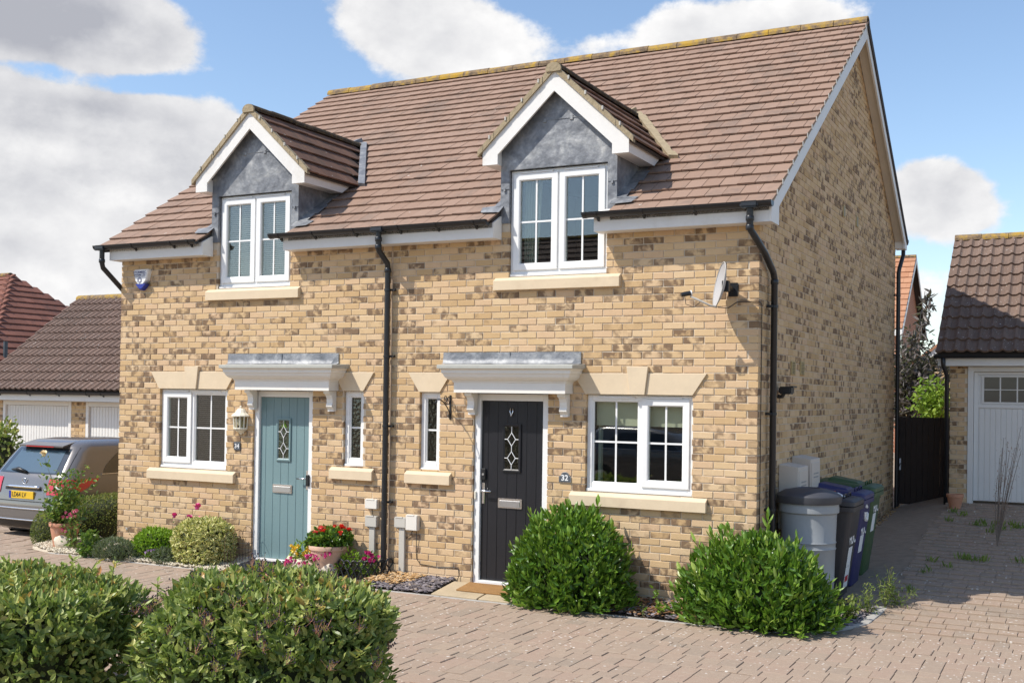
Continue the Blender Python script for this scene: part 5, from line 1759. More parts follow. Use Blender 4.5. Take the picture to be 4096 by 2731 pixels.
for p0, p1 in zip(half_ring(0.093, 1.672), half_ring(0.104, 1.816)):
    MB().tube([p0, p1], 0.0075, 6).build('glazing_bar', 'cream_metal', ln)
MB().lathe([(0.018, 0), (0.02, 0.04), (0.03, 0.07), (0.03, 0.1), (0.012, 0.125)], (lx, -0.05, 1.675), 12).build('bulb', 'whitepaint', ln, smooth=True)
MB().lathe([(0.02, 0), (0.02, 0.03)], (lx, -0.05, 1.674), 10).build('lamp_holder', 'carblack', ln)

n34 = thing('house_number', 'small square slate plate reading 34 beside the teal door', 'house number', (-6.695, -0.01, 1.385))
MB().box(-6.747, -6.643, -0.014, -0.001, 1.386, 1.488).build('plate', 'slateplate', n34, bev=0.003)
lettering('34', 0.078, 'whitepaint', n34, (-6.695, -0.0155, 1.437), bold=0.001)
n32 = thing('house_number', 'black arched plaque reading 32 between the black door and the window', 'house number', (-2.103, -0.01, 1.196))
pl = [(-2.177, 1.197), (-2.029, 1.197), (-2.029, 1.258), (-2.045, 1.27), (-2.06, 1.272)] + [(-2.103 + 0.048 * math.cos(t), 1.275 + 0.037 * math.sin(t)) for t in np.linspace(0, math.pi, 8)] + [(-2.146, 1.272), (-2.161, 1.27), (-2.177, 1.258)]
MB().prism(pl, 'y', -0.012, -0.001).build('border', 'steel', n32, bev=0.002)
MB().prism(scale_poly(pl, 0.9, (-2.103, 1.245)), 'y', -0.0145, -0.0115).build('plate', 'slateplate', n32)
lettering('32', 0.085, 'whitepaint', n32, (-2.103, -0.0165, 1.245), bold=0.002)

hb = thing('basket_bracket', 'black scrolled iron hanging basket bracket beside the black door', 'bracket', (-3.56, -0.01, 1.85))
bx = -3.56
MB().box(bx - 0.012, bx + 0.012, -0.010, -0.001, 1.845, 2.125).build('wall_plate', 'iron', hb, bev=0.003)
ar = [(bx, -0.008, 1.90), (bx, -0.03, 1.94), (bx, -0.08, 1.99), (bx, -0.15, 2.04), (bx, -0.23, 2.075), (bx, -0.30, 2.075), (bx, -0.335, 2.04), (bx, -0.32, 2.005)]
MB().tube(ar, 0.0065, 8).build('arm', 'iron', hb, smooth=True)
def scroll(c, r0, turns, start, n=26):
    return [(bx, c[0] + r0 * (1 - 0.72 * i / n) * math.cos(start + turns * 2 * math.pi * i / n), c[1] + r0 * (1 - 0.72 * i / n) * math.sin(start + turns * 2 * math.pi * i / n)) for i in range(n + 1)]
MB().tube([(bx, -0.01, 2.06), (bx, -0.04, 2.02), (bx, -0.09, 2.02), (bx, -0.13, 2.05)] + scroll((-0.115, 2.085), 0.038, 1.2, -1.1), 0.005, 7).build('scroll', 'iron', hb, smooth=True)
MB().tube([(bx, -0.02, 2.03)] + scroll((-0.035, 2.085), 0.03, -1.1, -1.5), 0.005, 7).build('scroll', 'iron', hb, smooth=True)
MB().tube([(bx, -0.012, 1.87)] + scroll((-0.035, 1.885), 0.024, 1.2, -0.4), 0.005, 7).build('scroll', 'iron', hb, smooth=True)

# satellite dish
sd = thing('satellite_dish', 'grey oval satellite dish with receiver arm on the brick wall', 'satellite dish', (-0.275, -0.02, 3.05))
axd = nrm(np.array([-0.87, -0.45, 0.18])); cdish = np.array([-0.32, -0.30, 3.255])
uu = nrm(np.cross([0, 0, 1.0], axd)); vv = np.cross(axd, uu)
ds, N, K = MB(), 28, 6
vs, fs = [], []
for thick in (0, 1):
    for i in range(K + 1):
        r = i / K
        for k in range(N):
            a = 2 * math.pi * k / N
            p = cdish + uu * 0.235 * r * math.cos(a) + vv * 0.225 * r * math.sin(a) + axd * (0.045 * r * r - 0.045 - thick * 0.006)
            vs.append(p)
for t in (0, 1):
    o_ = t * (K + 1) * N
    for i in range(K):
        for k in range(N): fs.append((o_ + i * N + k, o_ + i * N + (k + 1) % N, o_ + (i + 1) * N + (k + 1) % N, o_ + (i + 1) * N + k))
o_ = (K + 1) * N
for k in range(N): fs.append((K * N + k, K * N + (k + 1) % N, o_ + K * N + (k + 1) % N, o_ + K * N + k))
ds.add(vs, fs).build('reflector', 'dish', sd, smooth=True, autosmooth=50)
rim = [cdish + uu * 0.237 * math.cos(2 * math.pi * k / 28) + vv * 0.227 * math.sin(2 * math.pi * k / 28) for k in range(29)]
MB().tube(rim, 0.006, 6, cap=False).build('rim', 'kerb', sd, smooth=True)
foot = cdish - vv * 0.222; lnb = np.array([-0.635, -0.42, 3.16])
MB().tube([foot - axd * 0.02, foot + axd * 0.04, lnb + np.array([0.05, 0.02, -0.02])], 0.010, 8).build('arm', 'kerb', sd, smooth=True)
MB().tube([lnb + np.array([0.055, 0.03, 0.012]), lnb, lnb - np.array([0.03, 0.02, 0.01])], [0.024, 0.024, 0.02], 10).build('receiver', 'black_plastic', sd, smooth=True, autosmooth=40)
MB().tube([lnb + np.array([0.062, 0.033, 0.014]), lnb + np.array([0.052, 0.028, 0.011])], 0.028, 10).build('receiver_cap', 'whitepaint', sd)
bk = cdish - axd * 0.045
MB().tube([bk, np.array([-0.26, -0.10, 3.24]), np.array([-0.265, -0.012, 3.235])], 0.017, 8).build('mount', 'black_plastic', sd)
MB().box(-0.315, -0.215, -0.014, -0.001, 3.16, 3.30).build('wall_plate', 'black_plastic', sd, bev=0.004)
MB().box(bk[0] - 0.02, bk[0] + 0.05, bk[1] - 0.005, bk[1] + 0.06, bk[2] - 0.06, bk[2] + 0.05).build('clamp', 'black_plastic', sd, bev=0.006)
MB().tube([lnb + np.array([-0.0, 0, -0.02]), lnb + np.array([0.01, 0.01, -0.10]), lnb + np.array([0.09, 0.03, -0.13]), lnb + np.array([0.16, 0.06, -0.06])], 0.0035, 6).build('lead_wire', 'black_plastic', sd, smooth=True)
cb = MB().tube([foot - axd * 0.03, (-0.30, -0.06, 3.04), (-0.22, -0.008, 3.105), (0.0, -0.008, 3.105), (0.008, 0.02, 3.10), (0.008, 0.075, 3.08), (0.008, 0.085, 3.02), (0.008, 0.085, 0.0)], 0.0045, 6).build('coaxial_cable', 'black_plastic', None, smooth=True)
tag(cb, 'thin black cable run from satellite dish round the house corner', 'cable')

# utility boxes low on the front wall
def ubox(label, x0, x1, z0, z1, mat, dep=0.06, trunk=None):
    t = thing('utility_box', label, 'utility box', ((x0 + x1) / 2, -0.03, z0))
    MB().box(x0, x1, -dep, -0.001, z0, z1).build('box', mat, t, bev=0.006, seg=2)
    MB().box(x0 + 0.02, x1 - 0.04, -dep - 0.004, -dep + 0.01, z1 - 0.012, z1 + 0.006).build('lid_lip', mat, t, bev=0.003)
    if trunk:
        a, b, zb = trunk
        MB().box(a, b, -0.036, -0.001, zb, z0 - 0.001).build('trunking', mat, t, bev=0.005)
        for dx in (0.03, 0.09):
            MB().tube([(x0 + dx, -0.03, z0 - 0.018), (x0 + dx, -0.03, z0 + 0.002)], 0.009, 8).build('gland', 'kerb', t)
    return t
ubox('cream cable box on its own above another box, beside the drainpipe', -4.685, -4.512, 0.768, 0.881, 'whitebox')
ubox('grey cable box with conduit behind the flower bed, beside the drainpipe', -4.681, -4.515, 0.555, 0.684, 'greybox', trunk=(-4.635, -4.555, -0.02))
ubox('grey cable box with tall conduit, right of the drainpipe', -4.267, -4.11, 0.573, 0.694, 'greybox', trunk=(-4.215, -4.135, -0.02))
ubox('taller pale grey box touching the conduit box, right of the drainpipe', -4.104, -3.946, 0.552, 0.73, 'whitebox', 0.07)
cw = MB().tube([(-3.975, -0.03, 0.555), (-3.985, -0.008, 0.3), (-3.98, -0.007, 0.22), (-3.93, -0.007, 0.165), (-3.7, -0.007, 0.15), (-3.45, -0.007, 0.165), (-3.42, -0.007, 0.15), (-3.41, -0.01, 0.08), (-3.42, -0.03, 0.02)], 0.004, 6).build('telephone_cable', 'black_plastic', None, smooth=True)
tag(cw, 'thin dark cable clipped along the lowest bricks beside the black door', 'cable')
cw = MB().tube([(-4.03, -0.03, 0.555), (-4.05, -0.02, 0.5), (-4.12, -0.015, 0.455)], 0.004, 6).build('telephone_cable', 'black_plastic', None, smooth=True)
tag(cw, 'short dark cable looping from pale grey box to conduit', 'cable')
wl = MB().tube([(-4.6, -0.03, 0.77), (-4.598, -0.02, 0.72), (-4.59, -0.02, 0.68)], 0.0045, 6).build('telephone_cable', 'black_plastic', None, smooth=True)
tag(wl, 'short dark cable joining the two stacked boxes left of the drainpipe', 'cable')

# meter boxes and camera on the gable
def meter(label, y0, y1, z0, z1, dep):
    t = thing('meter_box', label, 'meter box', (dep / 2, (y0 + y1) / 2, z0), 'meter boxes on the gable wall')
    MB().prism([(0.002, z0), (dep, z0), (dep, z1 - 0.03), (0.002, z1)], 'y', y0, y1).build('case', 'meter', t, bev=0.004)
    MB().box(dep, dep + 0.008, y0 + 0.03, y1 - 0.03, z0 + 0.04, z1 - 0.07).build('door', 'meter', t, bev=0.003)
    for i in range(2): MB().box(dep + 0.007, dep + 0.011, y0 + 0.12, y1 - 0.12, z1 - 0.20 - i * 0.04, z1 - 0.185 - i * 0.04).build('slot', 'kerb', t)
meter('cream meter box with two slots, nearer the front corner', 0.86, 1.32, 0.75, 1.44, 0.21)
meter('plain cream meter box with its top a little higher', 1.45, 1.92, 0.75, 1.50, 0.21)
sc_ = thing('security_camera', 'small black security camera on the gable wall', 'camera', (0.05, 0.8, 2.13))
MB().tube([(0.003, 0.78, 2.16), (0.05, 0.78, 2.16), (0.07, 0.78, 2.20)], 0.022, 10).build('mount', 'black_plastic', sc_)
MB().box(0.03, 0.16, 0.70, 0.86, 2.185, 2.265).build('housing', 'black_plastic', sc_, bev=0.012, seg=2)
MB().box(0.155, 0.185, 0.69, 0.87, 2.255, 2.272).build('hood', 'black_plastic', sc_)

# ------------------------------------------------------------------ wheelie bins and water butt
def wheelie(label, y0, col, texts, sticker=None, big=1.0, open_lid=False):
    zb = gz(0.4, y0 + 0.28)
    W, Dp, H = 0.57, 0.64, 0.93
    t = thing('wheelie_bin', label, 'bin', (0.4, y0 + W / 2, zb), 'wheelie bins beside the gable wall')
    yc = y0 + W / 2
    xb = 0.085
    def ring(z, k):
        w, d = W * (0.80 + 0.20 * k) / 2, Dp * (0.80 + 0.20 * k)
        r = 0.05
        P = []
        for cx_, cy_, a0 in ((xb + d - r, yc + w - r, 0), (xb + r, yc + w - r, 90), (xb + r, yc - w + r, 180), (xb + d - r, yc - w + r, 270)):
            for a in (0, 30, 60, 90): P.append((cx_ + r * math.cos(math.radians(a0 + a)), cy_ + r * math.sin(math.radians(a0 + a)), z))
        return P
    def loft(rings, name, mat, parent, **k):
        n = len(rings[0]); vs = [p for r in rings for p in r]; fs = []
        for i in range(len(rings) - 1):
            for j in range(n): fs.append((i * n + j, i * n + (j + 1) % n, (i + 1) * n + (j + 1) % n, (i + 1) * n + j))
        fs += [tuple(range(n - 1, -1, -1)), tuple((len(rings) - 1) * n + j for j in range(n))]
        return MB().add(vs, fs).build(name, mat, parent, smooth=True, autosmooth=35)
    body = loft([ring(zb + 0.03, 0.0), ring(zb + 0.10, 0.1), ring(zb + 0.80, 0.92), ring(zb + 0.90, 0.97)], 'body', col, t)
    def big_ring(z, e):
        P = ring(z, 1.0); c = (xb + Dp / 2, yc)
        return [(c[0] + (x - c[0]) * (1 + e), c[1] + (y - c[1]) * (1 + e), z) for x, y, z in P]
    loft([big_ring(zb + 0.885, 0.02), big_ring(zb + 0.89, 0.10), big_ring(zb + 0.935, 0.10), big_ring(zb + 0.94, 0.06)], 'rim', col, t)
    lidr = [big_ring(zb + 0.945, 0.11), big_ring(zb + 0.985, 0.10), big_ring(zb + 1.0, 0.02), big_ring(zb + 1.005, -0.1)]
    # lid rises a little towards the hinge at the wall
    lidr = [[(x, y, z + 0.05 * (1 - (x - xb) / Dp) * (1 if i > 0 else 0.3)) for x, y, z in r] for i, r in enumerate(lidr)]
    lid = loft(lidr, 'lid', col, t)
    pl_ = [[(xb + 0.10 + (Dp - 0.26) * a, yc - 0.18 + 0.36 * b, zb + 1.005 + 0.045 * (1 - a)) for a, b in ((0, 0), (1, 0), (1, 1), (0, 1))], [(xb + 0.13 + (Dp - 0.34) * a, yc - 0.15 + 0.30 * b, zb + 1.04 + 0.045 * (1 - a)) for a, b in ((0, 0), (1, 0), (1, 1), (0, 1))]]
    vs = [p for r in pl_ for p in r]
    MB().add(vs, [(0, 1, 5, 4), (1, 2, 6, 5), (2, 3, 7, 6), (3, 0, 4, 7), (4, 5, 6, 7)]).build('raised_panel', col, lid, bev=0.008)
    MB().tube([(xb + Dp - 0.1, yc - 0.19, zb + 1.01), (xb + Dp - 0.1, yc - 0.19, zb + 1.045), (xb + Dp - 0.1, yc - 0.06, zb + 1.05), (xb + Dp - 0.1, yc - 0.06, zb + 1.005)], 0.009, 7).build('lid_handle', col, lid, smooth=True)
    MB().tube([(xb + Dp - 0.1, yc + 0.06, zb + 1.01), (xb + Dp - 0.1, yc + 0.06, zb + 1.045), (xb + Dp - 0.1, yc + 0.19, zb + 1.05), (xb + Dp - 0.1, yc + 0.19, zb + 1.005)], 0.009, 7).build('lid_handle', col, lid, smooth=True)
    for s in (-1, 1):
        MB().tube([(xb + 0.06, yc + s * 0.26, zb + 0.1), (xb + 0.06, yc + s * 0.30, zb + 0.1)], 0.1, 18).build('wheel', 'tyre', t)
    xf = xb + Dp * 0.955 + 0.006
    rx = (math.pi / 2, 0, math.pi / 2)
    sl = (Dp * 0.18) / 0.72
    def face_x(z): return xb + Dp * (0.80 + 0.20 * (0.1 + 0.82 * (z - zb - 0.10) / 0.70)) + 0.003
    for kind, z, sz in texts:
        if kind == 'HDC': lettering('HDC', sz, 'whitepaint', body, (face_x(zb + z), yc, zb + z), rot=rx, sx=1.0, bold=0.003)
        elif kind == 'label': MB().slab([(face_x(zb + z - sz), yc - 0.13, zb + z - sz), (face_x(zb + z - sz), yc + 0.07, zb + z - sz), (face_x(zb + z + sz), yc + 0.07, zb + z + sz), (face_x(zb + z + sz), yc - 0.13, zb + z + sz)], 0.002).build('label', 'whitepaint', body)
        elif kind == 'red':
            MB().slab([(face_x(zb + z - sz), yc - 0.13, zb + z - sz), (face_x(zb + z - sz), yc + 0.09, zb + z - sz), (face_x(zb + z + sz), yc + 0.09, zb + z + sz), (face_x(zb + z + sz), yc - 0.13, zb + z + sz)], 0.002).build('label', 'whitepaint', body)
            MB().slab([(face_x(zb + z - sz * .5) + .002, yc - 0.11, zb + z - sz * .45), (face_x(zb + z - sz * .5) + .002, yc + 0.06, zb + z - sz * .45), (face_x(zb + z + sz * .5) + .002, yc + 0.06, zb + z + sz * .7), (face_x(zb + z + sz * .5) + .002, yc - 0.11, zb + z + sz * .7)], 0.001).build('red_mark', 'red_sticker', body)
        elif kind == 'recycle':
            rm = MB()
            for k in range(3):
                a0 = math.radians(90 + 120 * k - 42); a1 = math.radians(90 + 120 * k + 38)
                pts = [(face_x(zb + z) + 0.002, yc - 0.02 + sz * math.cos(a) * 0.8, zb + z + sz * math.sin(a)) for a in np.linspace(a0, a1, 7)]
                rm.tube(pts, [0.018] * 6 + [0.004], 6)
            rm.build('recycling_symbol', 'whitepaint', body)
    t.scale = (1, 1, 1.07)
    if sticker == 'orange':
        MB().slab([(xb + 0.18, yc - 0.14, zb + 1.079), (xb + 0.40, yc - 0.14, zb + 1.062), (xb + 0.40, yc + 0.10, zb + 1.062), (xb + 0.18, yc + 0.10, zb + 1.079)], 0.003).build('sticker', 'orange_sticker', lid)
        MB().slab([(xb + 0.44, yc - 0.10, zb + 1.055), (xb + 0.52, yc - 0.10, zb + 1.02), (xb + 0.52, yc + 0.02, zb + 1.02), (xb + 0.44, yc + 0.02, zb + 1.055)], 0.003).build('sticker', 'whitepaint', lid)
    return t


wheelie('black wheelie bin with orange sticker on its lid', 1.06, 'binblack', [('HDC', 0.60, 0.15), ('label', 0.42, 0.10), ('red', 0.22, 0.11)], 'orange')
wheelie('dark blue wheelie bin with recycling symbol, between black and green bins', 1.70, 'binblue', [('recycle', 0.78, 0.08), ('HDC', 0.60, 0.13), ('label', 0.46, 0.09)])
wheelie('green wheelie bin, last in the row along the wall', 2.36, 'bingreen', [('HDC', 0.76, 0.14), ('label', 0.60, 0.10)])

wb = thing('water_butt', 'grey ribbed plastic water butt with black lid beside the drainpipe', 'water butt', (0.36, 0.70, gz(0.36, 0.7)))
z0 = gz(0.36, 0.7)
wb.scale = (1, 1, 1.06)
prof = [(0.235, 0.0), (0.245, 0.02), (0.262, 0.28), (0.27, 0.30), (0.262, 0.32), (0.270, 0.58), (0.279, 0.595), (0.271, 0.61), (0.272, 0.64), (0.281, 0.655), (0.273, 0.67), (0.283, 0.93), (0.305, 0.945), (0.305, 0.99), (0.298, 1.04), (0.28, 1.04)]
MB().lathe(prof, (0.36, 0.70, z0), 36).build('barrel', 'butt', wb, smooth=True, autosmooth=32)
MB().lathe([(0.322, 1.03), (0.328, 1.05), (0.328, 1.10), (0.318, 1.115), (0.25, 1.15), (0.12, 1.175), (0.11, 1.165), (0.0015, 1.165)], (0.36, 0.70, z0), 36).build('lid', plain('butt_lid', (0.055, 0.056, 0.065), 0.5), wb, smooth=True, autosmooth=32)
for k in range(36):
    pass

# ------------------------------------------------------------------ mats, edging fences
mt_ = thing('door_mat', 'black rubber door mat before the teal door', 'mat', (-5.95, -0.3, 0.0))
mm = MB()
x0, x1, y0, y1 = -6.36, -5.62, -0.50, -0.08
def mz(y): return bz(-6, y) + 0.008
mm.prism([(y0, mz(y0)), (y1, mz(y1)), (y1, mz(y1) + 0.008), (y0, mz(y0) + 0.008)], 'x', x0, x1)
mm.build('base', 'mat_black', mt_)
rib = MB()
for i in range(22):
    for j in range(12):
        cx_, cy_ = x0 + 0.03 + i * (x1 - x0 - 0.06) / 21, y0 + 0.03 + j * (y1 - y0 - 0.06) / 11
        a = 0.6 if (i + j) % 2 else -0.6
        dx_, dy_ = 0.016 * math.cos(a), 0.016 * math.sin(a)
        z_ = mz(cy_) + 0.007
        rib.add([(cx_ - dx_ - .004, cy_ - dy_, z_), (cx_ - dx_ + .004, cy_ - dy_, z_), (cx_ + dx_ + .004, cy_ + dy_, z_), (cx_ + dx_ - .004, cy_ + dy_, z_),
                 (cx_ - dx_ - .002, cy_ - dy_, z_ + .012), (cx_ - dx_ + .002, cy_ - dy_, z_ + .012), (cx_ + dx_ + .002, cy_ + dy_, z_ + .012), (cx_ + dx_ - .002, cy_ + dy_, z_ + .012)],
                [(4, 5, 6, 7), (0, 1, 5, 4), (1, 2, 6, 5), (2, 3, 7, 6), (3, 0, 4, 7)])
tag(rib.build('tread', plain('worn_rubber', (0.055, 0.055, 0.055), 0.6, 0.2, 20), mt_, fix=False), kind='stuff')
MB().prism([(y0 - 0.02, mz(y0) - 0.005), (y0, mz(y0) - 0.005), (y0, mz(y0) + 0.016), (y0 - 0.02, mz(y0) + 0.012)], 'x', x0 - 0.01, x1 + 0.01).build('edge', plain('rubber_edge', (0.12, 0.13, 0.14), 0.5), mt_)
cm_ = MB().prism([(-0.40, bz(-3, -0.40) + 0.006), (-0.10, bz(-3, -0.10) + 0.006), (-0.10, bz(-3, -0.10) + 0.022), (-0.40, bz(-3, -0.40) + 0.022)], 'x', -3.22, -2.60).build('door_mat', 'coir', None, bev=0.004)
tag(cm_, 'plain brown coir mat before the black door', 'mat')

ef = thing('wire_edging', 'low rusty wire edging of hoops beside the variegated bush', 'edging fence', (-6.42, -0.3, bz(-6.4, -0.3)))
for i in range(3):
    ya, yb_ = -0.52 + i * 0.165, -0.52 + (i + 1) * 0.165
    zb_ = bz(-6.4, ya)
    for hgt, sh in ((0.36 + 0.05 * i * 0, 0.0), (0.2, 0.055)):
        P = [(-6.42, ya + sh, zb_)] + [(-6.42, (ya + yb_) / 2 - ((yb_ - ya) / 2 - sh) * math.cos(t), zb_ + hgt + ((yb_ - ya) / 2 - sh) * math.sin(t)) for t in np.linspace(0, math.pi, 9)] + [(-6.42, yb_ - sh, zb_)]
        MB().tube(P, 0.003, 5).build('hoop', 'rust', ef)
for zz in (0.1, 0.2):
    MB().tube([(-6.42, -0.54, bz(-6.4, -0.5) + zz), (-6.42, -0.01, bz(-6.4, 0) + zz)], 0.003, 5).build('rail', 'rust', ef)

q0, q1 = on_bed(1420, 2322), np.array([-4.12, -0.22, 0.0])
lf = thing('lattice_edging', 'low black lattice edging fence around the flower bed end', 'edging fence', (q0[0], q0[1], q0[2]))
def lattice(a, b, parent):
    a, b = np.array(a), np.array(b); L = np.linalg.norm(b[:2] - a[:2]); n = max(2, round(L / 0.095))
    for i in range(n):
        p, r = a + (b - a) * i / n, a + (b - a) * (i + 1) / n
        p, r = p.copy(), r.copy(); p[2] = bz(p[0], p[1]) - 0.01; r[2] = bz(r[0], r[1]) - 0.01
        up = np.array([0, 0, 1.0])
        MB().tube([p, p * .5 + r * .5 + up * 0.1, r + up * 0.16], 0.009, 6).build('lattice_bar', 'iron', parent)
        MB().tube([r, p * .5 + r * .5 + up * 0.1, p + up * 0.16], 0.009, 6).build('lattice_bar', 'iron', parent)
        MB().tube([p + up * 0.16 + (r - p) * (0.5 - 0.5 * math.cos(t)) + up * 0.055 * math.sin(t) for t in np.linspace(0, math.pi, 7)], 0.011, 6).build('scallop', 'iron', parent)
        MB().ball(p + up * 0.17, 0.018, 7, 5).build('finial', 'iron', parent)
c1 = np.array([-4.66, -0.36, 0]); c2 = np.array([-4.42, -0.29, 0]); c3 = np.array([-4.25, -0.09, 0])
lattice((-4.86, -0.33, 0), c1, lf); lattice(c1, c2, lf); lattice(c2, c3, lf)


# ------------------------------------------------------------------ rocks, pots and small plants
def rock(label, c, r, seed, group=None):
    rg = np.random.default_rng(seed); mb = MB(); n, m_ = 18, 10
    vs, fs = [], []
    k = rg.normal(0, 2.2, (5, 3)); ph = rg.uniform(0, 6, 5)
    for i in range(m_ + 1):
        for j in range(n):
            t = math.pi * i / m_; a = 2 * math.pi * j / n
            d = np.array([math.sin(t) * math.cos(a), math.sin(t) * math.sin(a), math.cos(t)])
            w = 1 + 0.24 * sum(np.sin(d @ k[q] + ph[q]) for q in range(5)) / 2 + rg.normal(0, 0.03)
            p = d * np.array(r) * w
            vs.append((c[0] + p[0], c[1] + p[1], c[2] + p[2] + r[2] * 0.6))
    for i in range(m_):
        for j in range(n): fs.append((i * n + j, i * n + (j + 1) % n, (i + 1) * n + (j + 1) % n, (i + 1) * n + j))
    mb.add(vs, fs)
    o = mb.build('rock', 'rock', None, smooth=True, autosmooth=28)
    return tag(o, label, 'rock', group)


def at_bed(px, py, dy=0.0):
    p = on_bed(px, py); return (p[0], min(p[1] + dy, -0.05) if p[0] > -8.8 else p[1] + dy, bz(p[0], p[1] + dy))


rock('pale boulder leaning by the tall terracotta pot', at_bed(262, 2190), (0.12, 0.10, 0.105), 1)
rock('low white rock before the pale planter bowl', at_bed(375, 2176), (0.15, 0.10, 0.07), 2)
rock('flat white rock nearest the house corner', at_bed(436, 2176), (0.14, 0.10, 0.075), 3)
rock('upright cream rock at the edge of the teal door mat', (-5.56, -0.24, 0), (0.10, 0.09, 0.14), 4)
rock('sloping cream rock under the pink flowers', (-5.36, -0.34, 0), (0.13, 0.10, 0.10), 5)
rock('rounded cream rock by the black lattice edging', (-4.98, -0.33, -0.01), (0.12, 0.10, 0.09), 6)


def pot(label, c, r, h, mat, name='plant_pot', flare=0.72, rimh=0.05):
    t = thing(name, label, 'plant pot', c)
    MB().lathe([(r * flare * 0.96, 0), (r * flare, 0.01), (r * 0.93, h - rimh), (r, h - rimh + 0.004), (r * 1.02, h - 0.01), (r * 1.0, h), (r * 0.9, h), (r * 0.86, h - 0.04), (0.002, h - 0.045)], c, 26).build('pot', mat, t, smooth=True, autosmooth=35)
    MB().lathe([(r * 0.86, h - 0.05), (r * 0.86, h - 0.038), (0.002, h - 0.03)], c, 16).build('compost', 'soil', t)
    return t


def flower_head(mb, c, r, rg, petals=10):
    for k in range(petals):
        a = rg.uniform(0, 6.28); t = rg.uniform(0.2, 1.2)
        d = np.array([math.cos(a) * math.sin(t), math.sin(a) * math.sin(t), math.cos(t)])
        s = nrm(np.cross(d, [0.1, 0.2, 1.0])); u = np.cross(s, d)
        p = np.array(c) + d * r * 0.35
        mb.add([p - s * r * .45, p + d * r * .5 - s * r * .5, p + d * r * .75, p + d * r * .5 + s * r * .5, p + s * r * .45], [(0, 1, 2, 3, 4)])
    mb.ball(c, r * 0.45, 7, 5)


def flowers(parent, mat, pts, r, seed, petals=9):
    rg = np.random.default_rng(seed)
    for p in pts:
        mb = MB(); flower_head(mb, p, r * rg.uniform(.75, 1.2), rg, petals)
        mb.build('flower', mat, parent, fix=False)


def stems_plant(name, label, cat, base, tips, mat, L, W, nleaf, seed, spread=0.03, flower=None, group=None, thick=0.004, zfrom=0.2):
    t = thing(name, label, cat, base, group); rg = np.random.default_rng(seed)
    st = MB(); PP, DD = [], []
    b = np.array(base, float)
    for tip in tips:
        tip = np.array(tip, float)
        md = b * .5 + tip * .5 + rg.normal(0, spread, 3)
        pts = [b * (1 - s) ** 2 + 2 * md * s * (1 - s) + tip * s * s for s in np.linspace(0, 1, 5)]
        st.tube(pts, [thick, thick, thick * .8, thick * .6, thick * .4], 5)
        for j in range(nleaf):
            s = rg.uniform(zfrom, 1); p = b * (1 - s) ** 2 + 2 * md * s * (1 - s) + tip * s * s
            PP.append(p); DD.append(rg.normal(0, 1, 3) + np.array([0, 0, 0.25]))
    st.build('stems', 'stem', t, fix=False)
    PP, DD = np.array(PP), np.array(DD); n = len(PP)
    PP = PP + rg.normal(0, spread, PP.shape)
    V, F, UV, fa = leaf_arrays(PP, DD, np.tile([0, 0, 1.0], (n, 1)) + rg.normal(0, .5, (n, 3)), L * rg.uniform(.6, 1.3, n), W * rg.uniform(.7, 1.3, n), rg.random(n))
    tag(obj_np('leaves', V, F, mat, t, uv=UV, fa=fa), kind='stuff')
    if flower: flowers(t, flower[0], flower[2], flower[1], seed)
    return t


pc = at_bed(258, 2184, 0.0)
pc = (pc[0], pc[1], -0.06)
pot('tall terracotta pot holding a yellow rose bush', pc, 0.205, 0.38, 'terracotta', flare=0.66)
rg = np.random.default_rng(5)
base = (pc[0], pc[1], pc[2] + 0.34)
tips = [(pc[0] + rg.uniform(-.36, .34), pc[1] + rg.uniform(-.25, .25), pc[2] + rg.uniform(.5, 1.15)) for _ in range(34)]
w0 = on_y(175, 1818, pc[1]); tips[0] = tuple(w0)
stems_plant('rose_bush', 'rose bush with one pale yellow bloom in the tall terracotta pot', 'rose', base, tips, 'leaf_rose', 0.068, 0.042, 30, 7, 0.055, ('fl_cream', 0.062, [tuple(w0)]))
pk = [tuple(on_y(px, py, pc[1] - 0.16)) for px, py in ((262, 2052), (278, 2060), (295, 2048), (288, 2070), (300, 2066), (270, 2072), (252, 2070), (305, 2045), (262, 2128), (250, 2120), (285, 2058))]
bp = at_bed(300, 2200)
stems_plant('pink_flowered_plant', 'slender plant with pink blooms leaning over the tall terracotta pot', 'flowers', bp, pk, 'leaf_rose', 0.07, 0.035, 11, 8, 0.03, ('fl_rose', 0.032, pk))
pb = at_bed(392, 2176, 0.22); pb = (pb[0], pb[1], -0.05)
pot('wide pale terracotta bowl behind the white rocks', pb, 0.19, 0.20, 'paleterra', flare=0.85)
tips = [(pb[0] + rg.uniform(-.22, .22), pb[1] + rg.uniform(-.2, .2), pb[2] + rg.uniform(.3, .62)) for _ in range(14)]
stems_plant('leafy_plant', 'thin leafy plant growing in the pale terracotta bowl', 'plant', (pb[0], pb[1], pb[2] + 0.17), tips, 'leaf_rose', 0.05, 0.026, 10, 9, 0.03)
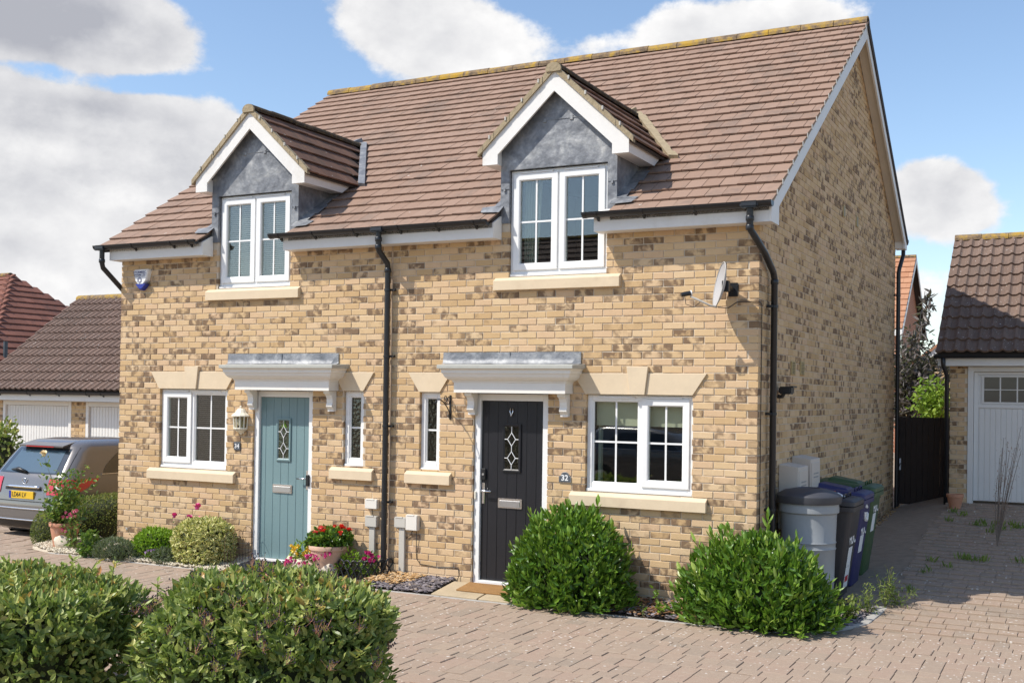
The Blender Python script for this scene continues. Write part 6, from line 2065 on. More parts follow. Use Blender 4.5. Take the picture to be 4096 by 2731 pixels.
# clipped box hedge between the bed and the parked car
t_ = bush('box_hedge', 'low clipped box hedge between gravel bed and parked car', 'hedge', (-9.80, 0.98, 0.22), (0.45, 0.95, 0.38), 9000, 0.028, 0.017, 'leaf_dark', p=3.0, seed=11, wob=0.06, top=0.5)
bush('box_ball', 'rounded box bush at the end of the gravel bed', 'bush', (-10.02, 0.02, 0.12), (0.30, 0.30, 0.30), 4500, 0.024, 0.014, 'leaf_dark', p=2.3, seed=12, wob=0.06)
q = at_bed(445, 2238); bush('lavender_plant', 'low grey green plant sprawling over the gravel edge', 'plant', (q[0], q[1] + 0.08, 0.04), (0.30, 0.2, 0.16), 1800, 0.055, 0.011, 'leaf_grey', p=2.0, seed=13, up=0.8, corescale=0.55, wob=0.2)
q = at_bed(345, 2225); bush('leafy_plant', 'dark leafy plant before the boulder', 'plant', (q[0], q[1] + 0.05, 0.06), (0.11, 0.1, 0.2), 260, 0.075, 0.042, 'leaf_rose', p=2.0, seed=14, corescale=0.4, wob=0.2)
q = at_bed(580, 2240); bush('lime_bush', 'bright lime green leafy bush on the gravel', 'bush', (q[0], q[1] + 0.2, 0.12), (0.33, 0.22, 0.21), 3200, 0.05, 0.022, 'leaf_lime', p=2.2, seed=15, up=0.5, wob=0.14)
lb_ = [tuple(on_y(px, py, q[1] - 0.02)) for px, py in ((582, 2212), (593, 2203), (606, 2203), (616, 2204))]
stems_plant('scabious_plant', 'small plant with lilac pincushion flowers by the lime bush', 'flowers', (q[0] + 0.12, q[1] + 0.0, bz(q[0], q[1])), lb_, 'leaf_grey', 0.05, 0.012, 14, 16, 0.04, ('fl_lilac', 0.026, lb_))
q = at_bed(660, 2250); bush('creeping_plant', 'low grey green creeping plant beside the variegated bush', 'plant', (q[0], q[1] + 0.03, 0.02), (0.2, 0.12, 0.12), 700, 0.05, 0.012, 'leaf_grey', p=2.0, seed=17, up=0.5, corescale=0.5, wob=0.2)
wfl = [tuple(on_y(507, 2116, -0.2)), tuple(on_y(607, 2145, -0.3))]
stems_plant('white_daisy', 'thin white daisies above the lime bush', 'flowers', (-8.0, -0.25, 0.0), wfl, 'leaf_grey', 0.03, 0.008, 6, 18, 0.02, ('fl_white', 0.03, wfl))
q = at_bed(800, 2250); vbc = (q[0], q[1] + 0.26, 0.20)
bush('variegated_bush', 'rounded cream and green variegated bush', 'bush', (vbc[0], -0.31, 0.19), (0.40, 0.27, 0.33), 3600, 0.058, 0.042, 'leaf_variegated', p=2.8, seed=19, up=0.1, wob=0.06)
rp = [tuple(on_y(px, py, -0.16)) for px, py in ((697, 2064), (732, 2097), (721, 2126), (730, 2118), (667, 2139), (788, 2030), (756, 2075), (793, 2078), (686, 2150))]
stems_plant('pink_rose', 'small rose bush with deep pink blooms against the brick wall', 'rose', (on_y(715, 2230, -0.2)[0], -0.2, 0.0), rp, 'leaf_rose', 0.045, 0.026, 12, 20, 0.035, ('fl_pink', 0.055, rp))
# right of the teal door
pr_ = (-5.06, -0.24, 0.0)
pt = pot('wide pale terracotta pot of red begonias', pr_, 0.235, 0.33, 'paleterra', flare=0.7)
bush('begonia_leaves', 'leafy green begonia plant filling the terracotta pot', 'plant', (pr_[0], pr_[1], 0.39), (0.24, 0.2, 0.13), 900, 0.06, 0.045, 'leaf_laurel', p=2.2, seed=23, corescale=0.7, wob=0.15)
P, Nn, rg2 = superblob((pr_[0] + 0.03, pr_[1], 0.41), (0.21, 0.18, 0.14), 26, 2.2, 0, 0.05, 0.1, 0.42, 31, 1.0)
bg = thing('begonia_flowers', 'cluster of scarlet and coral begonia flowers above the terracotta pot', 'flowers', (pr_[0], pr_[1], 0.42))
flowers(bg, 'fl_red', [tuple(p + np.array([0.03, 0, 0])) for p in P[:16]], 0.042, 3); flowers(bg, 'fl_coral', [tuple(p + np.array([-0.06, 0, .0])) for p in P[16:24]], 0.042, 4)
def bed_patch(name, label, pxs, mat, leafmat, r, y, seed, n=5, zoff=0.0):
    ctr = np.mean([on_y(px, py, y) for px, py in pxs], axis=0)
    t = thing(name, label, 'flowers', (ctr[0], y, bz(ctr[0], y)))
    half = (max(0.06, (max(on_y(px, py, y)[0] for px, py in pxs) - min(on_y(px, py, y)[0] for px, py in pxs)) / 2 + 0.02), 0.10, max(0.07, ctr[2] - bz(ctr[0], y)))
    P, Nn, rg_ = superblob((ctr[0], y, bz(ctr[0], y) + half[2] * 0.45), half, 260, 2.0, 0, 0.5, 0.15, bz(ctr[0], y), seed)
    m_ = len(P)
    V, F, UV, fa = leaf_arrays(P, Nn * .5 + rg_.normal(0, .5, (m_, 3)) + [0, 0, .3], Nn + rg_.normal(0, .4, (m_, 3)), 0.05 * rg_.uniform(.7, 1.3, m_), 0.022 * rg_.uniform(.7, 1.3, m_), rg_.random(m_))
    tag(obj_np('leaves', V, F, leafmat, t, uv=UV, fa=fa), kind='stuff')
    if mat:
        pts = []
        for px, py in pxs:
            for k in range(n): pts.append(tuple(on_y(px + rg_.normal(0, 9), py + rg_.normal(0, 7), y - 0.08 + rg_.normal(0, .03))))
        flowers(t, mat, pts, r, seed)
    return t
bed_patch('marigolds', 'yellow marigolds left of the begonia pot', [(1165, 2195), (1185, 2188), (1205, 2225), (1225, 2212), (1238, 2196), (1180, 2215)], 'fl_yellow', 'leaf_lime', 0.034, -0.26, 51, 3)
bed_patch('busy_lizzies', 'mass of magenta pink flowers before the begonia pot', [(1160, 2245), (1190, 2250), (1235, 2232), (1260, 2222), (1290, 2215), (1265, 2242), (1310, 2215), (1225, 2258), (1145, 2255)], 'fl_pink', 'leaf_rose', 0.03, -0.34, 52, 5)
bed_patch('lupin_leaves', 'fingered green leaves right of the begonia pot', [(1340, 2230), (1370, 2210), (1400, 2225), (1430, 2240), (1450, 2215), (1380, 2250)], None, 'leaf_lime', 0.03, -0.24, 53)
bed_patch('crimson_flowers', 'dark crimson flowers by the black lattice edging', [(1465, 2218), (1490, 2225), (1505, 2240), (1460, 2240), (1478, 2255)], 'fl_magenta', 'leaf_rose', 0.03, -0.2, 54, 3)
bed_patch('dark_heather', 'dull purple leafed plant at the front of the flower bed', [(1100, 2270), (1115, 2262), (1130, 2275)], None, 'leaf_purple', 0.03, -0.42, 55)

# weeds at the bed corner and in the paving joints
q = on_ground(3500, 2440)
for k, (px, py, h, n, lab) in enumerate([(3470, 2455, 0.30, 9, 'tall pale green weeds at the curved bed corner beside the bins'), (3540, 2430, 0.36, 10, 'feathery green weed on the kerb corner beside the bins'), (3590, 2420, 0.26, 8, 'thin seeding weeds at the edge of the shaded drive'), (3400, 2478, 0.2, 8, 'low leafy weed at the foot of the corner shrub'), (3290, 2500, 0.16, 8, 'bramble seedling under the corner shrub')]):
    b = on_ground(px, py); rg = np.random.default_rng(80 + k)
    tips = [(b[0] + rg.normal(0, .09), b[1] + rg.normal(0, .09), b[2] + h * rg.uniform(.5, 1.15)) for _ in range(n)]
    stems_plant('weed', lab, 'weed', tuple(b), tips, 'leaf_weed', 0.05 if k < 3 else 0.06, 0.010 if k < 3 else 0.035, 26 if k < 3 else 14, 90 + k, 0.02, thick=0.0025)
b = on_bed(2635, 2462); 
stems_plant('nettle_seedling', 'single nettle-like seedling between the two big shrubs', 'weed', tuple(b), [(b[0] - 0.04, b[1], b[2] + 0.27), (b[0] - 0.02, b[1], b[2] + 0.25), (b[0] + .03, b[1], b[2] + 0.12)], 'leaf_bright', 0.06, 0.04, 9, 96, 0.012)
b = on_bed(2570, 2462)
stems_plant('small_weed', 'tiny dry weed beside the nettle seedling', 'weed', tuple(b), [(b[0], b[1], b[2] + 0.10), (b[0] + 0.03, b[1], b[2] + 0.07)], 'leaf_weed', 0.03, 0.012, 7, 97, 0.01)
b = on_bed(2795, 2490)
stems_plant('small_weed', 'tiny pale weed at the kerb left of the corner shrub', 'weed', tuple(b), [(b[0], b[1], b[2] + 0.11), (b[0] - 0.04, b[1], b[2] + 0.08), (b[0] + .03, b[1], b[2] + .06)], 'leaf_weed', 0.04, 0.014, 8, 98, 0.01)
rg = np.random.default_rng(33)
gj = []
for px, py in [(3930, 2060), (3935, 2090), (4010, 2110), (4050, 2070), (4055, 2100), (3980, 2100), (3960, 2125), (3900, 2085), (3800, 2085), (3810, 2045), (3850, 2060), (4085, 2045), (3990, 2050), (3840, 2235), (3700, 2290), (3905, 2245), (3940, 2245), (3720, 2245), (3640, 2370), (3790, 2270), (4080, 2250), (3870, 2240), (3600, 2240), (3620, 2180), (3650, 2140), (3670, 2120), (3690, 2090), (3715, 2060), (3640, 2100)]:
    b = on_ground(px, py)
    for j in range(16): gj.append((b + np.array([rg.normal(0, .035), rg.normal(0, .05), 0]), rg.uniform(0.03, 0.11)))
PP = np.array([g[0] for g in gj]); LLn = np.array([g[1] for g in gj]); n = len(PP)
V, F, UV, fa = leaf_arrays(PP, rg.normal(0, .35, (n, 3)) + [0, 0, 1.0], rg.normal(0, 1, (n, 3)), LLn, LLn * 0.16 + 0.004, rg.uniform(.0, .8, n))
tag(obj_np('grass_tufts', V, F, 'leaf_weed', None, uv=UV, fa=fa), 'grass tufts and moss growing in the drive joints', None, kind='stuff')
b = on_ground(3990, 2012)
rgd = np.random.default_rng(77)
dt = [tuple(on_y(px, py, b[1] - 0.1)) for px, py in ((4085, 1705), (4015, 1750), (4030, 1765), (4060, 1790), (3998, 1830), (4040, 1800), (4075, 1775), (4010, 1790), (4085, 1800), (3990, 1900), (4020, 1840))]
dw = stems_plant('dead_weed', 'tall dried brown weed before the white garage door', 'weed', tuple(b), dt, 'leaf_grey', 0.035, 0.006, 26, 78, 0.03, thick=0.006)
for ch in dw.children:
    if ch.name.startswith('stems'): ch.data.materials[0] = M['deadstem']
    if ch.name.startswith('leaves'): ch.data.materials[0] = M['dry']
b = on_ground(3820, 2020)
pot('small terracotta flowerpot by the garage pier', (b[0], b[1], gz(b[0], b[1])), 0.125, 0.22, 'terracotta', flare=0.66)


# ------------------------------------------------------------------ garages and houses around
PAN_P = [(0.0, 0.0), (0.055, 0.0), (0.08, 0.010), (0.105, 0.031), (0.13, 0.031), (0.152, 0.010), (0.17, 0.0)]


def pantile_arrays(T, o0, es, en, eu, L=0.36):
    """T rows: u, s, rnd, tone"""
    T = np.asarray(T, float); n = len(T); K = len(PAN_P)
    pu = np.array([p[0] for p in PAN_P]); ph = np.array([p[1] for p in PAN_P])
    js = RNG.normal(0, 0.003, n); jh = RNG.normal(0, 0.002, n)
    def P(s, h): return o0 + (T[:, 0:1] + pu)[:, :, None] * eu + s[:, None, None] * es + (h[:, None] + ph)[:, :, None] * en
    lo = P(T[:, 1] + js, 0.042 + jh); hi = P(T[:, 1] + L, 0.004 + jh * 0); bt = P(T[:, 1] + js, 0.006 + jh)
    V = np.concatenate([lo, hi, bt], 1)
    F = np.array([[k, k + 1, K + k + 1, K + k] for k in range(K - 1)] + [[2 * K + k, 2 * K + k + 1, k + 1, k] for k in range(K - 1)])
    Fa = (F[None] + (np.arange(n) * 3 * K)[:, None, None]).reshape(-1, 4)
    uv1 = np.stack([pu / 0.17, np.zeros(K)], 1); uv2 = np.stack([pu / 0.17, np.ones(K)], 1)
    UV = np.tile(np.concatenate([uv1, uv2, uv1]), (n, 1))
    m_ = len(F)
    return V.reshape(-1, 3), Fa, UV, {'rnd': np.repeat(T[:, 2], m_), 'tone': np.repeat(T[:, 3], m_)}


def pantile_roof(parent, x0, x1, ye, ze, yr, zr, rows, mat, vis):
    """front slope from eaves (ye, ze) to ridge; the columns inside vis are tiles of their own"""
    slope = math.atan2(zr - ze, yr - ye); L = math.hypot(zr - ze, yr - ye); g = (L - 0.05) / rows
    es = np.array([0, math.cos(slope), math.sin(slope)]); en = np.array([0, -math.sin(slope), math.cos(slope)]); eu = np.array([1.0, 0, 0])
    o0 = np.array([0, ye, ze])
    y2 = yr + (yr - ye)
    deck = MB().prism([(ye + 0.06, ze + 0.04), (yr, zr - 0.02), (y2, ze), (y2, ze - 0.07), (yr, zr - 0.11), (ye + 0.06, ze - 0.03)], 'x', x0 + 0.02, x1).build('roof', 'deck', parent)
    rest = []; var = []
    for i in range(16):
        V, F, UV, fa = pantile_arrays([[0, 0, random.random(), random.random()]], np.zeros(3), es, en, eu, g + 0.05)
        var.append(mesh_np('roof_tile', V, F, mat, uv=UV, fa=fa))
    n = int((x1 - x0) / 0.17)
    for r in range(rows):
        for c in range(n):
            u = x0 + c * 0.17
            if vis[0] <= u <= vis[1]: link(bpy.data.objects.new('roof_tile', random.choice(var)), deck, o0 + eu * u + es * (r * g))
            else: rest.append([u, r * g, random.random(), random.random()])
    if rest:
        V, F, UV, fa = pantile_arrays(rest, o0, es, en, eu, g + 0.05)
        tag(obj_np('tiling', V, F, mat, deck, uv=UV, fa=fa), kind='stuff')
    ridge_run((x0, yr, zr - 0.04), (x1, yr, zr - 0.04), 0.12, 0.45, 'ridge', deck)
    return deck


def pier_bricks(parent, x0, x1, y, z0, z1, mat='brick'):
    S = []; k = 0; z = z0
    MB().box(x0 + 0.004, x1 - 0.004, y + 0.008, y + 0.2, z0 - 0.3, z1).build('pier', 'mortar', parent)
    vm = {}
    while z < z1 - 0.03:
        x = x0 - (B / 2 if k % 2 else 0)
        while x < x1:
            a, b = max(x + 0.005, x0), min(x + B - 0.005, x1)
            if b - a > 0.035:
                S.append([a, b, z + 0.005, min(z + 0.07, z1), 0.09, 0.0] + brick_tone())
            x += B
        z += CRS; k += 1
    for s in S:
        V, F, UV, fa = block_arrays([[-(s[1] - s[0]) / 2, (s[1] - s[0]) / 2, 0, s[3] - s[2], 0.09, 0.0, s[6], s[7]]])
        link(bpy.data.objects.new('brick', mesh_np('brick', map_front(V), F, mat, uv=UV, fa=fa)), parent, ((s[0] + s[1]) / 2, y, s[2]))


def ribbed_door(parent, x0, x1, y, z0, z1, pitch, mat='garage_door'):
    n = max(2, round((x1 - x0) / pitch)); w = (x1 - x0) / n
    mb = MB(); pts = []
    for i in range(n):
        a = x0 + i * w
        pts += [(a, y), (a + w * 0.1, y + 0.012), (a + w * 0.2, y), (a + w * 0.999, y)]
    vs = [(x, yy_, z0) for x, yy_ in pts] + [(x, yy_, z1) for x, yy_ in pts]; k = len(pts)
    mb.add(vs, [(i, i + 1, k + i + 1, k + i) for i in range(k - 1)])
    return mb.build('garage_door', mat, parent, fix=False)


# garage on the right
gr = thing('garage', 'brick garage with brown pantile roof and white glazed panel door beside the drive', 'garage', (3.2, 10, 0.54))
gy, gb = 7.87, 0.545
pier_bricks(gr, 0.962, 1.226, gy, gb - 0.07, 2.69)
MB().box(0.966, 1.05, gy + 0.2, 12.5, 0, 2.75).build('side_wall', 'brick', gr)
MB().box(4.1, 6.0, gy, gy + 0.2, 0, 2.69).build('front_wall', 'brick', gr)
MB().box(0.97, 6.0, 12.5, 12.6, 0, 2.75).build('back_wall', 'brick', gr)
fr = MB(); fr.box(1.228, 1.31, gy - 0.005, gy + 0.12, gb - 0.03, 2.685); fr.box(4.0, 4.099, gy - 0.005, gy + 0.12, gb - 0.03, 2.685); fr.box(1.31, 4.0, gy - 0.004, gy + 0.12, 2.61, 2.685)
fr.build('door_frame', 'garage_door', gr, bev=0.004)
MB().box(1.315, 3.995, gy + 0.075, gy + 0.11, gb + 0.04, 2.605).build('door_leaf', 'garage_door', gr)
ribbed_door(gr, 1.385, 3.95, gy + 0.066, gb + 0.05, 2.03, 0.078)
m_ = MB(); m_.box(1.315, 1.38, gy + 0.055, gy + 0.075, gb + 0.04, 2.605); m_.box(1.38, 3.995, gy + 0.056, gy + 0.075, 2.56, 2.605); m_.box(1.38, 3.995, gy + 0.056, gy + 0.075, 2.04, 2.10)
m_.build('door_rail', 'garage_door', gr, bev=0.003)
gp = MB(); frame_boxes(gp, 1.43, 3.9, 2.105, 2.555, 0.03, gy + 0.05, gy + 0.07)
gp.build('window_frame', 'garage_door', gr)
for i in range(10):
    a = 1.463 + i * 0.242
    for j in range(2):
        MB().box(a, a + 0.222, gy + 0.060, gy + 0.064, 2.137 + j * 0.197, 2.137 + j * 0.197 + 0.185).build('pane', plain('dark_pane%d%d' % (i, j), (0.03, 0.032, 0.04), 0.12, 0.1, 3), gr)
    MB().box(a + 0.2225, a + 0.2415, gy + 0.052, gy + 0.066, 2.136, 2.524).build('glazing_bar', 'garage_door', gr)
MB().box(1.461, 3.868, gy + 0.051, gy + 0.066, 2.3225, 2.3335).build('glazing_bar', 'garage_door', gr)
MB().box(0.80, 6.1, gy - 0.16, gy - 0.13, 2.695, 2.865).build('fascia', 'fascia', gr)
MB().box(0.82, 6.0, gy - 0.129, gy + 0.25, 2.692, 2.71).build('soffit', 'soffit', gr)
gutter_run(0.765, 6.1, gr, y=gy - 0.22, z=2.865, r=0.056)
dpg = MB().tube([(0.885, gy - 0.22, 2.83), (0.885, gy - 0.20, 2.70), (0.925, gy - 0.09, 2.55), (0.925, gy - 0.06, 2.45), (0.925, gy - 0.06, 0.4)], 0.034, 12).build('downpipe', 'black_plastic', gr, smooth=True)
pantile_roof(gr, 0.778, 6.05, 7.64, 2.895, 10.23, 5.035, 11, 'pantile2', (0.7, 2.55))
MB().prism([(7.7, 2.86), (10.23, 4.96), (12.7, 2.9), (12.7, 2.75), (7.7, 2.75)], 'x', 0.815, 0.9).build('gable', 'fascia', gr)

# side gate of dark boards
gt = thing('side_gate', 'tall dark brown boarded gate between house and garage', 'gate', (0.4, 8.78, 0.36))
for i in range(10):
    a = 0.085 + i * 0.0915
    MB().box(a, a + 0.0895, 8.76, 8.782, 0.40, 1.862).build('board', 'wood_gate', gt, bev=0.003)
MB().box(0.07, 1.0, 8.783, 8.82, 0.60, 0.70).build('rail', 'wood_gate', gt); MB().box(0.07, 1.0, 8.783, 8.82, 1.55, 1.65).build('rail', 'wood_gate', gt)
MB().box(0.01, 0.082, 8.74, 8.82, 0.3, 1.88).build('post', 'wood_gate', gt)
hp = on_y(3598, 1858, 8.755)
lk = MB().box(hp[0] - 0.022, hp[0] + 0.022, 8.748, 8.7595, hp[2] - 0.085, hp[2] + 0.11).build('lock_plate', 'whitepaint', gt, bev=0.003)
MB().tube([(hp[0], 8.746, hp[2] - 0.02), (hp[0], 8.72, hp[2] - 0.02), (hp[0] + 0.02, 8.715, hp[2] + 0.03)], 0.008, 8).build('handle', 'iron', lk)

# garage block on the left
gl_ = thing('garage_block', 'double garage with ribbed white doors and lichen speckled pantile roof behind the car', 'garage', (-15.4, 7, -0.3))
gy2, gb2 = 5.05, -0.30
pier_bricks(gl_, -15.49, -15.08, gy2, gb2, 1.89)
pier_bricks(gl_, -18.0, -17.55, gy2, gb2, 1.89)
for a, b in ((-17.545, -15.492), (-15.078, -13.0)):
    f_ = MB(); f_.box(a, a + 0.08, gy2 + 0.0, gy2 + 0.12, gb2, 1.885); f_.box(b - 0.08, b, gy2 + 0.0, gy2 + 0.12, gb2, 1.885); f_.box(a + 0.08, b - 0.08, gy2 + 0.001, gy2 + 0.12, 1.79, 1.885)
    f_.build('door_frame', 'garage_door', gl_, bev=0.004)
    d_ = ribbed_door(gl_, a + 0.085, b - 0.085, gy2 + 0.045, gb2 + 0.03, 1.785, 0.082)
    MB().box((a + b) / 2 - 0.06, (a + b) / 2 + 0.06, gy2 + 0.02, gy2 + 0.045, 0.65, 0.7).build('handle', 'carblack', d_)
MB().box(-18.0, -17.9, gy2 + 0.2, 10, gb2, 2.0).build('side_wall', 'brick', gl_); MB().box(-12.999, -11.5, gy2, gy2 + 0.2, gb2, 1.89).build('front_wall', 'brick', gl_); MB().box(-17.9, -11.5, 10, 10.1, gb2, 2.0).build('back_wall', 'brick', gl_)
MB().box(-17.9, -11.5, gy2 + 0.15, gy2 + 0.16, gb2, 1.9).build('inner_panel', 'dark', gl_)
MB().box(-18.15, -11.6, 4.80, 4.83, 1.892, 2.06).build('fascia', 'fascia', gl_)
MB().box(-18.1, -11.6, 4.831, 5.2, 1.894, 1.91).build('soffit', 'soffit', gl_)
gutter_run(-18.15, -11.6, gl_, y=4.74, z=2.07, r=0.056, brackets=(-17.3, -16.4, -15.55, -14.7, -14.3))
pantile_roof(gl_, -18.2, -11.6, 4.72, 2.10, 7.6, 4.28, 12, 'pantile', (-18.3, -14.0))


def far_brick(name, c1, c2, mort):
    mt, nt, b = mat_new(name)
    t = nt.nodes.new('ShaderNodeTexBrick'); t.inputs['Color1'].default_value = (*c1, 1); t.inputs['Color2'].default_value = (*c2, 1); t.inputs['Mortar'].default_value = (*mort, 1)
    t.inputs['Scale'].default_value = 1.0; t.inputs['Brick Width'].default_value = 0.225; t.inputs['Row Height'].default_value = 0.075; t.inputs['Mortar Size'].default_value = 0.006
    sp = nt.nodes.new('ShaderNodeSeparateXYZ'); nt.links.new(geo_pos(nt), sp.inputs[0])
    nt.links.new(e_xyz(E(sp.outputs[0]) + E(sp.outputs[1]), E(sp.outputs[2]), 0.0), t.inputs['Vector'])
    nt.links.new(t.outputs[0], b.inputs['Base Color']); b.inputs['Roughness'].default_value = 0.95
    return mt


M['farred'] = far_brick('far_red_brick', (0.42, 0.16, 0.075), (0.34, 0.12, 0.06), (0.5, 0.4, 0.32))
M['farbuff'] = far_brick('far_buff_brick', (0.5, 0.34, 0.18), (0.4, 0.26, 0.13), (0.55, 0.47, 0.36))


def simple_house(name, label, x0, x1, y0, y1, zb, ze, zr, wall, tilemat, windows=(), over=0.2, tw=0.33, gauge=0.32, cat='house'):
    """gabled house, ridge along x"""
    h = thing(name, label, cat, ((x0 + x1) / 2, (y0 + y1) / 2, zb))
    ym = (y0 + y1) / 2
    MB().prism([(y0, zb), (y0, ze), (ym, zr - 0.12), (y1, ze), (y1, zb)], 'x', x0, x1).build('wall', wall, h)
    dk = MB()
    k = (zr - ze) / (ym - y0)
    dk.prism([(y0 - over, ze - over * k), (ym, zr - 0.03), (y1 + over, ze - over * k), (y1 + over, ze - over * k - 0.08), (ym, zr - 0.11), (y0 - over, ze - over * k - 0.08)], 'x', x0 - over, x1 + over)
    rf = dk.build('roof', 'deck', h)
    sl = math.atan(k); L = math.hypot(ym - y0 + over, (ym - y0 + over) * k); rows = int(L / gauge)
    for sgn, oy in ((1, y0 - over), (-1, y1 + over)):
        es = np.array([0, sgn * math.cos(sl), math.sin(sl)]); en = np.array([0, -sgn * math.sin(sl), math.cos(sl)])
        T = []
        for r in range(rows):
            u = x0 - over - (tw / 2 if r % 2 else 0)
            while u < x1 + over:
                a, b = max(u, x0 - over) + 0.002, min(u + tw, x1 + over) - 0.002
                if b - a > 0.05: T.append([a, b, r * L / rows, random.random(), random.random(), L / rows + 0.05])
                u += tw
        V, F, UV, fa = tile_arrays(T, np.array([0, oy, ze - over * k + 0.0]), es, en, np.array([1.0, 0, 0]), lift=0.05, low=0.01, th=0.04)
        tag(obj_np('tiling', V, F, tilemat, rf, uv=UV, fa=fa), kind='stuff')
    ridge_run((x0 - over, ym, zr - 0.02), (x1 + over, ym, zr - 0.02), 0.12, 0.9, 'ridge', rf)
    for x in (x0 - over - 0.02, x1 + over):
        for sgn, yy_ in ((1, y0 - over), (-1, y1 + over)):
            MB().prism([(yy_, ze - over * k - 0.22), (yy_, ze - over * k + 0.0), (ym - sgn * 0.001, zr - 0.03), (ym - sgn * 0.001, zr - 0.25)], 'x', x, x + 0.02).build('barge_board', 'fascia', h)
    MB().box(x0 - over, x1 + over, y0 - over - 0.025, y0 - over, ze - over * k - 0.25, ze - over * k - 0.02).build('fascia', 'fascia', h)
    for (wx, wz, ww, wh, side) in windows:
        if side == 'front':
            f_ = MB(); frame_boxes(f_, wx, wx + ww, wz, wz + wh, 0.07, y0 - 0.03, y0 + 0.05); w_ = f_.build('window', 'upvc', h)
            MB().box(wx + 0.07, wx + ww - 0.07, y0 - 0.012, y0 - 0.004, wz + 0.07, wz + wh - 0.07).build('pane', plain('pane_%d' % len(bpy.data.materials), (0.03, 0.035, 0.045), 0.08), w_)
        elif side == 'back':
            f_ = MB(); frame_boxes(f_, wx, wx + ww, wz, wz + wh, 0.07, y1 - 0.05, y1 + 0.03); w_ = f_.build('window', 'upvc', h)
            MB().box(wx + 0.07, wx + ww - 0.07, y1 + 0.004, y1 + 0.012, wz + 0.07, wz + wh - 0.07).build('pane', plain('pane_%d' % len(bpy.data.materials), (0.03, 0.035, 0.045), 0.08), w_)
        elif side == 'right':
            f_ = MB().box(x1 + 0.002, x1 + 0.03, wx, wx + ww, wz, wz + wh); w_ = f_.build('window', 'upvc', h)
            MB().box(x1 + 0.031, x1 + 0.035, wx + 0.06, wx + ww - 0.06, wz + 0.06, wz + wh - 0.06).build('pane', plain('pane_%d' % len(bpy.data.materials), (0.03, 0.035, 0.045), 0.08), w_)
    return h


# red brick house far behind the gate: its ridge end and right verge foot fix its place
def ground_far(px, d):
    q = CAM + AX_F * d + AX_R * ((px - 2048) / FPX * d); return q


rr = ground_far(3655, 45); yrd = rr[1]
zrd = CAM[2] + (1619 - 1040) / FPX * 45
sl_ = simple_house('red_brick_house', 'distant red brick house with orange tiled roof seen over the gate', rr[0] - 9.0, rr[0] - 0.2, yrd - 3.3, yrd + 3.3, -0.3, zrd - 2.9, zrd, 'farred', 'orangetile', windows=((yrd - 2.6, 3.6, 0.5, 1.1, 'right'),), over=0.25, tw=0.30, gauge=0.34)
# small white-verged roof nearer
q = ground_far(3780, 30)
zz = CAM[2] + (1622 - 1372) / FPX * 30
sg = thing('garden_garage', 'low building with white sloping verge behind the gate', 'building', (q[0], q[1], 0.2))
dx_ = AX_R * 0 + np.array([1.0, 0, 0])
lowp = ground_far(3560, 30)
zl = CAM[2] + (1620 - 1520) / FPX * 30
MB().prism([(lowp[0] + 0.25, 0), (lowp[0] + 0.25, zl), (q[0], zz - 0.25), (q[0] + (q[0] - lowp[0]), zl), (q[0] + (q[0] - lowp[0]), 0)], 'y', q[1], q[1] + 4).build('wall', 'farbuff', sg)
for s in (0, 1):
    e = lowp[0] if s == 0 else 2 * q[0] - lowp[0]
    MB().prism([(e, zl - 0.22), (q[0], zz - 0.22), (q[0], zz), (e, zl)], 'y', q[1] - 0.15, q[1] - 0.12).build('barge_board', 'fascia', sg)
    pts = [(e, q[1] - 0.2, zl + 0.01), (q[0], q[1] - 0.2, zz + 0.01), (q[0], q[1] + 4.2, zz + 0.01), (e, q[1] + 4.2, zl + 0.01)]
    MB().slab(pts if s == 0 else pts[::-1], 0.06).build('roof', 'orangetile', sg)

# tiled house far left behind the garages: hipped roof
q = ground_far(35, 36); zr_ = CAM[2] + (1568 - 1115) / FPX * 36
nh = thing('neighbour_house', 'far house with red brown hipped tile roof behind the double garage', 'house', (q[0] - 4, q[1], -0.3))
hk, hrun = 0.80, 4.3
xr, yr2, xl = q[0], q[1], q[0] - 9.0
ze_ = zr_ - hk * hrun
MB().box(xl - 3.9, xr + 3.9, yr2 - 3.95, yr2 + 3.95, -0.4, ze_ + 0.2).build('wall', 'farbuff', nh)
MB().add([(xl, yr2, zr_ - .06), (xr, yr2, zr_ - .06), (xr + hrun, yr2 - hrun, ze_ - .06), (xl - hrun, yr2 - hrun, ze_ - .06), (xr + hrun, yr2 + hrun, ze_ - .06), (xl - hrun, yr2 + hrun, ze_ - .06)],
         [(0, 1, 2, 3), (1, 4, 2), (0, 5, 4, 1), (0, 3, 5)]).build('roof', 'deck', nh)
hroof = [o for o in nh.children if o.name.startswith('roof')][0]
sl2 = math.atan(hk); Lh = math.hypot(hrun, hrun * hk); rows = 18
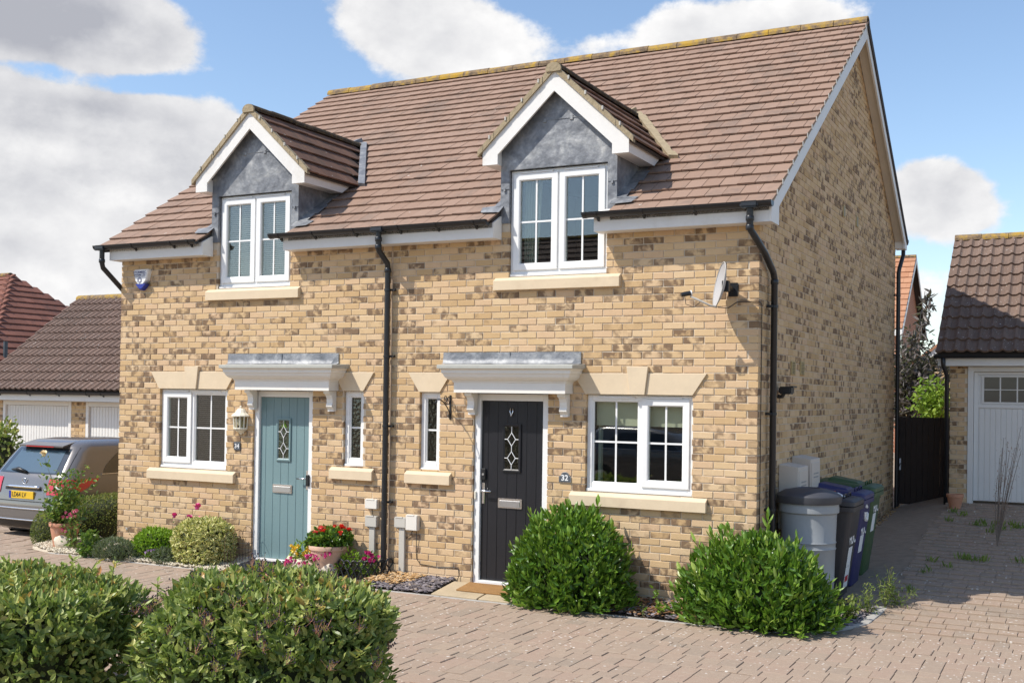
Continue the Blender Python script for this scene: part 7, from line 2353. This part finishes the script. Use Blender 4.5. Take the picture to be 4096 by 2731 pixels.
for face in range(2):
    T = []
    for r_ in range(rows):
        s0 = r_ * Lh / rows; run = s0 * math.cos(sl2) + 0.06
        a0, a1 = (xl - hrun + run, xr + hrun - run) if face == 0 else (-hrun + run, hrun - run)
        u = a0 - (0.15 if r_ % 2 else 0)
        while u < a1:
            a_, b_ = max(u, a0) + .002, min(u + .3, a1) - .002
            if b_ - a_ > .04: T.append([a_, b_, s0, random.random(), random.random(), Lh / rows + .05])
            u += .3
    if face == 0: V, F, UV, fa = tile_arrays(T, np.array([0, yr2 - hrun, ze_]), np.array([0, math.cos(sl2), math.sin(sl2)]), np.array([0, -math.sin(sl2), math.cos(sl2)]), np.array([1.0, 0, 0]), lift=.05, low=.01, th=.045)
    else: V, F, UV, fa = tile_arrays(T, np.array([xr + hrun, yr2, ze_]), np.array([-math.cos(sl2), 0, math.sin(sl2)]), np.array([math.sin(sl2), 0, math.cos(sl2)]), np.array([0, 1.0, 0]), lift=.05, low=.01, th=.045)
    tag(obj_np('tiling', V, F, 'redtile', hroof, uv=UV, fa=fa), kind='stuff')
ridge_run((xl, yr2, zr_ - 0.02), (xr, yr2, zr_ - 0.02), 0.12, 0.9, 'ridge', hroof)
MB().box(xl - hrun, xr + hrun, yr2 - hrun - 0.03, yr2 - hrun, ze_ - 0.25, ze_ - 0.02).build('fascia', 'fascia', nh)
q = np.array([xr, yr2, 0])
vp = on_y(22, 1400, q[1] - 2.9)
pv = MB().tube([(vp[0], vp[1], vp[2] - 1.0), (vp[0], vp[1], vp[2] + 0.25)], 0.06, 12).build('vent_pipe', plain('grey_pipe', (0.06, 0.075, 0.085), 0.5), None)
tag(pv, 'dark soil vent pipe rising before the far red brown roof', 'pipe')

# houses, car across the way: they show only as reflections in the panes
simple_house('opposite_house', 'house across the road whose dark roof is mirrored in the upper window', -17.5, -8.2, -27.5, -20.5, -0.1, 4.6, 7.6, 'farbuff', 'pantile', windows=((-16, 1.0, 1.2, 1.1, 'back'), (-12, 1.0, 1.2, 1.1, 'back')), over=0.25)


# ------------------------------------------------------------------ trees behind the gate
def tree(name, label, base, crown, half, n, L, W, mat, seed, trunk_r=0.06, limbs=14, cat='tree', p=2.0):
    t = thing(name, label, cat, base); rg = np.random.default_rng(seed)
    b = np.array(base, float); c = np.array(crown, float)
    st = MB(); st.tube([b, b * .6 + c * .4 + rg.normal(0, .05, 3), c - np.array([0, 0, half[2] * .3]), c + np.array([0, 0, half[2] * .5])], [trunk_r, trunk_r * .8, trunk_r * .5, trunk_r * .15], 8)
    ends = []
    for i in range(limbs):
        s = c + nrm(rg.normal(0, 1, 3)) * np.array(half) * rg.uniform(.6, 1.0)
        o = b * .45 + c * .55
        st.tube([o, o * .5 + s * .5 + np.array([0, 0, .1]), s], [trunk_r * .35, trunk_r * .22, trunk_r * .08], 5); ends.append(s)
    st.build('trunk', 'bark', t, fix=False)
    cl = np.array(ends)[rg.integers(0, limbs, n)]
    P0, Nn, _ = superblob(c, half, n, p, 0, 0.75, 0.25, None, seed)
    k = rg.random(len(P0))[:, None] * 0.55
    P = P0 * (1 - k) + cl[:len(P0)] * k + rg.normal(0, .05, (len(P0), 3))
    m_ = len(P)
    V, F, UV, fa = leaf_arrays(P, rg.normal(0, 1, (m_, 3)) + [0, 0, -.1], rg.normal(0, .6, (m_, 3)) + [0, 0, 1.0], L * rg.uniform(.6, 1.3, m_), W * rg.uniform(.7, 1.3, m_), rg.random(m_))
    tag(obj_np('crown', V, F, mat, t, uv=UV, fa=fa), kind='stuff')
    return t


q = ground_far(3655, 25.5); zc = CAM[2] + (1618 - 1560) / FPX * 25.5
tr = tree('purple_tree', 'grey purple leafed tree behind the gate', (q[0], q[1], 0.3), (q[0], q[1], zc), (0.95, 1.0, 1.25), 4200, 0.15, 0.06, 'leaf_purple', 61, 0.07)
sp0 = ground_far(3630, 25.0); z0_ = CAM[2] + (1618 - 1330) / FPX * 25; sp1 = ground_far(3712, 25.0); z1_ = CAM[2] + (1618 - 1185) / FPX * 25
A_, B_ = np.array([sp0[0], sp0[1], z0_ - 0.5]), np.array([sp1[0], sp1[1], z1_])
MB().tube([A_, A_ * .5 + B_ * .5 + np.array([0.1, 0, -0.1]), B_], [0.025, 0.018, 0.008], 6).build('branch', 'bark', tr)
rg = np.random.default_rng(62); s = rg.uniform(0.0, 1.02, 150)[:, None]
P = A_ + (B_ - A_) * s + np.array([0.1, 0, -0.1]) * 2 * s * (1 - s) + rg.normal(0, 0.06, (150, 3))
V, F, UV, fa = leaf_arrays(P, rg.normal(0, 1, (150, 3)) + [0, 0, -.5], rg.normal(0, .6, (150, 3)) + [0, 0, 1], 0.2 * rg.uniform(.7, 1.2, 150), 0.07 * rg.uniform(.7, 1.2, 150), rg.uniform(.4, 1, 150))
tag(obj_np('branch_leaves', V, F, 'leaf_purple', tr, uv=UV, fa=fa), kind='stuff')
q = ground_far(3735, 22.0); zc = CAM[2] + (1618 - 1640) / FPX * 22
tree('garden_shrub', 'bright yellow green shrub showing over the gate', (q[0], q[1], 0.3), (q[0], q[1], zc), (0.42, 0.5, 0.62), 900, 0.11, 0.055, 'leaf_bright', 63, 0.04, 10, 'shrub')


# ------------------------------------------------------------------ parked car
CZ = np.array([.17, .22, .35, .55, .72, .88, .97, 1.02, 1.20, 1.38, 1.46, 1.51, 1.54])
CHW = np.array([.80, .86, .885, .895, .895, .885, .87, .855, .80, .725, .67, .58, .42])
CYR = np.array([.18, .07, .01, .0, .025, .06, .09, .12, .26, .40, .47, .58, .80])
CYF = np.array([4.2, 4.32, 4.36, 4.34, 4.28, 4.12, 3.75, 3.30, 2.95, 2.55, 2.25, 1.95, 1.6])
PE = 5.0
cx0, cy0 = -11.22, 0.42
cz0 = gz(cx0, 2.4)
car = thing('parked_car', 'silver grey hatchback parked nose to the garage, rear towards the road', 'car', (cx0, cy0 + 2.1, cz0))


def cv(arr, z): return float(np.interp(z, CZ, arr))


CRR = np.array([.22, .24, .26, .27, .27, .26, .25, .24, .22, .2, .2, .2, .2])


def outline(z, t, s=1, off=0.0):
    """point on the body at height z, t metres of girth from the middle of the rear towards side s"""
    hw, a, b, r = cv(CHW, z), cv(CYR, z), cv(CYF, z), cv(CRR, z)
    k = hw - r; arc = r * math.pi / 2
    if t < k: x, y, n = t, a, (0, -1)
    elif t < k + arc:
        an = (t - k) / r; x, y, n = k + r * math.sin(an), a + r - r * math.cos(an), (math.sin(an), -math.cos(an))
    else: x, y, n = hw, a + r + (t - k - arc), (1, 0)
    y += 0.045 * min(1.0, x / hw) ** 2
    return (cx0 + s * (x + n[0] * off), cy0 + y + n[1] * off, cz0 + z)


def car_rear(x, z, off=0.0): return outline(z, abs(x), 1 if x >= 0 else -1, off)


def car_side(y, z, s=1, off=0.0):
    hw, a, r = cv(CHW, z), cv(CYR, z), cv(CRR, z)
    return outline(z, max(0.0, hw - r + r * math.pi / 2 + (y - 0.045 - a - r)), s, off)


zz_ = np.concatenate([np.linspace(.17, .97, 22), np.linspace(1.0, 1.54, 20)])
vs, fs = [], []
for z in zz_:
    hw, a, b, r = cv(CHW, z), cv(CYR, z), cv(CYF, z), cv(CRR, z)
    girth = list(np.linspace(0, hw - r, 5)) + list(hw - r + r * math.pi / 2 * np.linspace(0.1, 1, 9)) + list(hw - r + r * math.pi / 2 + np.linspace(0.06, 1, 12) * max(0.05, b - a - r - 0.5))
    right = [outline(z, t) for t in girth]
    fx, fy = right[-1][0] - cx0, b
    front = [(cx0 + fx * (1 - 0.12 * u ** 2) * (1 - u ** 3), cy0 + right[-1][1] - cy0 + (b - (right[-1][1] - cy0)) * math.sin(u * math.pi / 2), cz0 + z) for u in (0.3, 0.55, 0.8, 1.0)]
    half = right + front
    left = [(2 * cx0 - q[0], q[1], q[2]) for q in half[1:-1]][::-1]
    ringp = half + left
    NP = len(ringp); vs += ringp
for i in range(len(zz_) - 1):
    for k in range(NP): fs.append((i * NP + k, i * NP + (k + 1) % NP, (i + 1) * NP + (k + 1) % NP, (i + 1) * NP + k))
fs += [tuple(range(NP - 1, -1, -1)), tuple((len(zz_) - 1) * NP + k for k in range(NP))]
body = MB().add(vs, fs).build('body', 'carpaint', car, smooth=True, autosmooth=45)


def patch(fn, us, ws, name, mat, parent, solid=0.0):
    vs = [fn(u, w) for w in ws for u in us]; n = len(us)
    return MB().add(vs, [(j * n + i, j * n + i + 1, (j + 1) * n + i + 1, (j + 1) * n + i) for j in range(len(ws) - 1) for i in range(n - 1)]).build(name, mat, parent, smooth=True, fix=False)


T_ = np.linspace(-1, 1, 15)
patch(lambda u, z: car_rear(u * (0.66 - 0.10 * (z - 1.03) / .38), z, 0.004), T_, np.linspace(1.03, 1.40, 8), 'rear_window', plain('tinted_glass', (0.02, 0.03, 0.04), 0.04, 0.05, 3, coat=1.0), car)
patch(lambda u, z: car_rear(u * (0.55 - 0.08 * (z - 1.03) / .38), z, 0.007), T_, np.linspace(1.05, 1.37, 8), 'pane', plain('rear_pane', (0.06, 0.1, 0.13), 0.03, 0.1, 2, coat=1.0), bpy.data.objects['rear_window'])
for s in (1, -1):
    y0f = lambda z: 0.78 + 0.50 * max(0, (z - 1.03) / .36) ** 1.6
    sw = patch(lambda u, z: car_side(y0f(z) + (2.75 - 0.45 * (z - 1.03) / .36 - y0f(z)) * (u + 1) / 2, z, s, 0.004), T_, np.linspace(1.03, 1.385, 7), 'side_window', plain('side_glass%d' % s, (0.025, 0.022, 0.02), 0.04, 0.3, 2, coat=1.0), car)
    MB().tube([car_side(y, 1.02, s, 0.006) for y in np.linspace(0.74, 2.9, 9)], 0.008, 6).build('chrome_trim', 'chrome', sw)
    MB().tube([car_side(1.22, z, s, 0.006) for z in np.linspace(1.03, 1.38, 6)], 0.012, 5).build('pillar', 'carblack', sw)
    # door shut line
    MB().tube([car_side(y, z, s, 0.001) for y, z in ((1.20, 1.02), (1.19, 0.9), (1.22, 0.8), (1.32, 0.66), (1.50, 0.5), (1.62, 0.36))], 0.005, 5).build('door_gap', 'carblack', car)
    MB().tube([car_side(1.36, 0.90, s, 0.012), car_side(1.42, 0.905, s, 0.03), car_side(1.56, 0.905, s, 0.03), car_side(1.62, 0.90, s, 0.012)], 0.012, 7).build('door_handle', 'carpaint', car, smooth=True)
    # tail light wrapping round the corner
    rows = []
    for f in np.linspace(0, 1, 7):
        z0l, z1l = 0.74, 0.965
        rows.append([])
        for g in np.linspace(0, 1, 16):
            # g: 0 near the centre of the rear, 1 far along the side
            top, bot = 0.965 - 0.0 * g, 0.735 + 0.20 * max(0, (g - 0.30) / 0.70) ** 1.9
            z = bot + (top - bot) * f
            rows[-1].append(outline(z, 0.50 + 0.80 * g, s, 0.010))
    n = 16
    vs = [p for r in rows for p in r]
    tl = MB().add(vs, [(j * n + i, j * n + i + 1, (j + 1) * n + i + 1, (j + 1) * n + i) for j in range(6) for i in range(n - 1)]).build('tail_light', 'taillight', car, smooth=True, fix=False)
    p = car_rear(s * 0.70, 0.845, 0.017)
    MB().box(p[0] - 0.10, p[0] + 0.08, p[1] - 0.004, p[1] + 0.006, p[2] - 0.022, p[2] + 0.022).build('reverse_lamp', 'whitepaint', tl)
    for yw in (0.80, 3.50):
        ar_ = [(cx0 + s * 0.897, cy0 + yw + 0.36 * math.cos(t), cz0 + 0.32 + 0.36 * math.sin(t)) for t in np.linspace(0, 2 * math.pi, 24, endpoint=False)]
        MB().add(ar_, [tuple(range(24))]).build('wheel_arch', 'carblack', car, fix=False)
        wp = []
        w_ = MB().tube([(cx0 + s * (0.66 + dx), cy0 + yw, cz0 + 0.315) for dx in (0.0, 0.02, 0.20, 0.225, 0.24)], [0.27, 0.315, 0.315, 0.30, 0.22], 28).build('wheel', 'tyre', car, smooth=True, autosmooth=40)
        MB().tube([(cx0 + s * (0.89 + dx), cy0 + yw, cz0 + 0.315) for dx in (0.0, 0.012)], 0.215, 24).build('rim', 'steel', w_)
# roof spoiler, wiper, badge, plate, bumper details
MB().add([(cx0 + x, cy0 + y, cz0 + z) for x, y, z in ((-.50, .33, 1.440), (.50, .33, 1.440), (.46, .70, 1.524), (-.46, .70, 1.524), (-.49, .335, 1.415), (.49, .335, 1.415), (.45, .64, 1.45), (-.45, .64, 1.45))],
         [(0, 1, 2, 3), (4, 7, 6, 5), (0, 4, 5, 1), (1, 5, 6, 2), (2, 6, 7, 3), (3, 7, 4, 0)]).build('spoiler', 'carpaint', car, bev=0.015, seg=2)
MB().box(cx0 - 0.3, cx0 + 0.3, cy0 + 0.322, cy0 + 0.335, cz0 + 1.420, cz0 + 1.432).build('brake_light', 'taillight', car)
w0_, w1_ = car_rear(-0.02, 1.05, 0.03), car_rear(-0.40, 1.075, 0.02)
MB().tube([w0_, np.array(w0_) * .5 + np.array(w1_) * .5 + np.array([0, -.012, .03]), w1_], [0.02, 0.028, 0.008], 7).build('wiper', 'carblack', car, smooth=True)
c_ = np.array(car_rear(0, 0.92, 0.012))
MB().tube([c_ + 0.045 * np.array([math.cos(t), 0, math.sin(t)]) for t in np.linspace(0, 2 * math.pi, 21)], 0.006, 6, cap=False).build('badge_ring', 'chrome', car, smooth=True)
for k in range(3):
    a = math.radians(90 + 120 * k); MB().tube([c_, c_ + 0.043 * np.array([math.cos(a), 0, math.sin(a)])], [0.009, 0.003], 6).build('badge_spoke', 'chrome', car)
MB().tube([car_rear(x, 0.835, 0.018) for x in np.linspace(-.36, .36, 9)], 0.021, 8).build('chrome_bar', 'chrome', car, smooth=True)
MB().tube([car_rear(x, 0.80, 0.006) for x in np.linspace(-.38, .38, 9)], 0.014, 8).build('handle_recess', 'carblack', car, smooth=True)
pz = 0.715; py_ = car_rear(0, pz, 0.012)[1]
npl = MB().box(cx0 - 0.262, cx0 + 0.262, py_ - 0.008, py_ + 0.02, cz0 + pz - 0.056, cz0 + pz + 0.056).build('number_plate', 'plate_yellow', car, bev=0.003)
MB().box(cx0 - 0.262, cx0 - 0.215, py_ - 0.0095, py_ - 0.0075, cz0 + pz - 0.055, cz0 + pz + 0.055).build('plate_band', 'bluepaint', npl)
lettering('LD64 LV', 0.098, 'carblack', npl, (cx0 - 0.045, py_ - 0.0095, cz0 + pz), sx=0.88, bold=0.001)
for zb_, rad, mt3, nm in ((0.625, 0.007, 'carblack', 'boot_gap'), (0.515, 0.012, 'chrome', 'bumper_trim'), (0.345, 0.010, 'chrome', 'bumper_trim')):
    MB().tube([car_rear(x, zb_, 0.002) for x in np.linspace(-.83, .83, 19)], rad, 6).build(nm, mt3, car, smooth=True)
patch(lambda u, z: car_rear(u * 0.80, z, 0.004), T_, np.linspace(0.19, 0.325, 4), 'bumper_insert', 'carblack', car)
for s in (-1, 1):
    MB().tube([car_rear(s * (0.74 - 0.09 * (z - .97) / .5), z, 0.003) for z in np.linspace(0.66, 1.42, 9)], 0.004, 5).build('boot_gap', 'carblack', car)
lettering('B180', 0.05, 'chrome', car, car_rear(-0.60, 0.955, 0.008), sx=1.0, bold=0.001)


def copy_tree(o, parent=None):
    c = o.copy(); COL.objects.link(c)
    if parent is not None: c.parent = parent
    for ch in o.children: copy_tree(ch, c)
    return c


c2 = copy_tree(car)
c2.location = (-5.6, -13.2, -0.06); c2.rotation_euler = (0, 0, math.radians(-83))
c2['label'] = 'second grey hatchback across the drive, mirrored in the window beside the black door'

# a climber on the left garage corner
q = on_y(35, 1900, 2.6)
bush('climbing_plant', 'green and reddish climber beside the rear of the car', 'plant', (q[0] - 0.1, 2.6, 0.75), (0.3, 0.3, 0.85), 900, 0.09, 0.05, 'leaf_viburnum', p=2.0, seed=71, corescale=0.6, wob=0.25)
